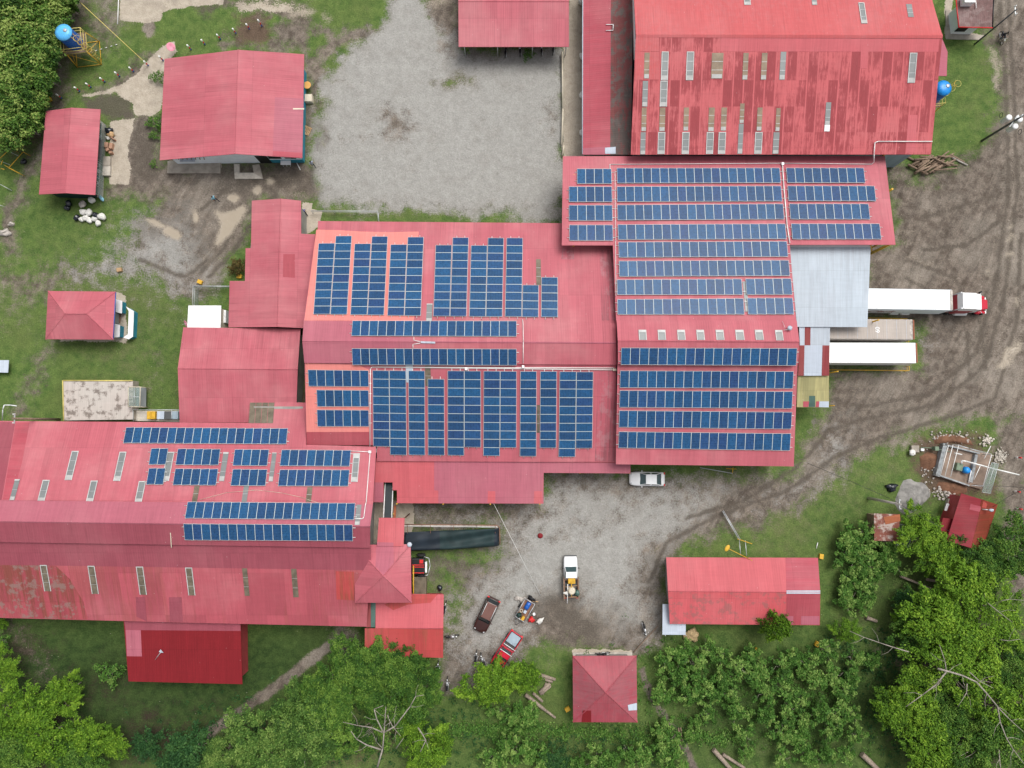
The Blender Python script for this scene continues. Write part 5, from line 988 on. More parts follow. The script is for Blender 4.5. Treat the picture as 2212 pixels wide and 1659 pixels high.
rowz('five-panel solar row right of the framed skylight, upper', g4, HN, (1532, 560), (1900, 564), (1887, 704), (1517, 701), 5)
rowz('four-panel solar row between two grey skylights, upper', g4, HN, (2025, 565), (2324, 567), (2309, 709), (2011, 706), 4)
rowz('eight-panel solar row left of the white-topped skylight, upper', g4, HN, (2432, 568), (3033, 572), (3021, 713), (2418, 709), 8)
rowz('two-panel solar pair, lower of the two left of the first framed skylight', g4, HN, (1280, 728), (1425, 729), (1410, 872), (1264, 870), 2)
rowz('five-panel solar row right of the framed skylight, lower', g4, HN, (1510, 732), (1881, 735), (1867, 878), (1493, 875), 5)
rowz('four-panel solar row between two grey skylights, lower', g4, HN, (2008, 736), (2308, 739), (2294, 882), (1993, 880), 4)
rowz('eight-panel solar row left of the white-topped skylight, lower', g4, HN, (2416, 740), (3020, 742), (3009, 885), (2402, 883), 8)
rowz('nineteen-panel solar row on the mauve monitor roof, north of its ridge', 'solar rows on the monitor of the west hall', HM1, (1618, 1018), (3067, 1030), (3059, 1177), (1598, 1162), 19)
rowz('nineteen-panel solar row on the mauve monitor roof, south of its ridge', 'solar rows on the monitor of the west hall', HM2, (1590, 1205), (3050, 1213), (3050, 1355), (1597, 1347), 19)
# ======================= vehicles =======================
def loft(mb, secs, m, n_smooth=True):
    rings = []
    for x, hw, zl, zb in secs:
        zm = zl*.35+zb*.65; rings.append([(x, -hw*.94, zl), (x, -hw, zm), (x, -hw*.93, zb-.03), (x, -hw*.72, zb+.02), (x, 0, zb+.05), (x, hw*.72, zb+.02), (x, hw*.93, zb-.03), (x, hw, zm), (x, hw*.94, zl)])
    n = len(rings[0]); b = len(mb.v); i0 = mb.mi(m)
    for r in rings: mb.v += r
    for i in range(len(rings)-1):
        for k in range(n):
            j = (k+1) % n; mb.f.append((b+i*n+k, b+(i+1)*n+k, b+(i+1)*n+j, b+i*n+j)); mb.m.append(i0); mb.sm.append(k != n-1)
    mb.f.append(tuple(b+k for k in range(n))); mb.m.append(i0); mb.sm.append(False)
    mb.f.append(tuple(b+(len(rings)-1)*n+k for k in range(n))[::-1]); mb.m.append(i0); mb.sm.append(False)
def wheel(parent, x, y, r, wd=.22):
    mb = MB(); s = 1 if y > 0 else -1; mb.lathe((x, y-wd/2, r), [(r*.6, 0), (r*.93, 0), (r, .05), (r, wd-.05), (r*.93, wd), (r*.6, wd)], M['rubber'], 18, True, Matrix.Rotation(R(-90), 3, 'X')); w_ = mb.build('wheel', parent, True)
    mb = MB(); yy = y+s*(wd/2-.03); mb.lathe((x, yy, r), [(r*.6, 0), (r*.5, .03), (r*.15, .02), (r*.12, .05)], M['rim'], 14, True, Matrix.Rotation(R(-90*s), 3, 'X')); mb.build('rim', w_, True)
def quadglass(parent, name, P, m, k=.92, off=.012):
    c = sum((Vector(p) for p in P), Vector())/len(P); n = (Vector(P[1])-Vector(P[0])).cross(Vector(P[2])-Vector(P[1])).normalized()
    if n.dot(c-Vector((c.x*.6, 0, .8))) < 0: n = -n
    mb = MB(); mb.prism([c+(Vector(p)-c)*k for p in P], [c+(Vector(p)-c)*k+n*off for p in P], m); return mb.build(name, parent, True)
def cabin(parent, xb0, xb1, xt0, xt1, hb, ht, zb, zt, body, roofm, glass, sides=2):
    """x0 rear, x1 front"""
    Bq = [(xb0, -hb, zb), (xb1, -hb*.96, zb), (xb1, hb*.96, zb), (xb0, hb, zb)]; T = [(xt0, -ht, zt), (xt1, -ht*.97, zt), (xt1, ht*.97, zt), (xt0, ht, zt)]
    mb = MB(); mb.prism([Vector(p) for p in Bq], [Vector(p) for p in T], body); mb.build('cabin', parent, True, .04)
    mb = MB(); T2 = [Vector(p)+Vector((0, 0, .012)) for p in T]; mid = (xt0+xt1)/2; T2 = [Vector((mid+(p.x-mid)*.99, p.y*.97, p.z)) for p in T2]; mb.prism([p-Vector((0, 0, .03)) for p in T2], [p+Vector((0, 0, .02)) for p in T2], roofm); mb.build('roof_panel', parent, True, .02)
    quadglass(parent, 'windscreen', [Bq[1], Bq[2], T[2], T[1]], glass); quadglass(parent, 'rear_window', [Bq[0], Bq[3], T[3], T[0]], glass)
    for s, (a, b_) in ((-1, (0, 1)), (1, (3, 2))):
        A_, B_, C_, D_ = Vector(Bq[a]), Vector(Bq[b_]), Vector(T[b_]), Vector(T[a])
        for k in range(sides):
            u0, u1 = k/sides+.03, (k+1)/sides-.03; quadglass(parent, 'side_window', [A_.lerp(B_, u0), A_.lerp(B_, u1), D_.lerp(C_, u1), D_.lerp(C_, u0)], glass, .88)
def lamps(parent, xf, xr, hw, z, red='redp'):
    for s in (-1, 1):
        mb = MB(); mb.blob((xf-.12, s*(hw-.34), z), (.10, .14, .06), M['rim'], 1, .0); mb.build('headlight', parent, True)
        mb = MB(); mb.box((xr, s*(hw-.17), z+.12), (.14, .26, .16), M[red]); mb.build('tail_light', parent, True, .02)
def mirror(parent, x, hw, z, m):
    for s in (-1, 1): mb = MB(); mb.box((x, s*(hw+.09), z), (.12, .2, .13), M[m]); mb.build('wing_mirror', parent, True, .03)
def place(r, front, rear, z=.7):
    f, q = W(*front, z), W(*rear, z); c = (f+q)/2; r.location = (c.x, c.y, 0); r.rotation_euler = (0, 0, math.atan2(f.y-q.y, f.x-q.x)); return (f-q).length
def car(name, label, cat, front, rear, Lc, hw, zb, zt, cab, paint, roofm, kind='sedan', group=None):
    r = root(name, (0, 0, 0), label, cat, group); L = Lc; h = L/2; mb = MB()
    secs = [(-h, hw*.74, .42, zb-.22), (-h+.06, hw*.86, .3, zb-.12), (-h+.25, hw*.97, .25, zb-.04), (-h*.6, hw, .22, zb), (0, hw, .22, zb+.01), (h*.45, hw, .22, zb-.02), (h-.55, hw*.96, .24, zb-.12), (h-.2, hw*.86, .28, zb-.22), (h-.04, hw*.70, .32, zb-.30), (h, hw*.5, .4, zb-.36)]
    loft(mb, secs, M[paint]); mb.build('body', r, True); cabin(r, *cab, zb-.02, zt, M[paint], M[roofm], M['windsh'] if kind != 'suv' else M['glass'])
    for x in (-h*.60, h*.62):
        for s in (-1, 1): wheel(r, x, s*(hw-.12), .33)
    lamps(r, h-.12, -h+.06, hw, zb-.22); mirror(r, cab[1]-.25, hw, zb+.08, paint); place(r, front, rear); return r
r = car('parked_car', 'white saloon car parked under the south eave of the east hall', 'car', (1360.5, 1034), (1435, 1035), 4.4, .88, .92, 1.42, (-1.75, .95, -1.05, .25, .78, .62), 'white', 'white')
r = car('parked_car', 'dark brown estate car with reddish roof panel and silver roof rails', 'car', (1034, 1364), (1067.5, 1293), 4.5, .92, 1.02, 1.62, (-2.1, .85, -1.75, .25, .84, .68), 'brown', 'sunroof', 'suv')
for s in (-1, 1): mb = MB(); mb.tube((-1.6, s*.62, 1.69), (.0, s*.62, 1.69), .03, M['alu'], n=6); mb.build('roof_rail', r, True)
def pickup(label, front, rear, L, paint, bedpaint):
    r = root('pickup_truck', (0, 0, 0), label, 'pickup truck'); h = L/2; hw = .88; mb = MB(); xb = -h*.08
    secs = [(xb-.02, hw*.98, .4, .98), (h*.3, hw, .4, .98), (h-.4, hw*.96, .4, .94), (h-.08, hw*.88, .42, .86), (h, hw*.8, .48, .76)]; loft(mb, secs, M[paint]); mb.build('body', r, True)
    cabin(r, xb+.05, h*.52, xb+.25, h*.30, .80, .68, .96, 1.62, M[paint], M[paint], M['windsh'], 1)
    mb = MB(); mb.box(((xb-h)/2, 0, .62), (h+xb, hw*2-.1, .08), M['dsteel']); x0, x1 = -h+.03, xb-.05
    for s in (-1, 1): mb.box(((x0+x1)/2, s*(hw-.06), .85), (x1-x0, .09, .5), M[bedpaint])
    mb.box((x0+.04, 0, .85), (.09, hw*2-.2, .5), M[bedpaint]); mb.box((x1-.04, 0, .85), (.08, hw*2-.2, .5), M[bedpaint]); bed = mb.build('cargo_bed', r, True, .02)
    mb = MB(); mb.box((0, 0, .5), (L-.4, .9, .16), M['dsteel']); mb.build('chassis', r, True)
    mb = MB(); mb.box((h+.05, 0, .55), (.14, 1.6, .2), M['dsteel']); mb.build('bumper', r, True, .03)
    for x in (-h*.58, h*.60):
        for s in (-1, 1): wheel(r, x, s*(hw-.1), .36)
    lamps(r, h-.06, -h, hw, .78); mirror(r, h*.45, hw, 1.05, 'black'); place(r, front, rear); return r, bed
r, bed = pickup('white pickup truck with timber-railed bed parked on the gravel', (1232, 1202), (1234, 1290), 5.0, 'white', 'rustpaint')
mb = MB(); 
for s in (-1, 1): mb.box((-1.35, s*.92, 1.12), (2.8, .1, .12), M['oldwood']); mb.box((-1.35, s*.92, .9), (2.6, .05, .1), M['oldwood'])
mb.box((-.05, 0, 1.12), (.1, 1.9, .12), M['oldwood']); mb.build('bed_rail', r, True)
r2, _ = pickup('red pickup truck with grey bed cover half under a tree', (1071, 1438), (1116, 1369), 4.9, 'red', 'red')
mb = MB(); mb.box((-1.6, 0, 1.0), (1.3, 1.35, .1), M['zincwall']); mb.build('bed_cover', r2, True, .03)
mb = MB()
for x in (-.75, .05): mb.tube((x, -.85, 1.7), (x, .85, 1.7), .04, M['alu'])
mb.build('roof_rack', r2, True)
mb = MB(); mb.box((1.75, 0, .965), (1.1, 1.35, .03), M['black']); mb.build('bonnet_cover', r2, True)
# load in the white pickup
o = root('concrete_mixer', W(1234, 1268, 0), 'yellow concrete mixer standing in the bed of the white pickup', 'mixer'); q = Matrix.Rotation(R(90), 3, 'X')
c = W(1234.5, 1276, 1.3)
mb = MB(); mb.lathe(c+Vector((0, .0, -.45)), [(.2, 0), (.48, .25), (.5, .55), (.34, .9), (.3, .92)], M['cream'], 16); mb.build('drum', o)
mb = MB(); mb.box(W(1234.5, 1253, 1.1), (.9, .8, .6), M['yellow']); mb.build('engine_housing', o, bevel=.05)
mb = MB(); mb.tube(W(1234.5, 1257, 1.5), W(1234.5, 1288, 1.6), .05, M['yellow']); mb.tube(W(1222, 1268, 1.3), W(1247, 1265, 1.3), .04, M['wood']); mb.tube(W(1226, 1290, 1.0), W(1246, 1289, 1.0), .05, M['wood']); mb.build('frame', o)
mb = MB(); mb.path([W(1226.5, 1262, 1.35), W(1225.5, 1303, 1.2)], .055, M['pvc']); tag(mb.build('plastic_pipe'), 'white pipe sticking out behind the white pickup bed', 'pipe')
mb = MB(); mb.blob(W(1247, 1281, 1.2), (.3, .4, .25), M['glassg'], 5, .2); tag(mb.build('sack'), 'crumpled green sack hanging on the side of the white pickup bed', 'sack')
mb = MB(); mb.blob(W(1222, 1281, 1.2), (.3, .2, .15), M['whitebag'], 6, .3); tag(mb.build('rag'), 'white rag on the left rail of the white pickup bed', 'rag')
mb = MB(); mb.lathe(W(1223, 1251, .7), [(.22, 0), (.36, .0), (.38, .1), (.36, .2), (.22, .2)], M['rubber'], 16); mb.lathe(W(1223, 1251, .72), [(.22, 0), (.2, .14), (.05, .12)], M['rim'], 12); tag(mb.build('spare_wheel'), 'spare wheel lying in the front corner of the white pickup bed', 'wheel')
# small cart
r = root('utility_trailer', (0, 0, 0), 'small open steel trailer holding a blue drum beside the red pickup', 'trailer')
mb = MB(); mb.box((0, 0, .5), (2.5, 1.35, .06), M['rustpaint']); mb.build('deck', r, True)
mb = MB()
for z in (.75, .98):
    for s in (-1, 1): mb.tube((-1.25, s*.68, z), (1.25, s*.68, z), .03, M['steel'], n=6); mb.tube((s*1.25, -.68, z), (s*1.25, .68, z), .03, M['steel'], n=6)
for x in (-1.25, 0, 1.25):
    for s in (-1, 1): mb.tube((x, s*.68, .5), (x, s*.68, .98), .03, M['steel'], n=5)
mb.build('rail', r, True); mb = MB(); mb.tube((1.25, -.5, .5), (2.2, 0, .5), .04, M['dsteel']); mb.tube((1.25, .5, .5), (2.2, 0, .5), .04, M['dsteel']); mb.build('drawbar', r, True)
for s in (-1, 1): wheel(r, -.1, s*.8, .3, .16)
place(r, (1123, 1337), (1145, 1300), .9); RT = r
def ontrailer(x, y): a = r.rotation_euler.z; return Vector((r.location.x+math.cos(a)*x-math.sin(a)*y, r.location.y+math.sin(a)*x+math.cos(a)*y, 0))
a_ = RT.rotation_euler.z
mb = MB(); p = ontrailer(-.65, .0); d = Vector((math.cos(a_), math.sin(a_), 0)); up = Vector((0, 0, .85)); mb.lathe(p+up-d*.45, [(.25, 0), (.29, .03), (.29, .28), (.3, .3), (.29, .32), (.29, .6), (.3, .62), (.29, .64), (.29, .88), (.25, .9)], M['bluetank'], 18, True, d.to_track_quat('Z', 'Y').to_matrix())
tag(mb.build('drum'), 'blue plastic drum lying in the small steel trailer', 'drum')
p = ontrailer(.95, .28); mb = MB(); mb.box((p.x, p.y, .78), (.5, .32, .5), M['yellow'], rz=a_); mb.box((p.x, p.y, 1.06), (.2, .08, .08), M['yellow'], rz=a_); mb.build('jerrycan', bevel=.03); tag(bpy.data.objects['jerrycan'], 'yellow fuel can at the front of the small steel trailer', 'fuel can')
p = ontrailer(.9, -.3); mb = MB(); mb.blob((p.x, p.y, .75), (.35, .3, .25), M['dgreen'], 8, .2); tag(mb.build('bundle'), 'dark green bundle in the front corner of the small trailer', 'bundle')
p = ontrailer(.3, -.35); mb = MB(); mb.ring((p.x, p.y, .8), .18, .05, M['cream'], n=14); tag(mb.build('hose_coil'), 'coiled pale hose beside the blue drum in the trailer', 'hose')
p = ontrailer(.15, .1); mb = MB(); mb.box((p.x, p.y, .75), (.4, .35, .4), M['zinc_y'], rz=a_); o = mb.build('metal_tin', bevel=.04); tag(o, 'grey metal tin in the middle of the small trailer', 'tin')
mb = MB(); p = W(1147, 1549 - 0, .3) if False else W(1148, 1333+6, .2); mb.blob(p, (.4, .35, .25), M['redp'], 12, .35); tag(mb.build('plastic_bag'), 'red plastic bag on the gravel by the small trailer', 'bag')
mb = MB(); mb.blob(W(1167, 1341, .2), (.5, .3, .2), M['whitebag'], 13, .35, rz=.7); tag(mb.build('plastic_bag'), 'white plastic bag on the gravel east of the small trailer', 'bag')
for x, y, lb in ((1131, 1312, 'white bucket left of the small trailer'), (1153.5, 1325, 'white bucket right of the small trailer')):
    mb = MB(); mb.lathe(W(x, y, 0), [(.14, 0), (.18, .38), (.16, .38), (.13, .05)], M['white'], 14); tag(mb.build('bucket'), lb, 'bucket', 'white buckets by the small trailer')
mb = MB(); mb.tube(W(1137, 1297, .3), W(1163, 1300, .35), .05, M['wood']); tag(mb.build('timber_pole'), 'pale timber pole lying behind the small trailer', 'pole')
for x, y, s_ in ((1117, 1293, .35), (1127, 1295, .45), (1133, 1298, .3)): mb = MB(); mb.blob(W(x, y, .1), (s_, s_*.8, .15), M['stone'], int(x), .3); tag(mb.build('rubble'), 'pale rubble lumps on the gravel behind the small trailer', 'rubble', 'rubble lumps behind the trailer')
mb = MB(); mb.blob(W(1148, 1293, .3), (.5, .25, .25), M['black'], 21, .4, rz=-.6); tag(mb.build('plastic_sheet'), 'crumpled black sheet on wet ground behind the small trailer', 'sheet')
mb = MB(); mb.lathe(W(1167, 1157, 0), [(.3, 0), (.34, .1), (.26, .18), (.1, .22)], M['roof_darkred'], 14); tag(mb.build('basin'), 'small dark red basin alone on the open gravel', 'basin')

def letter(cu, parent, loc, rot):
    tmp = bpy.data.objects.new('lettering', cu); COL.objects.link(tmp); dg = bpy.context.evaluated_depsgraph_get(); me = bpy.data.meshes.new_from_object(tmp.evaluated_get(dg)); bpy.data.objects.remove(tmp)
    me.name = 'lettering'; o = bpy.data.objects.new('lettering', me); link(o, parent); o.location = loc; o.rotation_euler = rot
# ---- articulated lorry
r = root('articulated_lorry', (0, 0, 0), 'red lorry tractor with white cab roof pulling a long white box trailer', 'lorry')
def boxtrailer(parent, x0, x1, m, top, z0=1.15, zt=4.0, hw=1.27, nose=True):
    mb = MB(); mb.box(((x0+x1)/2, 0, (z0+zt)/2), (x1-x0, hw*2, zt-z0), M[m]); c = mb.build('trailer_box', parent, True, .04)
    mb = MB(); mb.box(((x0+x1)/2-.15, 0, zt+.015), (x1-x0-.5, hw*2-.12, .03), M[top]); mb.build('trailer_roof', c, True)
    if nose: mb = MB(); mb.box((x1-.12, 0, zt+.03), (.3, hw*2-.1, .05), M['stone']); mb.build('front_rail', c, True)
    mb = MB(); mb.box(((x0+x1)/2, 0, z0-.15), (x1-x0-1, 1.0, .25), M['dsteel']); mb.build('trailer_chassis', parent, True)
    mb = MB(); [mb.box((x0+.6+k*1.2, 0, zt+.035), (.03, hw*2-.14, .012), M['zinc_y']) for k in range(int((x1-x0)/1.2))]; mb.build('roof_seam', c, True)
    return c
tb = boxtrailer(r, -13.5, 0, 'lblue', 'whiteroof')
for x in (-12.2, -10.9):
    for s in (-1, 1): wheel(r, x, s*1.0, .5, .5)
for x in (-4.4, -3.0): mb = MB(); mb.box((x-1.0, -1.22, .75), (1.1, .3, .45), M['alu']); mb.build('side_tank', r, True, .08)
# lettering on the trailer's side, dark red
cu = bpy.data.curves.new('lettering', 'FONT'); cu.body = 'Clark'; cu.size = 1.5; cu.extrude = .005; cu.materials.append(M['maroon'])
cu.shear = .3
letter(cu, tb, (-9.6, -1.285, 1.9), (R(90), 0, 0))
mb = MB(); mb.box((2.6, 0, .75), (6.6, .9, .25), M['wallred']); mb.build('chassis', r, True)
mb = MB(); mb.box((.9, 0, 1.02), (1.6, 2.0, .06), M['maroon']); mb.build('fifth_wheel_deck', r, True)
mb = MB(); mb.box((2.45, 0, 1.75), (2.0, 2.3, 1.9), M['wallred']); mb.build('sleeper_cab', r, True, .12)
mb = MB(); mb.prism([Vector(p) for p in ((3.35, -1.08, 1.3), (4.55, -1.02, 1.3), (4.55, 1.02, 1.3), (3.35, 1.08, 1.3))], [Vector(p) for p in ((3.35, -1.02, 3.35), (4.3, -.95, 3.0), (4.3, .95, 3.0), (3.35, 1.02, 3.35))], M['white']); cb = mb.build('driver_cab', r, True, .06)
mb = MB(); mb.prism([Vector(p) for p in ((1.45, -1.12, 2.72), (3.4, -1.12, 2.72), (3.4, 1.12, 2.72), (1.45, 1.12, 2.72))], [Vector(p) for p in ((1.5, -1.0, 3.75), (3.3, -1.0, 3.6), (3.3, 1.0, 3.6), (1.5, 1.0, 3.75))], M['whiteroof']); mb.build('cab_roof', r, True, .05)
quadglass(r, 'windscreen', [(4.56, -.95, 1.85), (4.56, .95, 1.85), (4.32, .9, 2.9), (4.32, -.9, 2.9)], M['glass'])
mb = MB(); mb.prism([Vector(p) for p in ((4.5, -.98, .8), (6.15, -.66, .8), (6.15, .66, .8), (4.5, .98, .8))], [Vector(p) for p in ((4.55, -.85, 1.95), (6.05, -.55, 1.55), (6.05, .55, 1.55), (4.55, .85, 1.95))], M['red']); mb.build('bonnet', r, True, .1)
for s in (-1, 1):
    mb = MB(); mb.blob((5.35, s*.95, 1.0), (.72, .28, .32), M['red'], 3, .0, 14); mb.build('wing', r, True)
    mb = MB(); mb.tube((1.25, s*.98, 1.0), (1.25, s*.98, 3.9), .08, M['rim']); mb.build('exhaust_stack', r, True)
    mb = MB(); mb.lathe((2.2, s*1.05, .8), [(.3, 0), (.32, .05), (.32, 1.5), (.3, 1.55)], M['alu'], 16, True, Matrix.Rotation(R(90), 3, 'Y')); mb.build('fuel_tank', r, True)
    mb = MB(); mb.tube((4.5, s*1.0, 2.4), (4.7, s*1.35, 2.4), .03, M['alu']); mb.box((4.7, s*1.38, 2.2), (.08, .2, .6), M['black']); mb.build('wing_mirror', r, True)
    mb = MB(); mb.blob((6.05, s*.62, 1.1), (.1, .16, .12), M['alu'], 2, 0); mb.build('headlight', r, True)
    for x in (.5, 1.6): wheel(r, x, s*.9, .5, .5)
    wheel(r, 5.3, s*.98, .5, .3)
mb = MB(); mb.box((6.25, 0, .65), (.2, 2.1, .35), M['alu']); mb.build('bumper', r, True, .05)
f_, q_ = W(2057, 648, 4.0), W(1877, 645, 4.0); r.rotation_euler = (0, 0, math.atan2(f_.y-q_.y, f_.x-q_.x)); r.location = (f_.x, f_.y, 0)
# ---- two parked semi-trailers
def semi(label, m, top, fr, re, L=12.2):
    r = root('semi_trailer', (0, 0, 0), label, 'trailer', 'box trailers parked side by side below the lorry'); tb = boxtrailer(r, -L, 0, m, top, 1.15, 3.9, 1.25, False)
    mb = MB(); mb.box((.03, 0, 2.5), (.08, 2.3, 2.7), M['rustpaint']); mb.box((.07, 0, 3.96), (.12, 2.4, .06), M['rustor']); mb.build('door_frame', tb, True)
    for x in (-1.6, -2.9):
        for s in (-1, 1): wheel(r, x, s*.98, .5, .45)
    for s in (-1, 1): mb = MB(); mb.box((-L+2.2, s*.8, .55), (.14, .14, 1.1), M['dsteel']); mb.build('landing_leg', r, True)
    f, q = W(*fr, 3.9), W(*re, 3.9); r.rotation_euler = (0, 0, math.atan2(f.y-q.y, f.x-q.x)); r.location = (f.x, f.y, 0); return r, tb
M['trail_tan'] = mat_roof('tan_stained_trailer_roof', (.43, .38, .34), 'x', sheetw=1.2, seg=20, vary=.03, dirt=.25, dirtc=(.30, .24, .20), fade=.04, fadec=(.5, .46, .42))
r, tb = semi('greyish tan box trailer with stained roof between lorry and white trailer', 'stone', 'trail_tan', (1972, 712), (1880, 711))
cu = bpy.data.curves.new('lettering', 'FONT'); cu.body = '60'; cu.size = .75; cu.extrude = .003; cu.materials.append(M['white'])
letter(cu, tb, (-4.1, -.45, 3.935), (0, 0, R(90)))
r, tb = semi('bright white box trailer, southernmost of the parked trailers', 'white', 'whiteroof', (1978.5, 762.5), (1800, 762))
# ---- yellow rails by trailers
def railing(name, label, pts, z=1.0, m='yellow', r0=.04, n=None, group=None, cat='railing'):
    P = [W(x, y, z) for x, y in pts]; o = root(name, (P[0].x, P[0].y, 0), label, cat, group)
    mb = MB(); mb.path(P, r0, M[m], 6); mb.path([p-Vector((0, 0, .45)) for p in P], r0*.8, M[m], 6); mb.build('rail', o)
    for a, b_ in zip(P, P[1:]):
        k = max(1, int((b_-a).length/2.2))
        for i in range(k+(b_ is P[-1])): q = a.lerp(b_, i/k); mb = MB(); mb.tube((q.x, q.y, -.1), q, r0, M[m], n=6); mb.build('post', o)
    return o
railing('railing', 'yellow guard rail along the south side of the white box trailer', [(1792, 798.5), (1964, 800.5), (1964, 791)], .9)
railing('railing', 'yellow guard rail between the lorry and the tan trailer', [(1877, 686.5), (1960, 688.5)], .9)
railing('railing', 'short yellow rail between the tan and the white box trailers', [(1963, 736), (1963, 742)], .9)
railing('railing', 'steel handrail with green mesh along grass north of the central hall', [(672, 455), (816, 456), (817, 476)], 1.0, 'steel')
b = railing('fence', 'grey wire mesh fence round the grass plot beside the annex', [(496, 618), (417, 617.5), (416, 658)], 1.6, 'steel', cat='fence')
mb = MB(); P = [W(496, 618, 1.6), W(417, 617.5, 1.6), W(416, 658, 1.6)]
for a, c in zip(P, P[1:]): mb.face([a, c, c-Vector((0, 0, 1.6)), a-Vector((0, 0, 1.6))], M['mesh'])
mb.build('mesh_panel', b)
# ---- tractor/forklift by the tower
r = root('tractor', W(905, 1222, 0), 'black and orange-red tractor nosing out beside the loading tower', 'tractor'); a = W(903, 1223, 1.2)
mb = MB(); mb.box((a.x, a.y, 1.05), (1.7, 2.0, .9), M['black']); mb.build('body', r, bevel=.15)
mb = MB()
for dy in (-.75, -.05, .2): mb.box((a.x+.05, a.y+dy, 1.515), (1.5, .1, .03), M['redp'])
mb.box((a.x+.45, a.y+.62, 1.53), (.45, .45, .05), M['redp']); mb.build('stripe', r)
mb = MB(); mb.box((a.x-1.0, a.y-.2, 1.6), (.35, 2.3, .5), M['redp']); mb.build('rear_panel', r, bevel=.08)
mb = MB(); mb.box((a.x+1.0, a.y-.1, 1.15), (.22, 1.3, .55), M['white']); mb.build('grille', r, bevel=.04)
mb = MB(); mb.path([(a.x+.7, a.y+1.1, .9), (a.x+1.3, a.y+.9, .9), (a.x+1.45, a.y, .9), (a.x+1.2, a.y-1.1, .9), (a.x+.8, a.y-1.25, .9)], .06, M['steel']); mb.build('bull_bar', r)
for s in (-1, 1): mb = MB(); mb.lathe((a.x+.3, a.y+s*1.25-.15, .55), [(.3, 0), (.5, .02), (.55, .06), (.55, .24), (.5, .3), (.3, .3)], M['rubber'], 16, True, Matrix.Rotation(R(-90), 3, 'X')); mb.build('wheel', r)
mb = MB(); mb.box(W(907, 1266, .5), (1.7, 2.4, 1.0), M['skyl_m']); tag(mb.build('water_trough', bevel=.05), 'mossy concrete box standing behind the tractor against the tower', 'trough')
mb = MB(); mb.path([W(893, 1222, 2.5), W(893, 1300, 2.5)], .08, M['yellow']); mb.path([W(893, 1222, 1.2), W(893, 1300, 1.2)], .06, M['yellow']); [mb.tube(W(893, y, 0), W(893, y, 2.5), .07, M['yellow']) for y in (1224, 1250, 1275, 1298)]; tag(mb.build('yellow_rail'), 'tall yellow guard rail against the east wall of the loading tower', 'railing')
# ---- conveyor
o = root('conveyor', W(840, 1090, 0), 'dark conveyor belt climbing from the canopy into the tower', 'conveyor')
mb = MB(); a0, a1 = W(841, 1040, 3.0), W(837, 1130, 5.2); s = Vector((.42, 0, 0)); mb.slab([a0-s, a0+s, a1+s, a1-s], .08, M['belt']); mb.build('belt', o)
for k in (-1, 1): mb = MB(); e = Vector((k*.48, 0, .12)); mb.tube(a0+e, a1+e, .06, M['pvc'], n=5); mb.build('side_frame', o)
mb = MB(); mb.tube(W(832, 1050, .0), W(832, 1050, 3.2), .07, M['yellow']); mb.tube(W(831, 1045, 3.0), W(830, 1096, 3.4), .06, M['yellow']); mb.tube(W(850, 1110, 0), W(850, 1110, 3.8), .08, M['yellow']); mb.build('support', o)
mb = MB(); mb.slab([W(851, 1092, 2.0), W(856, 1092, 2.0), W(855, 1120, 2.6), W(849, 1120, 2.6)], .05, M['rustor']); mb.build('chute', o)
# ---- netted long frame
o = root('netted_frame', W(980, 1160, 0), 'long raised frame draped with dark green shade net east of the tower', 'shade net')
mb = MB(); nx, ny = 40, 12
x0s = lambda u: 872+u*206
def netpt(u, v):
    yt = 1150-u*9; yb = 1192-u*6-4*u*u; x = 873+u*205; y = yt+(yb-yt)*v; p = W(x, y, 1.75)
    p.z = 1.75-.16*math.sin(v*9+u*5)*(.4+u)-.1*math.sin(u*30+v*3)*.5-(.5 if v > .97 else 0)-(.35*max(0, (u-.97)/.03) if u > .97 else 0); return p
b0 = len(mb.v)
for i in range(nx+1):
    for j in range(ny+1): mb.v.append(tuple(netpt(i/nx, j/ny)))
for i in range(nx):
    for j in range(ny):
        mm = M['net2'] if i < nx*.36 or i >= nx*.94 else M['net']; mb.f.append((b0+i*(ny+1)+j, b0+i*(ny+1)+j+1, b0+(i+1)*(ny+1)+j+1, b0+(i+1)*(ny+1)+j)); mb.m.append(mb.mi(mm)); mb.sm.append(True)
net = mb.build('shade_net', o); sm = net.modifiers.new('thick', 'SOLIDIFY'); sm.thickness = .02
mb = MB(); mb.path([W(873, 1133, 1.6), W(1000, 1134, 1.6), W(1074, 1135, 1.6), W(1079, 1140, 1.6), W(1080, 1176, 1.6)], .07, M['rustpaint']); mb.path([W(873, 1137, 1.5), W(1000, 1138, 1.5), W(1076, 1139, 1.5)], .04, M['alu'])
for x in (880, 930, 980, 1030, 1070): mb.tube(W(x, 1134, 0), W(x, 1134, 1.6), .05, M['rustpaint'], n=6); mb.tube(W(x, 1134, 1.6), W(x, 1152, 1.7), .035, M['rustpaint'], n=5)
mb.build('frame', o)
mb = MB(); mb.slab([W(873, 1132, 1.62), W(1074, 1134, 1.62), W(1076, 1138, 1.62), W(873, 1136.5, 1.62)], .03, M['stone']); mb.build('edge_board', o)

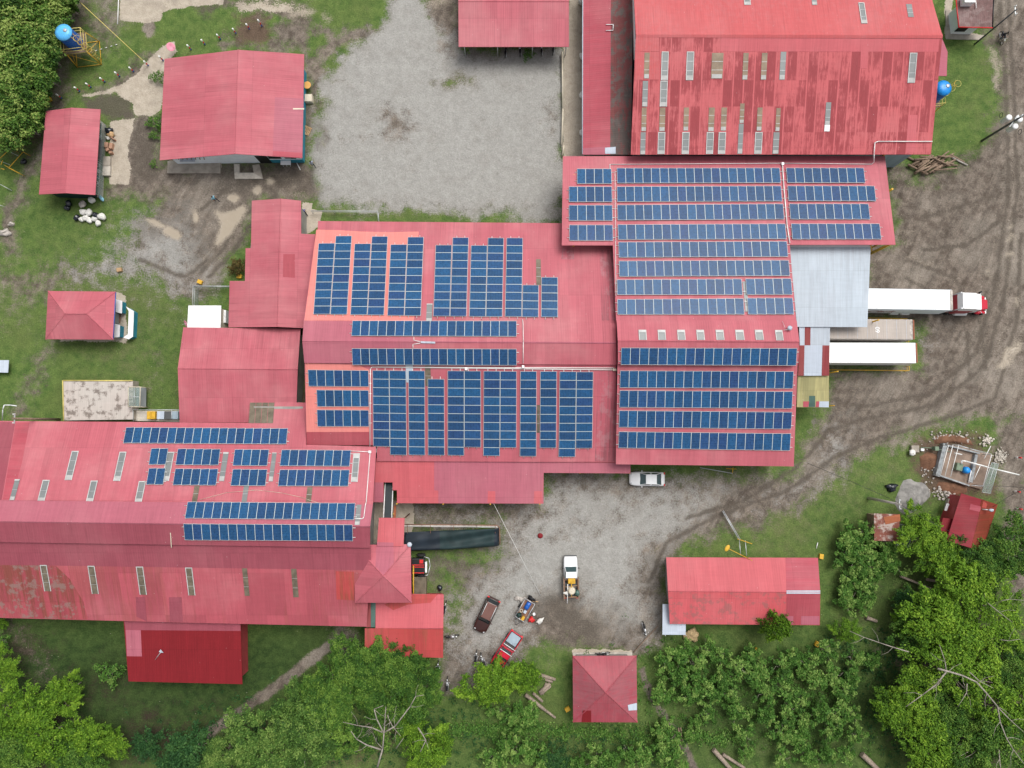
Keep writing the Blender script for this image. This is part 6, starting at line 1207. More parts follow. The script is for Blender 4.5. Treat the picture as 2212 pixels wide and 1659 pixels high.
# ---- motorcycles
def motorcycle(tank='black'):
    r = root('motorcycle', (0, 0, 0), 'x', 'motorcycle')
    for x in (-.62, .62):
        mb = MB(); mb.ring((x, 0, .3), .27, .045, M['rubber'], 'Y', 18); mb.lathe((x, -.04, .3), [(.02, 0), (.05, .0), (.05, .08), (.02, .08)], M['rim'], 8, True, Matrix.Rotation(R(-90), 3, 'X'))
        for k in range(6): a = k*math.pi/3; mb.tube((x, 0, .3), (x+math.cos(a)*.25, 0, .3+math.sin(a)*.25), .008, M['rim'], n=4)
        mb.build('wheel', r, True)
    mb = MB(); mb.blob((.12, 0, .78), (.27, .15, .14), M[tank], 4, .02, 12); mb.build('fuel_tank', r, True)
    mb = MB(); mb.blob((-.38, 0, .76), (.38, .14, .07), M['black'], 5, .02, 12); mb.build('seat', r, True)
    mb = MB(); mb.box((.05, 0, .42), (.36, .26, .32), M['rim']); mb.path([(.6, 0, .3), (.42, 0, .85), (.05, 0, .62), (-.62, 0, .3)], .03, M['dsteel']); mb.build('engine', r, True, .02)
    mb = MB(); mb.path([(.30, -.36, .98), (.42, -.14, .93), (.42, .14, .93), (.30, .36, .98)], .022, M['rim']); mb.build('handlebar', r, True)
    mb = MB(); mb.tube((-.75, -.16, .35), (.1, -.16, .3), .045, M['rim'], .03); mb.build('exhaust_pipe', r, True)
    mb = MB(); mb.blob((.58, 0, .84), (.09, .09, .09), M['alu'], 2, .0); mb.build('headlight', r, True)
    return r
MC = [('black motorcycle standing on grass east of the workshop roof', 961, 1313, 1.35, 'black'), ('motorcycle lying nearly sideways by the south-east corner of the workshop', 976, 1374, .1, 'rim'), ('motorcycle left of two parked above the bright round tree', 1028, 1420, 1.45, 'black'), ('motorcycle right of two parked above the bright round tree', 1043, 1425, 1.9, 'rim'),
      ('dark motorcycle at the edge of the tall trees below the workshop', 947, 1443, 1.6, 'black'), ('motorcycle parked alone near the grass edge west of the bunkhouse', 1392, 1358, -1.4, 'rim'), ('black motorcycle leaning against the square hip-roofed hut', 1302, 1411, .05, 'black'), ('dark motorcycle under the tree below the red pickup', 1117, 1434, .1, 'black'),
      ('motorcycle by the lower edge of the tall trees, mostly hidden', 966, 1477, 1.5, 'rim'), ('motorcycle leftmost of those parked under the open shed', 1092, 110, 1.5, 'black'), ('motorcycle second from left under the open shed', 1123, 107, 1.6, 'rim'), ('motorcycle third from left under the open shed', 1170, 106, 1.5, 'rim'), ('motorcycle rightmost of those parked under the open shed', 1195, 104, 1.5, 'black')]
for k, (lb, x, y, a, tk) in enumerate(MC):
    r = motorcycle(tk); p = W(x, y, .4); r.location = (p.x, p.y, 0); r.rotation_euler = (0, 0, a); r['label'] = lb
r = motorcycle('black'); p = W(2164, 82, .4); r.location = (p.x, p.y, 0); r.rotation_euler = (0, 0, -1.5); r['label'] = 'ridden motorcycle on the road near the brown-roofed office'; RIDE = (p.x, p.y)

# ---- people
def person(label, x, y, face, shirt, legs='jeans', stride=.28, hold=None, sit=False, loc=None):
    """one skinned body; face = heading in radians"""
    J = {}; h = 1.7; z0 = .12 if not sit else .45
    if not sit: P = dict(pel=(0, 0, .92), chest=(.02, 0, 1.25), neck=(.02, 0, 1.46), head=(.05, 0, 1.60), shL=(0, .19, 1.40), elL=(-.06, .27, 1.12), haL=(.12, .28, .90), shR=(0, -.19, 1.40), elR=(-.02, -.28, 1.13), haR=(.20, -.26, .95),
        hiL=(0, .1, .88), knL=(stride*.6, .1, .50), anL=(stride, .1, .09), toL=(stride+.17, .1, .05), hiR=(0, -.1, .88), knR=(-stride*.1, -.1, .48), anR=(-stride, -.1, .12), toR=(-stride+.16, -.1, .05))
    else: P = dict(pel=(-.25, 0, .92), chest=(-.12, 0, 1.22), neck=(-.06, 0, 1.42), head=(-.02, 0, 1.56), shL=(-.1, .19, 1.36), elL=(.1, .28, 1.12), haL=(.3, .3, 1.02), shR=(-.1, -.19, 1.36), elR=(.1, -.28, 1.12), haR=(.3, -.3, 1.02),
        hiL=(-.25, .12, .88), knL=(.15, .24, .75), anL=(0, .24, .35), toL=(.17, .24, .3), hiR=(-.25, -.12, .88), knR=(.15, -.24, .75), anR=(0, -.24, .35), toR=(.17, -.24, .3))
    rad = dict(pel=.14, chest=.15, neck=.055, head=.095, shL=.07, elL=.045, haL=.03, shR=.07, elR=.045, haR=.03, hiL=.095, knL=.065, anL=.045, toL=.04, hiR=.095, knR=.065, anR=.045, toR=.04)
    nm = list(P); E = [('pel', 'chest'), ('chest', 'neck'), ('neck', 'head'), ('chest', 'shL'), ('shL', 'elL'), ('elL', 'haL'), ('chest', 'shR'), ('shR', 'elR'), ('elR', 'haR'), ('pel', 'hiL'), ('hiL', 'knL'), ('knL', 'anL'), ('anL', 'toL'), ('pel', 'hiR'), ('hiR', 'knR'), ('knR', 'anR'), ('anR', 'toR')]
    V_ = [Vector(P[n]) for n in nm]; ED = [(nm.index(a), nm.index(b_)) for a, b_ in E]; RD = [rad[n] for n in nm]
    for s, hn in ((1, 'haL'), (-1, 'haR')):      # four fingers and a thumb on each hand
        d = (Vector(P[hn])-Vector(P['el'+hn[-1]])).normalized(); i0 = nm.index(hn)
        for k, (off, ln) in enumerate(((-.03, .075), (-.01, .085), (.01, .08), (.03, .065), (.045, .045))):
            V_.append(Vector(P[hn])+d*.05+Vector((off*.8, 0, -abs(off)*.2))); V_.append(V_[-1]+d*ln+Vector((0, -s*.02, 0))); ED += [(i0, len(V_)-2), (len(V_)-2, len(V_)-1)]; RD += [.012, .008]
    me = bpy.data.meshes.new('person'); me.from_pydata([tuple(v) for v in V_], ED, []); tmp = bpy.data.objects.new('person', me); COL.objects.link(tmp)
    tmp.modifiers.new('skin', 'SKIN')
    for i, sv in enumerate(me.skin_vertices[0].data): sv.radius = (RD[i], RD[i]); sv.use_root = (i == 0)
    su = tmp.modifiers.new('sub', 'SUBSURF'); su.levels = 1; su.render_levels = 1
    dg = bpy.context.evaluated_depsgraph_get(); dg.update(); bm_ = bpy.data.meshes.new_from_object(tmp.evaluated_get(dg)); bpy.data.objects.remove(tmp)
    bm_.name = 'person'; bm_.materials.clear()
    for m in (M['skin'], M[shirt], M[legs], M['black'], M['hair']): bm_.materials.append(m)
    segm = {('pel', 'chest'): 1, ('chest', 'neck'): 1, ('neck', 'head'): 0, ('chest', 'shL'): 1, ('shL', 'elL'): 1, ('elL', 'haL'): 0, ('chest', 'shR'): 1, ('shR', 'elR'): 1, ('elR', 'haR'): 0, ('pel', 'hiL'): 2, ('hiL', 'knL'): 2, ('knL', 'anL'): 2, ('anL', 'toL'): 3, ('pel', 'hiR'): 2, ('hiR', 'knR'): 2, ('knR', 'anR'): 2, ('anR', 'toR'): 3}
    for f in bm_.polygons:
        c = f.center; best = 9; mi_ = 0
        for (a, b_), m in segm.items():
            A_, B_ = Vector(P[a]), Vector(P[b_]); t_ = max(0, min(1, (c-A_).dot(B_-A_)/(B_-A_).length_squared)); dd = (c-(A_+(B_-A_)*t_)).length/(rad[a]+rad[b_])
            if dd < best: best = dd; mi_ = m
        f.material_index = mi_; f.use_smooth = True
    o = bpy.data.objects.new('person', bm_); COL.objects.link(o)
    hd = Vector(P['head']); mb = MB(); mb.blob(hd+Vector((-.02, 0, .035)), (.115, .10, .105), M['hair'], 3, .03, 12); hr = mb.build('hair', o, True)
    mb = MB(); fx_ = hd.x+.085
    for s in (-1, 1): mb.blob((fx_, s*.035, hd.z), (.014, .014, .01), M['black'], 1, 0, 6, 4); mb.blob((hd.x, s*.098, hd.z-.01), (.02, .012, .03), M['skin'], 1, 0, 6, 4)
    mb.blob((fx_+.018, 0, hd.z-.03), (.018, .014, .022), M['skin'], 1, 0, 6, 4); mb.blob((fx_+.005, 0, hd.z-.065), (.01, .025, .008), M['redp'], 1, 0, 6, 4); mb.build('face', o, True)
    p = W(x, y, 0) if loc is None else Vector((*loc, 0)); o.location = (p.x, p.y, 0); o.rotation_euler = (0, 0, face); tag(o, label, 'person'); return o
person('person in grey shirt and dark trousers walking past the blue-walled house', 678, 359, -.9, 'shirt_g')
person('person in blue shirt stepping through the doorway beside the annex', 661, 462, -1.1, 'shirt_b')
person('person in light blue shirt walking among the puddles', 469, 434, -.5, 'shirt_l')
person('rider in dark clothes seated on the moving motorcycle on the road', 0, 0, -1.5, 'black', sit=True, loc=RIDE)

# ======================= towers, poles, small things =======================
def tank_tower(label, top, zt, rt, hdk, side, ltop, lside, feetrot):
    c = W(*top, zt); o = root('water_tower', (c.x, c.y, 0), label, 'water tower')
    mb = MB(); prof = [(rt*.97, hdk+.12)]; nb = 6
    for k in range(nb): z = hdk+.12+(zt-.25-hdk-.12)*k/nb; dz = (zt-.25-hdk-.12)/nb; prof += [(rt, z+.05), (rt, z+dz*.8), (rt*.965, z+dz*.92)]
    mb.lathe((c.x, c.y, 0), prof, M[lside], 28); tk = mb.build('tank', o)
    mb = MB(); mb.lathe((c.x, c.y, 0), [(rt*1.02, zt-.3), (rt*1.02, zt-.2), (rt*.6, zt+.02), (rt*.25, zt+.08)], M[ltop], 28)
    for k in range(8): a = k*math.pi/4+.3; mb.tube((c.x+math.cos(a)*rt*.5, c.y+math.sin(a)*rt*.5, zt+.03), (c.x+math.cos(a)*rt*.95, c.y+math.sin(a)*rt*.95, zt-.17), .035, M[ltop], n=5)
    mb.build('tank_lid', tk)
    mb = MB(); mb.lathe((c.x+rt*.35, c.y-rt*.1+.2, zt-.02), [(.22, 0), (.24, .12), (.1, .16)], M['steel'], 14); mb.build('hatch', tk)
    q = rt*1.25; cs = [Matrix.Rotation(feetrot, 3, 'Z') @ Vector((sx*q, sy*q, 0)) for sx, sy in ((-1, -1), (1, -1), (1, 1), (-1, 1))]; P = [Vector((c.x, c.y, 0))+v for v in cs]
    mb = MB(); mb.slab([p+Vector((0, 0, hdk+.1)) for p in P], .1, M['oldwood']); mb.build('deck', o)
    mb = MB()
    for i in range(4):
        a, b_ = P[i], P[(i+1) % 4]; ob = (a-Vector((c.x, c.y, 0)))*.22
        for z in (hdk, hdk+.55, hdk+1.1): mb.tube(a+Vector((0, 0, z)), b_+Vector((0, 0, z)), .04, M['yellowp'], n=5)
        mb.tube(a+ob+Vector((0, 0, .1)), b_+(b_-Vector((c.x, c.y, 0)))*.22+Vector((0, 0, .1)), .045, M['yellow'], n=5); mb.tube(a+Vector((0, 0, hdk)), b_+(b_-Vector((c.x, c.y, 0)))*.2+Vector((0, 0, .2)), .03, M['yellow'], n=5)
    mb.build('railing', o)
    for i in range(4): mb = MB(); a = P[i]; ob = (a-Vector((c.x, c.y, 0)))*.22; mb.tube(a+ob, a+Vector((0, 0, hdk)), .06, M['yellow'], n=6); mb.tube(a+Vector((0, 0, hdk)), a+Vector((0, 0, hdk+1.1)), .04, M['yellowp'], n=6); mb.build('leg', o)
    # caged ladder
    L = Vector((c.x, c.y, 0))+Vector((math.cos(side), math.sin(side), 0))*(q*1.15); t_ = Vector((-math.sin(side), math.cos(side), 0))*.22; out = Vector((math.cos(side), math.sin(side), 0))
    mb = MB(); top_ = zt+.2
    for s in (-1, 1): mb.tube(L+t_*s+out*.35, L+t_*s+Vector((0, 0, top_)), .03, M['yellow'], n=5)
    for k in range(int(top_/.35)): f = k*.35/top_; p = L+out*.35*(1-f)+Vector((0, 0, k*.35)); mb.tube(p-t_, p+t_, .02, M['yellow'], n=4)
    for k in range(5): z = top_*(.35+.15*k); mb.ring(L+out*.45+Vector((0, 0, z)), .4, .025, M['yellowp'], n=14)
    mb.build('ladder', o); return o
tank_tower('blue water tank on yellow frame tower by the forest edge', (134.5, 67.5), 5.3, 1.04, 2.6, -.45, 'bluetank_top', 'bluetank', .12)
tank_tower('bright blue water tank on yellow tower at the east end of the warehouse', (2041, 188), 7.2, .92, 4.2, .3, 'bluetop2', 'bluetank', .1)
# utility poles
def pole(label, base, top, zt, r0, r1, m, extra=None, group=None, name='utility_pole'):
    """vertical pole; base pixel gives where it stands"""
    b_ = W(*base, 0); o = root(name, b_, label, 'pole', group); mb = MB(); mb.tube((b_.x, b_.y, -.2), (b_.x, b_.y, zt), r0, M[m], r1, 10); mb.build('shaft', o)
    if extra: extra(o, b_, zt)
    return o
def xfm(o, b_, zt):
    mb = MB(); mb.box((b_.x+.1, b_.y, zt-.7), (2.6, .12, .12), M['steel'], rz=.3); mb.box((b_.x, b_.y, zt-2.3), (1.9, .12, .12), M['steel'], rz=.9); mb.build('crossarm', o)
    for k, (dx, dy) in enumerate(((-.75, .35), (.55, .1), (-.05, -.75))):
        mb = MB(); mb.lathe((b_.x+dx, b_.y+dy, zt-3.2), [(.3, 0), (.34, .05), (.34, 1.1), (.36, 1.12), (.36, 1.2), (.2, 1.28)], M['whiteroof'], 16); mb.build('transformer', o)
    mb = MB()
    for dx in (-1.1, -.4, .5, 1.2): mb.tube((b_.x+dx, b_.y+dx*.3, zt-.65), (b_.x+dx, b_.y+dx*.3, zt-.3), .07, M['white'], n=8)
    mb.build('insulator', o); mb = MB(); mb.ring((b_.x-1.3, b_.y+.9, zt-2.6), .3, .035, M['black'], 'X', 14); mb.ring((b_.x+.9, b_.y-1.2, zt-2.6), .3, .035, M['black'], 'X', 14); mb.build('cable_loop', o)
pole('utility pole carrying white transformers beside the road at upper right', (2121, 304), None, 8.0, .17, .11, 'dsteel', xfm)
def ins3(o, b_, zt):
    mb = MB(); mb.box((b_.x, b_.y, zt-.3), (.1, 1.2, .1), M['steel']); mb.build('crossarm', o)
    mb = MB(); [mb.tube((b_.x, b_.y+d, zt-.25), (b_.x, b_.y+d, zt), .05, M['white'], n=6) for d in (-.5, 0, .5)]; mb.build('insulator', o)
pole('pale concrete pole beside the grey sand pile', (1876, 1076), None, 7.2, .19, .11, 'stone', ins3)
pole('slanted-looking grey pole near the office and road', (2106, 95), None, 7.5, .12, .08, 'dsteel', ins3)
pole('dark timber pole standing at the corner of the stained platform', (129, 906), None, 8.2, .17, .12, 'oldwood', ins3)
def lampx(o, b_, zt):
    mb = MB(); t_ = W(1571, 1184, 4.3); mb.tube((b_.x, b_.y, 3.0), t_, .04, M['yellow'], n=6); mb.build('arm', o)
    mb = MB(); mb.blob(t_, (.45, .25, .08), M['yellow'], 3, .0, 12, rz=1.0); mb.build('lamp_head', o)
pole('lattice lamp pole with yellow lamp head north of the bunkhouse', (1605, 1200), None, 3.2, .06, .05, 'yellow', lampx, name='lamp_pole')
o = root('gate_mast', W(1565, 1108, 0), 'grey lattice boom lying over the track edge north of the bunkhouse', 'boom')
mb = MB(); a, c = W(1560, 1104, .4), W(1597, 1167, .6); dd = Vector((.15, .1, 0))
mb.tube(a, c, .035, M['steel']); mb.tube(a+dd, c+dd, .035, M['steel']); mb.tube(a+Vector((0, 0, .25)), c+Vector((0, 0, .25)), .035, M['steel'])
for k in range(12): mb.tube(a.lerp(c, k/12), (a+dd).lerp(c+dd, (k+1)/12), .02, M['steel'], n=4)
mb.build('lattice', o)
mb = MB(); mb.tube(c, c+Vector((0, -1.8, .4)), .05, M['steel']); mb.tube(c+Vector((.7, 0, .1)), c+Vector((.7, -1.8, .5)), .05, M['steel']); mb.tube(c+Vector((-.3, .2, .2)), c+Vector((1.5, -.4, .2)), .05, M['yellow']); mb.build('stand', o)
def post(label, x, y, zt, m1='white', group=None, tilt=(0, 0)):
    b_ = W(x, y, 0); o = root('marker_post', b_, label, 'post', group)
    mb = MB(); mb.tube(b_, b_+Vector((tilt[0]*.3, tilt[1]*.3, zt*.3)), .095, M['bluep'], n=8); mb.build('base_band', o)
    mb = MB(); mb.tube(b_+Vector((tilt[0]*.3, tilt[1]*.3, zt*.3)), b_+Vector((tilt[0]*.6, tilt[1]*.6, zt*.6)), .095, M['redp'], n=8); mb.build('middle_band', o)
    mb = MB(); mb.tube(b_+Vector((tilt[0]*.6, tilt[1]*.6, zt*.6)), b_+Vector((tilt[0], tilt[1], zt)), .095, M['pvc'], n=8); mb.build('top_band', o)
gp = 'tricolour marker posts in a row across the upper lawn'
PP = [(535, 850), (420, 890), (690, 790), (788, 757), (908, 710), (1035, 662), (1157, 620), (1283, 568), (1412, 525), (1652, 430), (1772, 385), (1905, 340), (2040, 290), (2155, 250)]
for k, (x, y) in enumerate(PP): post('marker post banded white, red and blue, %s from left across the upper lawn' % ['leftmost but one', 'leftmost', 'third', 'fourth', 'fifth', 'sixth', 'seventh', 'eighth', 'ninth', 'tenth', 'eleventh', 'twelfth', 'thirteenth', 'fourteenth'][k], x/4, y/4, 1.15, group=gp)
post('tricolour marker post nearest the light pole top of the lawn', 566, 57, 1.5); 
for k, (x, y, lb) in enumerate(((2193, 988, 'topmost red and white roadside post near the pump station'), (2190, 1061, 'red and white roadside post, second down near the pump station'), (2194, 1098, 'red and white roadside post north-east of the crimson house'), (2193, 1136, 'lowest red and white roadside post east of the crimson house'))):
    b_ = W(x, y, 0); o = root('roadside_post', b_, lb, 'post', 'red and white posts along the right road'); mb = MB(); mb.tube(b_, b_+Vector((0, 0, .6)), .09, M['white'], n=8); mb.build('lower_band', o); mb = MB(); mb.tube(b_+Vector((0, 0, .6)), b_+Vector((0, 0, 1.1)), .09, M['redp'], n=8); mb.build('upper_band', o)
mb = MB(); mb.path([W(256, 0, .3), W(254, 52, .1)], .06, M['pvc']); tag(mb.build('white_pipe'), 'white pipe lying along the edge of the upper left slab', 'pipe')
mb = MB(); mb.tube(W(170, 2, 3.2), W(308, 130, 1.4), .045, M['yellowp'], n=6); tag(mb.build('yellow_pipe'), 'long pale yellow pipe slanting across the upper lawn', 'pipe')
for k in range(9):
    mb = MB(); a = W(205+k*5.5, 110-k*1.6, .1); mb.tube(a, a+Vector((.25, .08, 0)), .05, M['pvc'], n=5)
    if k in (0, 2, 4, 6, 8): tag(mb.build('pipe_piece'), 'broken white pipe piece on the lawn beside the tank tower', 'pipe piece', 'broken pipe pieces by the tank tower')
def dish(label, c, z, rr, m='pink', tl=.5):
    p = W(*c, z); o = root('satellite_dish', (p.x, p.y, 0), label, 'satellite dish'); q = Matrix.Rotation(tl, 3, 'Y') @ Matrix.Rotation(.4, 3, 'X')
    mb = MB(); mb.lathe(p, [(.03, -.12), (rr*.5, -.09), (rr*.85, -.02), (rr, .04), (rr*.97, .05), (rr*.5, -.05), (.02, -.08)], M[m], 20, True, q); mb.build('reflector', o)
    mb = MB(); mb.tube((p.x, p.y, 0), p-Vector((0, 0, .1)), .03, M['steel'], n=6); mb.tube(p+q @ Vector((rr*.8, 0, 0)), p+q @ Vector((0, 0, .45)), .02, M['steel'], n=5); mb.build('mast', o)
dish('pink satellite dish on the lawn by the upper left house', (369, 101), 1.2, .52); dish('pink satellite dish beside the white flat roof', (401.5, 699), 2.4, .42, tl=-.9)
mb = MB(); mb.lathe(W(667, 190, 0), [(.08, 0), (.08, .7), (.48, .72), (.5, .76), (.46, .78)], M['orange'], 22); tag(mb.build('round_table'), 'round orange-topped table outside the blue-walled house', 'table')
mb = MB(); p = W(667, 212.5, .5); mb.box((p.x, p.y, .35), (.95, .95, .7), M['cream']); tag(mb.build('stone_block'), 'square cream block beside the round table', 'block')
def slatpallet(o, c, rz, m='wood'):
    mb = MB(); Mx = Matrix.Translation(c) @ Matrix.Rotation(rz, 4, 'Z')
    for k in range(6): mb.box(None, (1.1, .12, .03), M[m], mat4=Mx @ Matrix.Translation((0, -.5+.2*k, .13)))
    for x in (-.5, 0, .5): mb.box(None, (.09, 1.15, .1), M[m], mat4=Mx @ Matrix.Translation((x, 0, .06)))
    return mb
mb = slatpallet(None, W(662, 282, .0), 1.15); tag(mb.build('pallet'), 'pale wooden pallet leaning by the east wall of the blue-walled house', 'pallet')
o = root('bench_frame', W(618, 352, 0), 'white-topped bench outside the blue-walled house', 'bench'); mb = MB(); mb.slab([W(x, y, .8) for x, y in ((606, 346), (628, 346), (628, 356), (606, 356))], .05, M['white']); mb.build('top', o)
for x, y in ((610, 357), (618, 357), (626, 357)): mb = MB(); mb.tube(W(x, y-8, .8), W(x+2, y+3, 0), .03, M['white'], n=5); mb.build('leg', o)
mb = MB(); mb.tube(W(641, 352, .2), W(649, 367, .1), .06, M['pvc']); tag(mb.build('white_pole'), 'short white pole on gravel below the blue-walled house', 'pole')
mb = MB(); q = [W(505, 353, .25), W(520, 353, .25), W(521, 372, .25), W(557, 372, .25), W(560, 352, .25), W(575, 355, .25), W(569, 386, .25), W(507, 386, .25)]
mb.slab([W(505, 354, .25), W(517, 354, .25), W(517, 373, .25), W(507, 386, .25)], .25, M['concw']); mb.slab([W(507, 386, .25), W(517, 373, .25), W(548, 373, .25), W(568, 386, .25)], .25, M['concw']); mb.slab([W(548, 373, .25), W(545, 357, .25), W(560, 354, .25), W(568, 386, .25)], .25, M['conc'])
tag(mb.build('concrete_step'), 'pale concrete kerb round a bare bed before the blue-walled house', 'kerb')
# concrete kerb wall of the gravel yard
mb = MB(); mb.path([W(1214.5, 112, .5), W(1216, 235, .5), W(1213.5, 312, .5)], .12, M['cream'], 4); mb.path([W(1218, 314, .4), W(1215, 336, .4)], .1, M['cream'], 4); tag(mb.build('low_wall'), 'thin cream kerb wall along the east side of the gravel yard', 'wall')
for k, (x, y, lb) in enumerate(((1255, 4, 'white sack topmost beside the long lean-to'), (1257, 121, 'white sack second down beside the long lean-to'), (1257, 205, 'grey box beside the long lean-to'), (1257, 286, 'white round basin lowest beside the long lean-to'))):
    mb = MB(); mb.blob(W(x, y, .5), (.35, .45, .35), M['whitebag'], k, .1); tag(mb.build('sack'), lb, 'sack')
for x, y, s_, nm in ((1139, 116, .8, 'shrub'),): pass
# bags below the small house
BG = [(180, 458, .5, 0, 'topmost white sack, left of its pair'), (192, 459, .5, 0, 'topmost white sack, right of its pair'), (176, 474, .38, 0, 'leftmost small white sack in the heap'), (185, 471, .45, 0, 'white sack in the middle of the heap'), (193, 476, .42, 0, 'white sack below the middle of the heap'), (204, 473, .42, 0, 'white sack just left of the lowest one'), (212, 482, .42, 0, 'lowest white sack in the heap'), (220, 468, .55, 0, 'large white sack at the right end of the heap'),
      (165.5, 470, .45, 1, 'black bag at the left end of the sack heap'), (206, 465, .45, 1, 'black bag between the white sacks'), (178, 440, .0, 0, ''), (148, 439, .45, 1, 'black bag against the dark green end wall'), (145, 449, .42, 1, 'lower black bag below the small house'), (178, 441, .5, 2, 'tan sack lying alone below the small house'), (198, 432, .5, 0, 'pale lilac bundle against the small house wall'), (51, 349, .42, 1, 'black bag on grass left of the small house'), (950, 1270, .4, 1, 'black bag on the grass beside the tower')]
for k, (x, y, s_, bk, lb) in enumerate(BG):
    if not s_: continue
    mb = MB(); mb.blob(W(x, y, s_*.6), (s_, s_*.8, s_*.7), M[['whitebag', 'blackbag', 'card'][bk] if bk != 2 else 'stone'], k*7+1, .12, 14, 9, rz=k*1.3); tag(mb.build('sack' if bk != 1 else 'rubbish_bag'), lb, 'sack' if bk != 1 else 'rubbish bag', 'sacks and bags heaped below the small house' if k < 10 else None)
# clutter by the small house
CL = [(235, 282, .5, 'blackbag', 'black bag at the top of the clutter pile'), (239, 291, .45, 'wood', 'pale crate top of the clutter pile'), (233, 298, .3, 'whitebag', 'white bundle in the clutter pile')]
for k, (x, y, s_, m, lb) in enumerate(CL): mb = MB(); mb.blob(W(x, y, s_*.6), (s_, s_*.9, s_*.6), M[m], k+50, .25); tag(mb.build('bundle'), lb, 'bundle')
for k, (x, y, a, b__, rz, lb) in enumerate(((231, 314, .7, .45, 1.5, 'brown carton left in the clutter pile'), (241, 316, .75, .4, 1.4, 'brown carton right in the clutter pile'), (233, 324, .4, .35, .4, 'small brown carton near the foot of the clutter pile'), (240, 330, .4, .3, .2, 'yellowish carton at the foot of the clutter pile'), (245, 300, .6, .15, -.6, 'narrow plank leaning in the clutter pile'))):
    p = W(x, y, .3); mb = MB(); mb.box((p.x, p.y, .28), (a, b__, .5), M['card'], rz=rz); tag(mb.build('cardboard_box', bevel=.02), lb, 'box', 'cartons piled east of the small house')
for y, lb in ((349, 'upper concrete cover slab beside the veranda'), (370, 'lower paler concrete cover slab beside the veranda')):
    p = W(231, y, .2); mb = MB(); mb.box((p.x, p.y, .2), (1.0, 1.25, .4), M['conc' if y < 360 else 'concw']); tag(mb.build('concrete_slab', bevel=.03), lb, 'slab')
# items on the veranda
for k, (x, y, m) in enumerate(((211, 396, 'white'), (214, 358, 'white'), (210, 366, 'teal'), (216, 372, 'white'), (209, 378, 'white'), (213, 385, 'teal'), (215, 320, 'zinc_y'), (216, 295, 'zinc_y'))):
    mb = MB(); mb.lathe(W(x, y, .15), [(.16, 0), (.24, .3), (.2, .32), (.14, .1)], M[m], 12); tag(mb.build('basin'), 'small basin standing inside the caged veranda', 'basin', 'basins inside the caged veranda')
mb = MB(); mb.blob(W(219, 428, .15), (.55, .22, .12), M['shirt_l'], 4, .1, rz=-.9); tag(mb.build('kayak_shaped_tub'), 'light blue tub at the corner of the small house', 'tub')
# goal-like yellow frames at far left
o = root('pipe_rack', W(20, 360, 0), 'yellow pipe frame standing on grass at the far left edge', 'frame'); mb = MB()
for a, c in (((0, 342), (24, 320)), ((19, 363), (50, 328)), ((10, 357), (37, 372)), ((2, 364), (10, 366)), ((2, 356), (6, 346))): mb.tube(W(*a, 1.4), W(*c, 1.4), .05, M['yellow'], n=6)
for a in ((24, 320), (50, 328), (37, 372), (19, 363)): mb.tube(W(*a, 1.4), Vector((W(*a, 1.4).x, W(*a, 1.4).y, 0)), .045, M['yellow'], n=6)
mb.build('frame', o); mb = MB(); mb.tube(W(8, 321, 1.2), W(40, 337, 1.2), .025, M['steel'], n=4); mb.tube(W(0, 348, 1.2), W(22, 356, 1.2), .025, M['steel'], n=4); mb.build('crossbar', o)
for k, (a, c, lb) in enumerate((((0, 398), (26, 412), 'upper thin grey pole entering from the left edge'), ((0, 443), (13, 448), 'lower thin grey pole entering from the left edge'))):
    mb = MB(); mb.tube(W(*a, .8), W(*c, .1), .035, M['steel'], n=5); tag(mb.build('thin_pole'), lb, 'pole')
# signs / little yellow boxes on lawns
for k, (x, y, lb) in enumerate(((432, 609, 'yellow plastic box on the lawn above the mesh fence'), (517, 597, 'yellow plastic box against the annex wall'), (258, 583, 'pinkish square tile on the lawn above the kiosk'), (1226, 1532, 'yellow box left of the square hut'), (1633, 1405, 'yellow box on grass above the cacao grove'), (1765, 1391-808+808-0, 'yellow box below the bunkhouse'), (1774, 1202, 'yellow sheet at the north-east corner of the bunkhouse'), (8, 1162-200, 'x'), (106, 214, 'yellow bin at the forest edge'))):
    if lb == 'x': continue
    p = W(x, y, .2); mb = MB(); mb.box((p.x, p.y, .18), (.62, .5, .35), M['yellow' if 'yellow' in lb else 'wood'], rz=-.4+k*.3); tag(mb.build('crate', bevel=.03), lb, 'box')
# spiky purple shrub handled with vegetation; stained platform
o = root('platform', W(218, 865, 0), 'stained flat concrete platform with yellow edging beside the long hall', 'platform')
M['stained'] = mat_roof('stained_concrete_top', (.50, .46, .42), 'x', sheetw=40, seg=60, vary=.02, dirt=.0, fade=.05, rough=.9, moss=(.85, (.17, .14, .12)))
mb = MB(); q = [W(136, 822, 1.4), W(287, 822.5, 1.4), W(287, 906, 1.4), W(138, 908, 1.4)]; mb.prism([Vector((p.x, p.y, -.1)) for p in q], q, M['stained'], mside=M['conc']); mb.build('slab', o)
mb = MB(); e = Vector((0, 0, .06)); mb.path([q[3]+e, q[0]+e, q[1]+e], .08, M['yellowp'], 4); mb.build('edging', o)
o = root('cage', W(290, 857, 0), 'rectangular steel mesh cage standing at the platform corner', 'cage'); P = [W(277, 836, 2.0), W(303, 836, 2.0), W(302, 879, 2.0), W(277, 878, 2.0)]
mb = MB(); mb.path(P+[P[0]], .06, M['cream'], 4); mb.path([P[0].lerp(P[3], .5), P[1].lerp(P[2], .5)], .04, M['steel'], 4); mb.path([P[0].lerp(P[1], .5), P[3].lerp(P[2], .5)], .04, M['steel'], 4)
for p in P: mb.tube(p, Vector((p.x, p.y, 0)), .05, M['cream'], n=5)
mb.build('frame', o); mb = MB(); mb.face(P, M['mesh']); mb.build('mesh_panel', o); mb = MB(); mb.slab([Vector((p.x, p.y, .6)) for p in P], .1, M['skyl']); mb.build('base_plate', o)
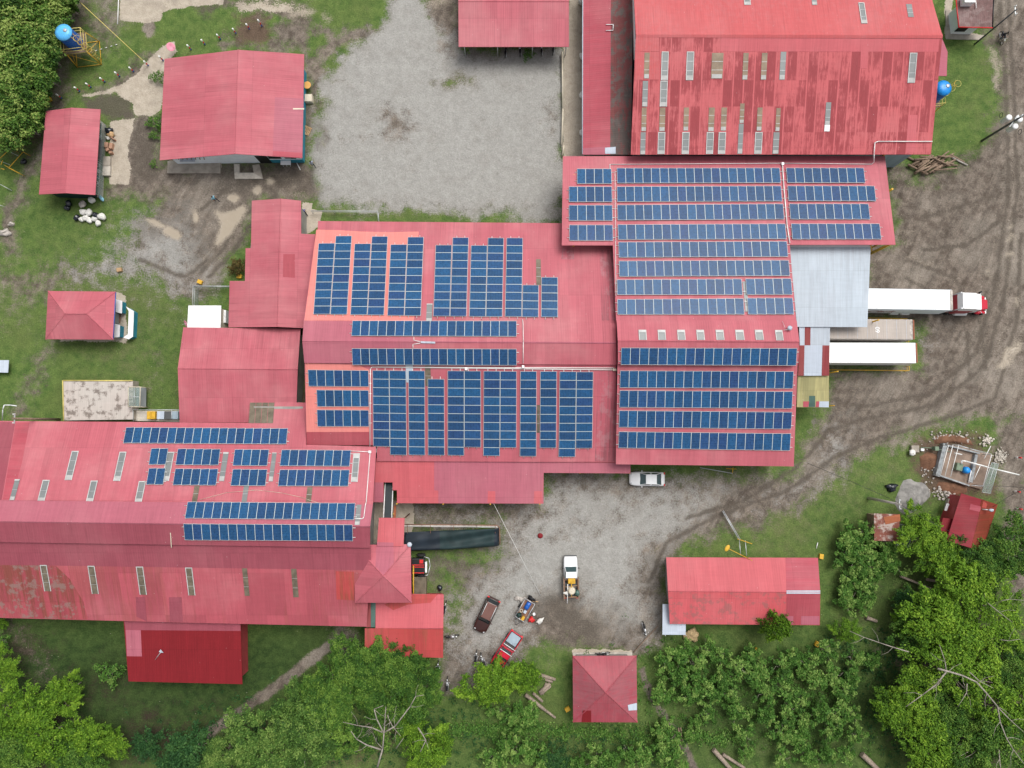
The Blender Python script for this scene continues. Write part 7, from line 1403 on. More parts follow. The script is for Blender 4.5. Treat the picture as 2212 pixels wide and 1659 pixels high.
o = root('bin_enclosure', W(340, 897, 0), 'railed concrete bin enclosure between platform and store building', 'bin store'); mb = MB(); mb.slab([W(289, 887, .6), W(388, 887, .6), W(388, 911, .6), W(289, 909, .6)], .6, M['concw']); mb.build('slab', o)
mb = MB(); mb.path([W(287, 885, 1.5), W(388, 885, 1.5)], .04, M['steel']); mb.path([W(287, 885, 1.5), W(288, 910, 1.5)], .04, M['steel']); mb.path([W(371, 885, 1.5), W(371, 905, 1.5)], .04, M['steel']); mb.build('rail', o)
for x, m, lb in ((325, 'yellow', 'first yellow bin in the railed bin enclosure'), (334, 'yellow', 'second yellow bin in the railed bin enclosure'), (350, 'zinc_y', 'grey metal bin in the railed bin enclosure'), (366, 'dsteel', 'dark bin in the railed bin enclosure'), (380, 'zincwall', 'slatted grey bin at the right end of the enclosure')):
    p = W(x, 897, 1.0); mb = MB(); mb.box((p.x, p.y, 1.0), (.5 if m == 'yellow' else .9, 1.0, .8), M[m]); tag(mb.build('waste_bin', bevel=.04), lb, 'bin')
mb = MB(); mb.slab([W(-30, 778, .8), W(19, 778, .8), W(17, 805, .8), W(-30, 804, .8)], .08, M['zinc_y']); tag(mb.build('metal_sheet'), 'grey metal sheet roof of a tiny hutch at the left edge', 'sheet')
mb = MB(); mb.path([W(5, 908, 1.2), W(6, 885, 3.8), W(9, 875, 4.0), W(22, 875, 4.0), W(36, 877, 4.0)], .06, M['white']); tag(mb.build('street_lamp'), 'curved white lamp arm rising beside the long hall at left', 'lamp')
for k, (x, y) in enumerate(((14, 578-0), (30, 560-0))): pass
for k, (x, y, s_) in enumerate(((11, 573-0-0, 0),)): pass
for x, y, s_, lb in ((25, 484, .4, 'small stone on the lawn at the left edge'), (12, 503, .7, 'larger stone heap on the lawn at the left edge')):
    mb = MB(); mb.blob(W(x, y, .1), (s_, s_*.7, .3), M['stone'], int(x), .3); tag(mb.build('stone'), lb, 'stone')
# log stacks
def logs(label, group, L):
    for k, (x0, y0, x1, y1, z, r0, m) in enumerate(L):
        mb = MB(); mb.tube(W(x0, y0, z), W(x1, y1, z), r0, M[m], r0*.8, 7); tag(mb.build('log'), label, 'log', group)
rr = random.Random(5); LL = []
for k in range(34):
    cx_, cy_ = rr.uniform(1972, 2048), 0; cy_ = 352+rr.uniform(-14, 16)-(cx_-2000)*.02; a = rr.choice([-.55, -.5, -.1, .05, .45, -.65, -.4]); l_ = rr.uniform(12, 26)
    LL.append((cx_-math.cos(a)*l_, cy_-math.sin(a)*l_, cx_+math.cos(a)*l_, cy_+math.sin(a)*l_, .15+.12*(k % 5), rr.uniform(.10, .16), 'oldwood'))
logs('weathered log in the heap below the warehouse corner', 'logs heaped below the warehouse corner', LL)
logs('long plank lying just right of the log heap', 'planks right of the log heap', [(2052, 334, 2083, 350, .15, .14, 'oldwood'), (2056, 340, 2090, 357, .15, .12, 'stone')])
zc = lambda x, y: (1106+x/4, 1244.25+y/4)
logs('grey split dead log on grass left of the square hut', 'split dead logs left of the square hut', [(*zc(215, 845), *zc(375, 895), .3, .22, 'deadwood'), (*zc(225, 870), *zc(350, 915), .2, .2, 'deadwood'), (*zc(330, 930), *zc(235, 1005), .3, .24, 'deadwood'), (*zc(300, 925), *zc(265, 1020), .2, .2, 'deadwood'), (*zc(115, 1025), *zc(275, 1150), .3, .25, 'deadwood'), (*zc(180, 1010), *zc(265, 1085), .2, .2, 'deadwood'), (*zc(275, 1150), *zc(375, 1225), .25, .17, 'deadwood'), (*zc(245, 1020), *zc(335, 950), .2, .2, 'deadwood')])
logs('pair of straight logs bridging the ditch on the footpath', 'logs bridging the ditch', [(*zc(1437, 1310), *zc(1455, 1425), .2, .1, 'oldwood'), (*zc(1456, 1310), *zc(1475, 1430), .2, .1, 'oldwood')])
zd = lambda x, y: (1659+x/4, 1244.25+y/4)
logs('fallen grey trunk on bare soil among the right-hand trees', 'fallen grey trunks at right', [(*zc(1740, 1500), *zc(1900, 1680), .4, .3, 'deadwood'), (*zc(1820, 1540), *zc(2010, 1660), .3, .22, 'deadwood'), (*zd(810, 1540), *zd(960, 1680), .4, .35, 'deadwood'), (*zd(1140, 0), *zd(1430, 120), .5, .16, 'deadwood'), (*zd(1370, 30), *zd(1550, 60), .5, .18, 'deadwood'), (*zd(850, 360), *zd(940, 390), .3, .25, 'deadwood')])
mb = MB(); mb.tube(W(*zc(1045, 665), .2), W(*zc(1262, 430), .2), .06, M['oldwood']); tag(mb.build('timber_rail'), 'long thin timber rail lying from the hut toward the bunkhouse', 'rail')
mb = MB(); mb.blob(W(*zc(1548, 512), .2), (.95, .8, .35), M['straw'], 4, .25, 16, 9); tag(mb.build('straw_heap'), 'heap of dry straw under the bunkhouse eave', 'heap')
# pump station
M['pitfloor'] = mat_plain('muddy_pit_floor', (.27, .20, .155), .9, vary=.3, scale=.9)
o = root('pump_station', W(2080, 1010, 0), 'walled concrete pump pit with pipe frame and white discharge pipe', 'pump station')
zp = lambda x, y: (2260*.864+x*.864*300/2212, 1080*.864+y*.864*300/2212)
q = [W(*zp(*p), .25) for p in ((750, 215), (1620, 410), (1430, 1060), (600, 820))]; mb = MB(); mb.slab(q, .3, M['pitfloor']); mb.build('floor', o)
mb = MB()
def wallseg(a, c, h, th, m): 
    a, c = W(*zp(*a), h), W(*zp(*c), h); d = (c-a).normalized(); s = Vector((-d.y, d.x, 0))*th/2; q = [a-s, c-s, c+s, a+s]; mb.prism([Vector((p.x, p.y, 0)) for p in q], q, M[m])
M['block'] = mat_plain('grey_block_wall', (.30, .32, .33), .8, vary=.35, scale=2.5)
wallseg((770, 215), (620, 815), .7, .5, 'block'); wallseg((760, 235), (1400, 395), .7, .18, 'block'); wallseg((660, 800), (1210, 990), .7, .18, 'block'); wallseg((1340, 420), (1240, 930), .7, .35, 'block'); mb.build('block_wall', o)
mb = MB()
for a, c in (((820, 250), (670, 800)), ((905, 235), (755, 810)), ((1010, 240), (860, 820)), ((1600, 260), (1480, 490)), ((1405, 630), (1290, 880)), ((1615, 420), (1460, 990))): mb.tube(W(*zp(*a), 1.9), W(*zp(*c), 1.9), .045, M['pvc'], n=6)
for a, c in (((910, 235), (1610, 400)), ((1010, 240), (1500, 400)), ((1235, 985), (1460, 1000))): mb.tube(W(*zp(*a), 1.9), W(*zp(*c), 1.9), .035, M['steel'], n=6)
for p in ((820, 250), (670, 800), (1615, 420), (1460, 990), (1010, 240)): a = W(*zp(*p), 1.9); mb.tube(a, Vector((a.x, a.y, .2)), .045, M['steel'], n=6)
mb.build('pipe_frame', o)
mb = MB(); mb.path([W(*zp(1060, 590), 1.0), W(*zp(1065, 530), 1.2), W(*zp(1140, 540), 1.3), W(*zp(1700, 690), 1.3), W(*zp(2120, 790), 1.0)], .09, M['pvc'], 8); mb.path([W(*zp(1240, 710), 1.0), W(*zp(1190, 950), .9)], .07, M['pvc'], 8); mb.path([W(*zp(930, 390), 1.0), W(*zp(1070, 415), 1.0)], .07, M['pvc'], 8); mb.build('discharge_pipe', o)
mb = MB(); p = W(*zp(1010, 645), .7); mb.box((p.x, p.y, .6), (.8, .95, .7), M['greenm'], rz=-.25); mb.build('pump', o, bevel=.08)
mb = MB(); p = W(*zp(1155, 705), .8); mb.lathe((p.x, p.y, .25), [(.3, 0), (.42, .15), (.44, .6), (.3, .85), (.12, .9)], M['bluetop2'], 20); mb.build('pressure_tank', o)
P = [W(*zp(*p), 1.7) for p in ((1620, 560), (1745, 590), (1600, 1135), (1430, 1110))]; mb = MB(); mb.face(P, M['mesh']); mb.build('gate_mesh', o); mb = MB(); mb.path(P+[P[0]], .03, M['steel'], 4); mb.path([P[0].lerp(P[1], .5), P[3].lerp(P[2], .5)], .03, M['steel'], 4); mb.build('gate_frame', o)
mb = MB(); p = W(*zp(590, 305), .9); mb.box((p.x, p.y, .8), (.45, .5, .7), M['greenm']); mb.build('control_box', o); mb = MB(); mb.path([W(*zp(310, 285), .6), W(*zp(560, 300), .6), W(*zp(860, 370), .6)], .05, M['greenm']); mb.build('supply_pipe', o)
mb = MB(); mb.box(W(*zp(195, 310), .2), (.95, .85, .4), M['conc']); mb.blob(W(*zp(155, 380), .5), (.4, .4, .2), M['whitebag'], 3, .2); tag(mb.build('valve_box'), 'grey concrete valve box with white sack on the lawn left of the pump pit', 'valve box')
mb = MB(); mb.box(W(*zp(335, 325), .3), (.42, .35, .3), M['white']); tag(mb.build('white_box', bevel=.03), 'small white box at the end of the green supply pipe', 'box')
# rusty shed's mesh gate, sand pile, rubble
o = root('mesh_gate', W(1950, 1150, 0), 'grey-green wire mesh gate panels beside the rusty shed', 'gate'); zq = lambda x, y: (1659+x/4, 829.5+y/4)
P = [W(*zq(*p), 1.1) for p in ((1135, 1210), (1200, 1225), (1240, 1340), (1210, 1415), (1090, 1385), (1130, 1330))]; mb = MB(); mb.face(P, M['mesh']); mb.build('mesh_panel', o); mb = MB(); mb.path(P+[P[0]], .03, M['steel'], 4); mb.path([W(*zq(1110, 1275), 1.1), W(*zq(1240, 1300), 1.1)], .03, M['alu'], 4); mb.path([W(*zq(1160, 1275), 1.1), W(*zq(1150, 1400), 1.1)], .03, M['alu'], 4); mb.build('frame', o)
def heap(name, label, cat, pts, h, m, seed=1, group=None, kind=None):
    P = [W(*p, 0) for p in pts]; c = cen(P); rr = random.Random(seed); mb = MB(); n = 28; K = 9; ring = []
    def edge_at(a):
        d = Vector((math.cos(a), math.sin(a), 0)); best = .3
        for i in range(len(P)):
            A_, B_ = P[i]-c, P[(i+1) % len(P)]-c; e = B_-A_; den = d.x*e.y-d.y*e.x
            if abs(den) < 1e-6: continue
            t_ = (A_.x*e.y-A_.y*e.x)/den; u = (A_.x*d.y-A_.y*d.x)/den
            if t_ > 0 and -1e-4 <= u <= 1.0001: best = max(best, t_)
        return best
    b0 = len(mb.v); mb.v.append((c.x, c.y, h))
    for k in range(1, K+1):
        for i in range(n):
            a = 2*math.pi*i/n; r_ = edge_at(a)*k/K*(1+(rr.uniform(-.05, .05))); z = h*(1-(k/K)**1.6)*(1+rr.uniform(-.12, .12)) - (.08 if k == K else 0); mb.v.append((c.x+math.cos(a)*r_, c.y+math.sin(a)*r_, z))
    i0 = mb.mi(M[m])
    for i in range(n): mb.f.append((b0, b0+1+i, b0+1+(i+1) % n)); mb.m.append(i0); mb.sm.append(True)
    for k in range(K-1):
        for i in range(n): j = (i+1) % n; mb.f.append((b0+1+k*n+i, b0+1+(k+1)*n+i, b0+1+(k+1)*n+j, b0+1+k*n+j)); mb.m.append(i0); mb.sm.append(True)
    return tag(mb.build(name), label, cat, group, kind)
heap('sand_pile', 'grey sand pile on the lawn beside the concrete pole', 'sand pile', [zq(1165, 830), zq(1215, 800), zq(1290, 840), zq(1370, 860), zq(1412, 915), zq(1400, 985), zq(1320, 1060), zq(1240, 1130), zq(1180, 1145), (1935, 1098), zq(1095, 1040), zq(1100, 980)], .75, 'sand')
heap('earth_mound', 'reddish earth mound left of the pump pit', 'mound', [zp(280, 450), zp(440, 350), zp(640, 420), zp(600, 640), zp(450, 730), zp(300, 680)], .5, 'soil', 2)
heap('earth_mound', 'reddish earth mound above the crimson house', 'mound', [zp(560, 900), zp(900, 930), zp(1150, 1000), zp(1200, 1130), zp(900, 1180), zp(600, 1060)], .4, 'soil', 3)
heap('earth_mound', 'reddish earth mound along the north side of the pump pit', 'mound', [zp(480, 100), zp(800, 30), zp(1200, 90), zp(1300, 260), zp(900, 200), zp(560, 230)], .4, 'soil', 4)
def rubble(label, name, area, n, smax, m, seed):
    rr = random.Random(seed); mb = MB(); x0, y0, x1, y1 = area
    for k in range(n):
        x, y = rr.gauss((x0+x1)/2, (x1-x0)/4), rr.gauss((y0+y1)/2, (y1-y0)/4); s_ = rr.uniform(.06, smax); mb.blob(W(*zp(x, y), s_*.5+.05*rr.random()), (s_, s_*rr.uniform(.6, 1), s_*.6), M[m], k, .25, 6, 4, rr.uniform(0, 3))
    return tag(mb.build(name), label, 'rubble', kind='stuff')
rubble('scattered pale stones above the crimson house', 'rubble', (520, 1000, 980, 1230), 90, .2, 'stone', 1); rubble('whitish broken stone heap right of the pump pit', 'rubble', (1640, 340, 1900, 560), 130, .16, 'concw', 2)
rubble('scattered stones north of the pump pit', 'rubble', (480, 0, 1300, 220), 90, .18, 'stone', 3); rubble('larger pale stones at the upper right of the pump pit', 'rubble', (1400, 60, 1620, 260), 50, .22, 'concw', 4); rubble('stones on the earth left of the pump pit', 'rubble', (260, 380, 640, 900), 60, .15, 'stone', 5)
mb = MB(); mb.blob(W(*zq(1068, 893), .2), (.7, .5, .3), M['blackbag'], 9, .3, 14, 8); tag(mb.build('tarpaulin'), 'dark crumpled tarpaulin on the lawn left of the sand pile', 'tarpaulin')
mb = MB(); mb.tube(W(1659+430/4, 829.5+1370/4, .1), W(1659+418/4, 829.5+1420/4, .1), .05, M['pvc']); tag(mb.build('white_stick'), 'short white stick on the lawn above the bunkhouse', 'stick')
mb = MB(); mb.tube(W(1106+1625/4, 829.5+722/4, .5), W(1106+1905/4, 829.5+772/4, .4), .05, M['steel']); mb.tube(W(1106+1905/4, 829.5+772/4, .4), W(1106+1910/4, 829.5+720/4, .3), .05, M['yellow']); mb.tube(W(1106+1850/4, 829.5+730/4, .3), W(1106+1940/4, 829.5+735/4, .3), .05, M['yellow']); tag(mb.build('boom_pole'), 'thin grey pole with yellow hinge lying under the east hall eave', 'pole')
mb = MB(); mb.tube(W(1065, 1085, 3.5), W(1106+158/4, 1244+170/4-85+0, .1) if False else W(1168, 1287, .1), .02, M['pvc'], n=4); tag(mb.build('stay_wire'), 'long pale wire running from the canopy to the gravel', 'wire')
mb = MB(); mb.path([W(1659+335/4, 829.5+680/4, 6.2), W(1659+690/4, 829.5+830/4, 5.6), W(1659+1000/4, 829.5+965/4, 5.9), W(1659+1130/4, 829.5+1030/4, 6.9)], .025, M['wire'], 4); mb.path([W(1659+1135/4, 829.5+1035/4, 6.9), W(1659+1350/4, 829.5+1165/4, 5.8), W(1659+1680/4, 829.5+1330/4, 4.4)], .025, M['wire'], 4); tag(mb.build('overhead_cable'), 'dark overhead cable passing the pale concrete pole', 'cable')
mb = MB(); mb.path([W(2144, 1095, 4.6), W(2175, 1075, 5.5), W(2230, 1045, 6.5)], .025, M['wire'], 4); tag(mb.build('overhead_cable'), 'dark overhead cable leaving the crimson house', 'cable')
mb = MB(); mb.path([W(2149, 1050, 2.5), W(2180, 1051, 2.8), W(2230, 1054, 3.0)], .025, M['wire'], 4); tag(mb.build('overhead_cable'), 'dark cable crossing the road below the pump pit', 'cable')
# ======================= trees and plants =======================
def mk_leaf(name, dark, mid, lite, gloss=.6):
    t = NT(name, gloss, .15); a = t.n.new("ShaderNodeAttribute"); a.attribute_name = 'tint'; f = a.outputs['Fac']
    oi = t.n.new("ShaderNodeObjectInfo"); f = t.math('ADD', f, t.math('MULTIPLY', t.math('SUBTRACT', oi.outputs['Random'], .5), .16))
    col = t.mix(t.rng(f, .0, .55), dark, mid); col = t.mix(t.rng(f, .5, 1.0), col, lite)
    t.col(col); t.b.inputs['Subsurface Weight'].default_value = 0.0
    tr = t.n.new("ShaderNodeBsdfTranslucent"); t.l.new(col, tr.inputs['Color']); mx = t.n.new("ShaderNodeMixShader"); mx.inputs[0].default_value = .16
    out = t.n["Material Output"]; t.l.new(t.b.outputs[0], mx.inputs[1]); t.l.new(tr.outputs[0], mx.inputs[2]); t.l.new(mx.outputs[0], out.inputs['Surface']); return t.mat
LM = {'grove': mk_leaf('grove_leaves', (.020, .058, .011), (.092, .195, .030), (.33, .42, .11)),
      'cacao': mk_leaf('cacao_leaves', (.030, .078, .014), (.080, .190, .030), (.22, .33, .080)),
      'big': mk_leaf('big_tree_leaves', (.020, .058, .012), (.062, .150, .022), (.18, .30, .048)),
      'lime': mk_leaf('lime_leaves', (.032, .080, .010), (.112, .232, .018), (.26, .41, .040)),
      'dark': mk_leaf('dark_bush_leaves', (.014, .048, .016), (.030, .092, .026), (.070, .160, .040)),
      'rust': mk_leaf('rust_bush_leaves', (.045, .035, .012), (.09, .065, .02), (.15, .12, .04)),
      'pale': mk_leaf('pale_tree_leaves', (.030, .074, .018), (.085, .178, .032), (.23, .34, .080))}
def leafmesh(name, C, Nn, S, T, mat, aspect=.5):
    n = len(C); rs = np.random.RandomState(n % 1000)
    Nn = Nn/np.linalg.norm(Nn, axis=1)[:, None]; r = rs.randn(n, 3); a = np.cross(Nn, r); a /= np.linalg.norm(a, axis=1)[:, None]; b = np.cross(Nn, a)
    L = S[:, None]; fold = Nn*L*.10
    V = np.stack([C-a*L, C+b*L*aspect+fold, C+a*L, C-b*L*aspect+fold], 1).reshape(-1, 3).astype(np.float32)
    me = bpy.data.meshes.new(name); me.vertices.add(4*n); me.vertices.foreach_set('co', V.ravel()); me.loops.add(4*n); me.loops.foreach_set('vertex_index', np.arange(4*n, dtype=np.int32))
    me.polygons.add(n); me.polygons.foreach_set('loop_start', np.arange(0, 4*n, 4, dtype=np.int32)); me.polygons.foreach_set('loop_total', np.full(n, 4, np.int32)); me.update(calc_edges=True)
    at = me.attributes.new('tint', 'FLOAT', 'FACE'); at.data.foreach_set('value', T.astype(np.float32)); me.materials.append(mat); return me
def crown(seed, Rr, base, dome, ncl, nleaf, size, rc=.26, radial=1.0, lobes=.25, tmid=.5, tvar=.22, aspect=.5, gap=0.0, flat=.6, tip=True, under=.18):
    rs = np.random.RandomState(seed); ph = rs.rand(4)*6.28; C = []; N = []; S = []; T = []; cl = []
    for k in range(ncl):
        u = math.sqrt((k+.5)/ncl); a = k*2.399963+rs.rand()*.9; lob = 1+lobes*(math.sin(2*a+ph[0])*.6+math.sin(3*a+ph[1])*.5+math.sin(5*a+ph[2])*.35)
        r = Rr*u*lob*(.92+.16*rs.rand()); 
        if rs.rand() < gap: continue
        z = base+dome*math.sqrt(max(0.0, 1-min(1, u)**2*.9))*(.68+.42*rs.rand()); cl.append((r*math.cos(a), r*math.sin(a), z, a, u))
    per = max(8, int(nleaf/len(cl)))
    for x, y, z, a, u in cl:
        rad = Rr*rc*(.7+.6*rs.rand()); m = int(per*(.6+.8*rs.rand())); v = rs.randn(m, 3); v /= np.linalg.norm(v, axis=1)[:, None]; v[:, 2] = np.abs(v[:, 2])*np.where(rs.rand(m) < under, -1, 1)
        rr = rad*(.30+.85*rs.rand(m)**.7)[:, None]; v0 = v.copy(); p = v*rr*(1+.35*np.sin(3*np.arctan2(v[:, 1], v[:, 0])+rs.rand()*6))[:, None]+rs.randn(m, 3)*rad*.13
        el = 1+(radial-1)*u; cx, sx = math.cos(a), math.sin(a); lr = p[:, 0]*cx+p[:, 1]*sx; lt = -p[:, 0]*sx+p[:, 1]*cx; lr *= el; lt /= math.sqrt(el)
        if radial > 1: lt *= np.clip(1.15-.6*np.clip(lr/(rad*el), -1, 1), .4, 1.6)
        P = np.stack([x+lr*cx-lt*sx, y+lr*sx+lt*cx, z+p[:, 2]*flat-.12*np.maximum(lr, 0)*(radial > 1)], 1)
        C.append(P); nn = v0*np.array([.45, .45, .6])+rs.randn(m, 3)*.55; nn[:, 2] = np.abs(nn[:, 2])+.45; N.append(nn)
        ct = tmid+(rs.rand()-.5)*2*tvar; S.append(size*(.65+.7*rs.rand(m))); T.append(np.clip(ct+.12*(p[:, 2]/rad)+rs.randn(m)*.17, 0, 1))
    return np.concatenate(C), np.concatenate(N), np.concatenate(S), np.concatenate(T), cl
def limbs(parent, cl, base, r0, seed, m='bark', nl=9, bare=0, Rr=5, dome=3):
    rr = random.Random(seed); mb = MB(); top = base+.15; mb.path([(0, 0, -.3), (rr.uniform(-.1, .1), rr.uniform(-.1, .1), base*.5), (rr.uniform(-.2, .2), rr.uniform(-.2, .2), top)], r0, M[m], 9, r0*.7); mb.build('trunk', parent, True)
    mb = MB(); far = sorted(cl, key=lambda c: -c[4])
    for k in range(min(nl, len(far))):
        c = far[int(k*len(far)/nl*.8)]; p0 = Vector((0, 0, base*.8)); p3 = Vector((c[0]*.9, c[1]*.9, c[2]-.35)); pts = [p0]
        for q in (.3, .6, 1.0): p = p0.lerp(p3, q)+Vector((rr.uniform(-.3, .3), rr.uniform(-.3, .3), .35*math.sin(q*3.14))); pts.append(p)
        mb.path(pts, r0*.4, M[m], 6, .02)
    mb.build('limbs', parent, True)
    if bare:
        mb = MB(); a = rr.uniform(0, 6.28)
        for k in range(bare):
            a += rr.uniform(1.2, 2.4); p = Vector((0, 0, base+dome*.7)); pts = [p]; L_ = Rr*rr.uniform(.6, .95); st = 7; da = rr.uniform(-.15, .15); aa = a
            for q in range(st): aa += da+rr.uniform(-.15, .15); p = p+Vector((math.cos(aa), math.sin(aa), .22-.06*q))*L_/st; pts.append(p)
            mb.path(pts, .11, M[m], 6, .03)
            for j in (2, 4, 5):
                q0 = pts[j]; ab = aa+rr.choice([-.9, .9]); mb.path([q0, q0+Vector((math.cos(ab), math.sin(ab), .25))*L_*.2, q0+Vector((math.cos(ab+.2), math.sin(ab+.2), .3))*L_*.38], .05, M[m], 5, .015)
        mb.build('bare_twigs', parent, True)
PROT = {}
def proto(key, seed, Rr, base, dome, ncl, nleaf, size, leaf, r0=.18, name='tree', **kw):
    lk = {k: kw.pop(k) for k in ('nl', 'bare') if k in kw}; o = bpy.data.objects.new(name, None); C_, N_, S_, T_, cl = crown(seed, Rr, base, dome, ncl, nleaf, size, **kw)
    me = leafmesh('crown', C_, N_, S_, T_, LM[leaf]); c = bpy.data.objects.new('crown', me); PROT[key] = (Rr, base, dome, name, leaf, seed, r0, me, cl, lk)
ORD = ['first', 'second', 'third', 'fourth', 'fifth', 'sixth', 'seventh', 'eighth', 'ninth', 'tenth', 'eleventh', 'twelfth', 'thirteenth', 'fourteenth', 'fifteenth', 'sixteenth', 'seventeenth', 'eighteenth']
def rowlabels(L, nrow, what):
    ys = sorted(range(len(L)), key=lambda i: L[i][1]); out = {}; per = math.ceil(len(L)/nrow)
    for r in range(nrow):
        for c, i in enumerate(sorted(ys[r*per:(r+1)*per], key=lambda i: L[i][0])): out[i] = what % (ORD[c], ORD[r])
    return out
def tree(key, x, y, Rr, label, group=None, hz=1.0, rot=None, cat='tree'):
    """x, y: picture position of the crown's middle; Rr crown radius in metres"""
    pR, base, dome, name, leaf, seed, r0, me, cl, lk = PROT[key]; s = Rr/pR; zc = (base+dome*.8)*s*hz; p = W(x, y, zc)
    src = PROT.get(('obj', key)); rot = rnd.uniform(0, 6.28) if rot is None else rot
    if src is None:
        o = root(name, (0, 0, 0), label, cat, group); cr = bpy.data.objects.new('crown', me); link(cr, o); limbs(o, cl, base, r0, seed, Rr=pR, dome=dome, **lk); PROT[('obj', key)] = o
    else: o = copy_tree(src)
    o.location = (p.x, p.y, 0); o.scale = (s, s, s*hz); o.rotation_euler = (0, 0, rot); o['label'] = label; o['category'] = cat
    if group: o['group'] = group
    elif 'group' in o: del o['group']
    return o
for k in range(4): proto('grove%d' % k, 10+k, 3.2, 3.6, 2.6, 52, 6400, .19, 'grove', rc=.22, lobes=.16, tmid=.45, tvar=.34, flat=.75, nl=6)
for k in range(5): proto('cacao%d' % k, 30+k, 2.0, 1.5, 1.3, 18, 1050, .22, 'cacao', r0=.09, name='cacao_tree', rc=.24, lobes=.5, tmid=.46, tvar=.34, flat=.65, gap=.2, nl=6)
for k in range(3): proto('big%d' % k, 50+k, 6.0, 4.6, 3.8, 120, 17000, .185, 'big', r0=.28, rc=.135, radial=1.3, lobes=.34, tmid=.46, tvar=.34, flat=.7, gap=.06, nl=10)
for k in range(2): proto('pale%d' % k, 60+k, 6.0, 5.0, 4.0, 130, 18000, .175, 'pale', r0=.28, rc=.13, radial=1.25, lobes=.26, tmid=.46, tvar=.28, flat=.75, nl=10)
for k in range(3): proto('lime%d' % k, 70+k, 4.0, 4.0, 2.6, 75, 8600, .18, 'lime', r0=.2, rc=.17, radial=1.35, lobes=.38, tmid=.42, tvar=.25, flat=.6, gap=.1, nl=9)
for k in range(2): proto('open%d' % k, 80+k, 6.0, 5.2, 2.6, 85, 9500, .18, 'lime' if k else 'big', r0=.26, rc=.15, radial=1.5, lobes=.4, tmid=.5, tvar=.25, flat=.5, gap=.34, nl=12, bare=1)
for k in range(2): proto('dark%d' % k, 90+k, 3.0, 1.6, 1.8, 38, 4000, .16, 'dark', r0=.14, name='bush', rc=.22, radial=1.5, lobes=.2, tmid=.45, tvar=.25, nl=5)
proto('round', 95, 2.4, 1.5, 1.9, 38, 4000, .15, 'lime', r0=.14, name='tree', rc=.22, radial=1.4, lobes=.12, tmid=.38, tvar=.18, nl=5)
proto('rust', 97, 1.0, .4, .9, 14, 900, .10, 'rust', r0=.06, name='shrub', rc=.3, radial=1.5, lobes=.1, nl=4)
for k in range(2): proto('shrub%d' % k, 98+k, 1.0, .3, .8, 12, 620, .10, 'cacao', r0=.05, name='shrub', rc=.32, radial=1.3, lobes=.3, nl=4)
G_ = 'dense forest trees at the upper left corner'
FO = [(15, 10, 3.4), (62, -5, 3.2), (110, 0, 2.8), (142, 6, 1.5), (90, 50, 2.7), (52, 52, 3.2), (2, 62, 3.4), (76, 98, 2.9), (98, 97, 1.5), (30, 112, 3.4), (-14, 122, 3.2), (78, 150, 2.4), (96, 148, 1.3), (48, 172, 2.9), (8, 178, 3.2), (62, 212, 2.3), (22, 228, 2.9), (72, 250, 1.5), (44, 266, 2.2), (6, 276, 2.8), (-20, 240, 3), (36, 298, 1.1), (-30, 40, 3.4), (-30, -30, 3.4), (40, -45, 3.4), (100, -50, 3.2)]
LB = rowlabels(FO, 7, 'bright forest tree, %s from left in the %s row down of the corner stand')
for k, (x, y, r_) in enumerate(FO):
    tree('grove%d' % (k % 4), x, y, r_*.93, LB[k], G_)
G_ = 'cacao trees of the grove right of the square hut'
CA = [(1440, 1428, 2.1), (1478, 1408, 1.9), (1503, 1438, 2.2), (1462, 1466, 2.0), (1530, 1408, 1.8), (1557, 1424, 1.7), (1590, 1404, 2.0), (1604, 1438, 2.3), (1570, 1466, 2.0), (1522, 1478, 2.2), (1490, 1502, 2.0), (1432, 1502, 1.9), (1458, 1522, 1.9), (1540, 1500, 1.7), (1576, 1502, 1.5), (1627, 1420, 1.8), (1642, 1466, 2.2), (1652, 1500, 1.8), (1590, 1544, 1.8), (1530, 1546, 1.6), (1556, 1560, 1.8), (1502, 1562, 1.2), (1612, 1588, 1.6), (1650, 1548, 2.0), (1664, 1582, 2.0), (1432, 1578, 1.5), (1497, 1588, 1.4), (1690, 1440, 2.0), (1722, 1424, 2.0), (1752, 1420, 1.8), (1788, 1412, 2.1), (1740, 1450, 1.5), (1848, 1428, 1.9), (1880, 1428, 1.7), (1688, 1478, 2.2), (1720, 1480, 1.4), (1772, 1468, 2.0), (1806, 1462, 1.9), (1838, 1470, 1.6), (1733, 1508, 1.9), (1822, 1500, 1.8), (1852, 1512, 1.4), (1706, 1530, 1.9), (1772, 1544, 2.1), (1812, 1552, 2.2), (1844, 1548, 1.5), (1728, 1590, 2.0), (1690, 1586, 1.9), (1762, 1602, 1.9), (1794, 1586, 1.9), (1852, 1590, 1.5), (1742, 1632, 1.9), (1692, 1638, 1.8), (1784, 1636, 1.8), (1828, 1628, 1.8), (1700, 1560, 1.5), (1612, 1630, 1.4), (1740, 1560, 1.6), (1790, 1510, 1.2), (1672, 1420, 1.2)]
LB = rowlabels(CA, 6, 'small cacao tree, %s from left in the %s row of the grove beside the hut')
for k, (x, y, r_) in enumerate(CA):
    if k in (6, 12, 20, 24, 35, 41, 48, 58, 59): continue
    tree('cacao%d' % (k % 5), x, y, r_*.72, LB[k], G_)
G_ = 'cacao trees around the rusty shed'
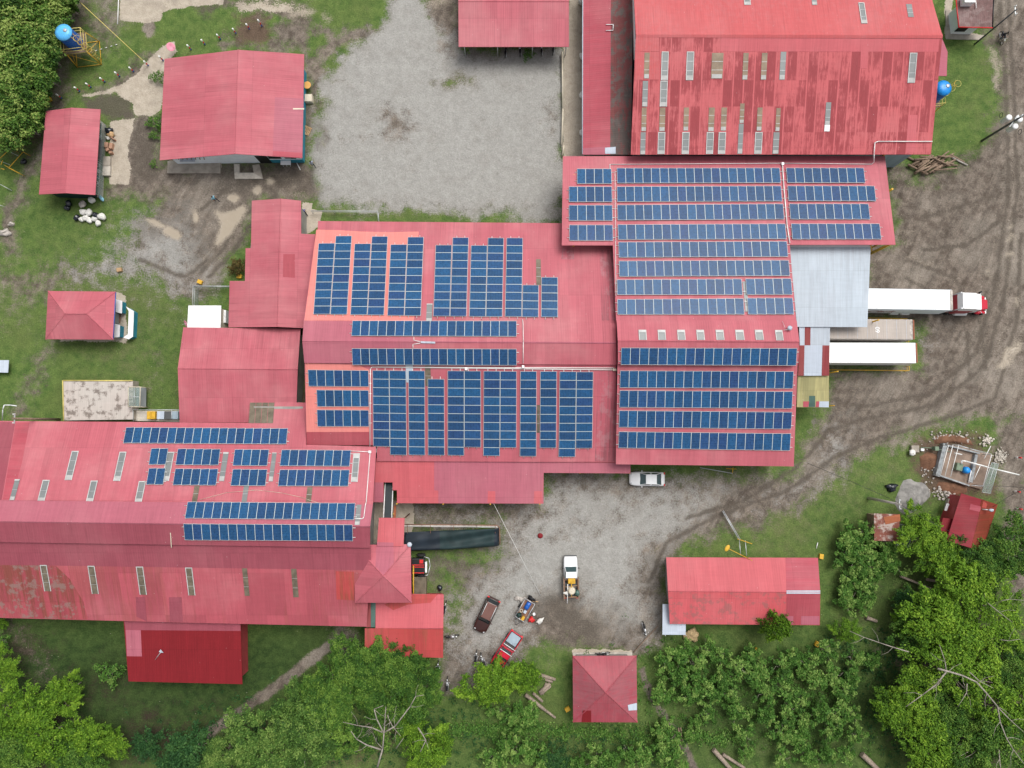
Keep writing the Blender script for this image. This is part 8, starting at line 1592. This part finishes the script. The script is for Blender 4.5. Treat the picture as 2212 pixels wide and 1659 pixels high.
RS = [(1833, 1158, 1.6), (1852, 1172, 1.6), (1836, 1184, 1.7), (1872, 1148, 1.7), (1880, 1166, 1.3), (1826, 1200, 1.6), (1848, 1206, 1.6), (1868, 1192, 1.6), (1882, 1208, 1.2), (1922, 1196, 1.6), (1910, 1178, 1.2), (1870, 1228, 1.5), (1884, 1244, 1.4), (1836, 1256, 1.3), (1828, 1272, 1.3), (1838, 1292, 1.4), (1830, 1304, 1.3), (1864, 1260, 1.3), (1874, 1286, 1.5), (1870, 1306, 1.4), (1842, 1240, 1.1), (1932, 1222, 1.6), (1906, 1224, 1.2)]
LB = rowlabels(RS, 6, 'small cacao tree, %s from left in the %s row below the rusty shed')
for k, (x, y, r_) in enumerate(RS):
    tree('cacao%d' % ((k+2) % 5), x, y, r_*.88, LB[k], G_)
G_ = 'small trees along the bottom edge'
BT = [(1131, 1546, 2.2), (1112, 1556, 1.6), (1150, 1550, 1.2), (1436, 1618, 2.1), (1450, 1642, 2.0), (1380, 1640, 2.1), (1352, 1628, 1.7), (1310, 1642, 2.0), (1284, 1650, 1.8), (1116, 1630, 2.0), (1146, 1622, 1.6), (1178, 1648, 1.9), (1240, 1655, 1.7), (1434, 1590, 1.6), (1100, 1600, 1.2), (1055, 1535, 1.0), (1078, 1540, 1.2), (1090, 1620, 1.6), (1066, 1640, 1.8), (1440, 1570, 1.3)]
LB = rowlabels(BT, 3, 'small leafy tree, %s from left in the %s row along the bottom edge')
for k, (x, y, r_) in enumerate(BT):
    tree('cacao%d' % ((k+1) % 5), x, y, r_*.8, LB[k], G_)
T_ = [('round', 1136, 1466, 1.75, 'round lime green tree beside the split dead logs'), ('lime0', 1056, 1478, 3.5, 'bright lime green tree above the motorcycles'), ('lime1', 1096, 1464, 2.0, 'lime green tree touching the front of the red pickup'), ('dark0', 1196, 1648, 2.3, 'blue-green bush at the bottom edge below the square hut'),
    ('dark0', 315, 1612, 2.2, 'dark green bush between the two lower left tree groups'), ('dark1', 408, 1628, 3.6, 'dark green tree left of the pale big tree'), ('shrub0', 232, 1455, 1.5, 'low green shrub on dark grass left of the crimson shed'), ('dark1', 372, 1652, 2.6, 'dark bush at the bottom edge left of centre'), ('lime2', 240, 1608, 2.2, 'thin light green tree right of the lower left group'),
    ('lime0', 148, 1490, 2.0, 'light green branch crown reaching toward the crimson shed'), ('lime1', 118, 1520, 2.8, 'light green tree below the reaching crown'), ('lime2', 60, 1545, 3.4, 'light green tree in the lower left group beside the left edge'), ('lime0', 15, 1560, 3.6, 'light green tree at the lower left edge'), ('lime1', 85, 1600, 3.8, 'broad light green tree in the lower left corner'), ('big0', 20, 1640, 4.4, 'mid green tree at the very lower left corner'), ('lime2', 180, 1600, 3.0, 'light green tree at the right of the lower left group'), ('big1', 150, 1650, 3.8, 'mid green tree at the bottom edge of the lower left group'),
    ('lime0', 8, 1445, 2.4, 'light green tree at the left edge below the long hall'), ('lime1', -2, 1340, 1.2, 'small light green crown at the left edge beside the long hall'), ('shrub1', 2, 1385, 1.0, 'small shrub at the left edge below the long hall'),
    ('pale0', 560, 1628, 5.2, 'large pale green tree at the bottom left of centre'), ('pale1', 650, 1600, 5.0, 'large pale green tree second from left at the bottom'), ('big0', 705, 1498, 4.2, 'big tree at the end of the footpath'), ('big1', 765, 1450, 4.2, 'big tree right of the footpath under the long hall'), ('big2', 820, 1425, 4.2, 'big tree overlapping the workshop roof'), ('big0', 880, 1440, 4.0, 'big tree at the lower corner of the workshop'), ('big1', 790, 1490, 3.6, 'big tree in the middle of the central stand'), ('big2', 700, 1560, 4.6, 'big dark-hearted tree left in the central stand'), ('big0', 905, 1500, 3.5, 'big tree at the right edge of the central stand'), ('pale0', 640, 1540, 3.4, 'pale green tree above the large pale pair'),
    ('open0', 836, 1545, 4.6, 'open crowned tree with bare pale branches in the central stand'), ('lime2', 885, 1570, 2.4, 'lime tree among the bare pale branches'), ('lime0', 925, 1636, 3.3, 'lime tree at the bottom edge right of the bare branches'), ('lime2', 948, 1615, 1.8, 'small lime tree at the right end of the central stand'), ('pale1', 480, 1650, 3.6, 'pale tree at the bottom edge beside the dark tree'),
    ('lime0', 1985, 1130, 2.3, 'bright green tree between the rusty shed and the crimson house'), ('lime1', 1995, 1163, 3.0, 'bright green tree right of the mesh gate'), ('lime2', 2035, 1205, 3.0, 'bright green tree below the crimson house'), ('lime0', 2070, 1235, 3.0, 'bright green tree second below the crimson house'), ('big0', 2130, 1225, 4.0, 'dark big tree right of the crimson house at the edge'), ('big1', 2190, 1190, 4.2, 'dark tree at the right edge level with the crimson house'), ('lime1', 2085, 1290, 4.2, 'broad bright tree in the upper part of the right wood'), ('open1', 2150, 1340, 5.5, 'open crowned tree with bare twigs at the right edge'), ('lime2', 2030, 1335, 4.2, 'bright tree at the left of the right wood'), ('big0', 1990, 1370, 3.6, 'big tree at the left edge of the right wood'), ('lime0', 2075, 1395, 4.6, 'bright tree in the middle of the right wood'), ('open1', 2060, 1440, 5.8, 'tree with long bare forked branch in the right wood'), ('lime2', 1960, 1350, 2.2, 'small bright tree nearest the bunkhouse in the right wood'), ('lime0', 1832, 1362, 1.9, 'small lime tree below the right end of the bunkhouse'),
    ('lime1', 1985, 1500, 3.4, 'bright tree on the left fringe of the lower right wood'), ('lime2', 1935, 1540, 3.0, 'bright tree with crown reaching left over the grass'), ('big1', 2060, 1530, 4.0, 'mid green tree in the lower right wood'), ('lime0', 2015, 1580, 3.4, 'bright tree in the lower right wood beside dark gap'), ('big2', 2110, 1590, 4.2, 'dark green tree in the lower right wood'), ('lime1', 2185, 1545, 4.2, 'bright tree at the right edge of the lower right wood'), ('open0', 2160, 1620, 5.5, 'bare branched tree at the lower right corner'), ('lime2', 2020, 1640, 3.8, 'bright tree at the bottom edge of the lower right wood'), ('big0', 2200, 1440, 4.2, 'big tree at the right edge, middle of the right wood'), ('big1', 2090, 1655, 3.6, 'dark tree at the bottom edge of the right wood'), ('dark0', 1965, 1305, 2.0, 'dark green bush above the right wood fringe'), 
    ('rust', 512, 576, 1.05, 'rust brown spiky shrub against the annex wall'), ('shrub0', 338, 165, .85, 'green shrub on the slab left of the blue-walled house'), ('shrub1', 338, 260, 1.1, 'larger green shrub by the lower left of the blue-walled house'), ('shrub0', 331, 292, .6, 'small green shrub by the west wall of the blue-walled house'), ('shrub1', 330, 354, .5, 'tiny shrub on wet mud left of the porch'), ('shrub0', 1141, 116, .75, 'small green shrub in front of the open shed'), ('shrub1', 1007, 107, .5, 'small plant at the left corner of the open shed'), ('rust', 2032, 130-0+1200, 1.2, 'brownish shrub hidden in the right wood'), ('shrub0', 1955, 1290, 1.2, 'low shrub above the right wood fringe')]
PLACED = {}
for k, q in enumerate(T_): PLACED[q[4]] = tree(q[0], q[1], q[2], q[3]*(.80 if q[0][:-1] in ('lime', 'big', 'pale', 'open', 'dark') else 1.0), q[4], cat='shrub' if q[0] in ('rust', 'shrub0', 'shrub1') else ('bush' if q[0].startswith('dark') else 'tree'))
def bare(label, z0, z1, f, lines, name='bare_branches'):
    o = PLACED[label]; mb = MB()
    for r_, pts in lines:
        r_ *= .72
        n = len(pts); P = [W(*f(*p), z0+(z1-z0)*i/(n-1)+.15*math.sin(i*2.1)) for i, p in enumerate(pts)]; mb.path(P, r_, M['palebark'], 7, r_*.35)
        for i in range(1, n-1):
            d = (P[i+1]-P[i]); s = Vector((-d.y, d.x, .1)).normalized()*(1 if i % 2 else -1); mb.path([P[i], P[i]+s*.7+d*.25, P[i]+s*1.3+d*.7], r_*.35, M['palebark'], 5, .012)
    b = mb.build(name); Mt = Matrix.LocRotScale(o.location, o.rotation_euler, o.scale); b.parent = o; b.matrix_parent_inverse = Mt.inverted()
M['palebark'] = mat_plain('pale_bark', (.30, .27, .23), .9, vary=.3, scale=4)
za = lambda x, y: (553+x/4, 1244.25+y/4)
bare('open crowned tree with bare pale branches in the central stand', 6.4, 7.0, za, [(.16, [(1050, 1650), (1095, 1490), (1110, 1300), (1122, 1130)]), (.12, [(1105, 1360), (1045, 1240), (1020, 1150), (1100, 1120)]), (.12, [(1110, 1350), (1200, 1300), (1330, 1130), (1380, 1040), (1450, 1028)]), (.10, [(1090, 1350), (1000, 1310), (880, 1292), (750, 1262)]), (.14, [(1080, 1500), (960, 1462), (870, 1410), (820, 1340)]), (.09, [(1210, 1490), (1275, 1400)]), (.12, [(1400, 1310), (1440, 1370), (1468, 1420), (1420, 1520)]), (.07, [(1468, 1420), (1490, 1490)])])
bare('tree with long bare forked branch in the right wood', 7.4, 7.6, zd, [(.16, [(1465, 800), (1560, 825), (1680, 860), (1800, 915), (1890, 1015), (1985, 1130), (2005, 1260), (2060, 1400), (2120, 1500), (2210, 1620)]), (.13, [(1540, 828), (1450, 940), (1330, 1030), (1190, 1130)]), (.10, [(1540, 820), (1530, 740), (1480, 590)]), (.09, [(1740, 830), (1830, 910), (1950, 970)]), (.09, [(1720, 930), (1715, 1010), (1640, 1130)]), (.10, [(1990, 1140), (2100, 1250), (2212, 1350)])])
bare('big tree at the left edge of the right wood', 6.5, 6.0, zd, [(.10, [(1215, 655), (1080, 615), (960, 575), (830, 530), (705, 475)])])
bare('open crowned tree with bare twigs at the right edge', 8.0, 8.6, zd, [(.08, [(1900, 235), (2000, 315), (2110, 400)]), (.07, [(2010, 215), (2090, 200), (2220, 212)]), (.07, [(2005, 550), (2080, 560), (2180, 545)])])
tree('round', 1680, 1357, 1.7, 'round pale green tree leaning over the bunkhouse south eave', hz=2.1)
# trees continuing beyond the picture's edge
for k in range(0):
    tree(('big%d' % (k % 3)), -60-(k % 3)*60, 1380+k*30, 5, 'tall tree beyond the lower left edge of the picture', 'trees beyond the lower left edge')
# undergrowth strip and scattered herbs: uncountable
rs = np.random.RandomState(3)
def herbs(label, pts, n, size, leaf, zmax=.35, spread=2.0):
    C = []; 
    for k in range(n):
        i = rs.randint(len(pts)-1); u = rs.rand(); x = pts[i][0]*(1-u)+pts[i+1][0]*u; y = pts[i][1]*(1-u)+pts[i+1][1]*u; p = W(x, y, 0); c = np.array([p.x+rs.randn()*spread, p.y+rs.randn()*spread*.45, 0]); m = rs.randint(5, 16)
        C.append(c+rs.randn(m, 3)*np.array([.18, .18, .05])+np.array([0, 0, zmax])*rs.rand(m, 1))
    C = np.concatenate(C); C[:, 2] = np.maximum(C[:, 2], .05); N = rs.randn(len(C), 3)*.4; N[:, 2] = np.abs(N[:, 2])+.7
    me = leafmesh('undergrowth', C, N, size*(.6+.8*rs.rand(len(C))), rs.rand(len(C))*.7+.1, LM[leaf]); o = bpy.data.objects.new('undergrowth', me); link(o); tag(o, label, 'undergrowth', kind='stuff')
herbs('low leafy weeds along the ditch below the square hut', [(960, 1575), (1106, 1572), (1250, 1580), (1440, 1590), (1600, 1592)], 600, .13, 'cacao', spread=1.0)
herbs('low weeds scattered on the lower lawn', [(960, 1600), (1200, 1620), (1440, 1610)], 260, .10, 'dark', spread=3.0)
herbs('low weeds under the right wood', [(1880, 1380), (1960, 1500), (2000, 1640)], 500, .12, 'dark', spread=3.5)
herbs('weeds under the central stand of trees', [(480, 1560), (700, 1600), (950, 1560)], 500, .12, 'dark', spread=4)
herbs('weeds among the cacao rows', [(1430, 1450), (1640, 1520), (1860, 1560)], 700, .11, 'cacao', spread=6)
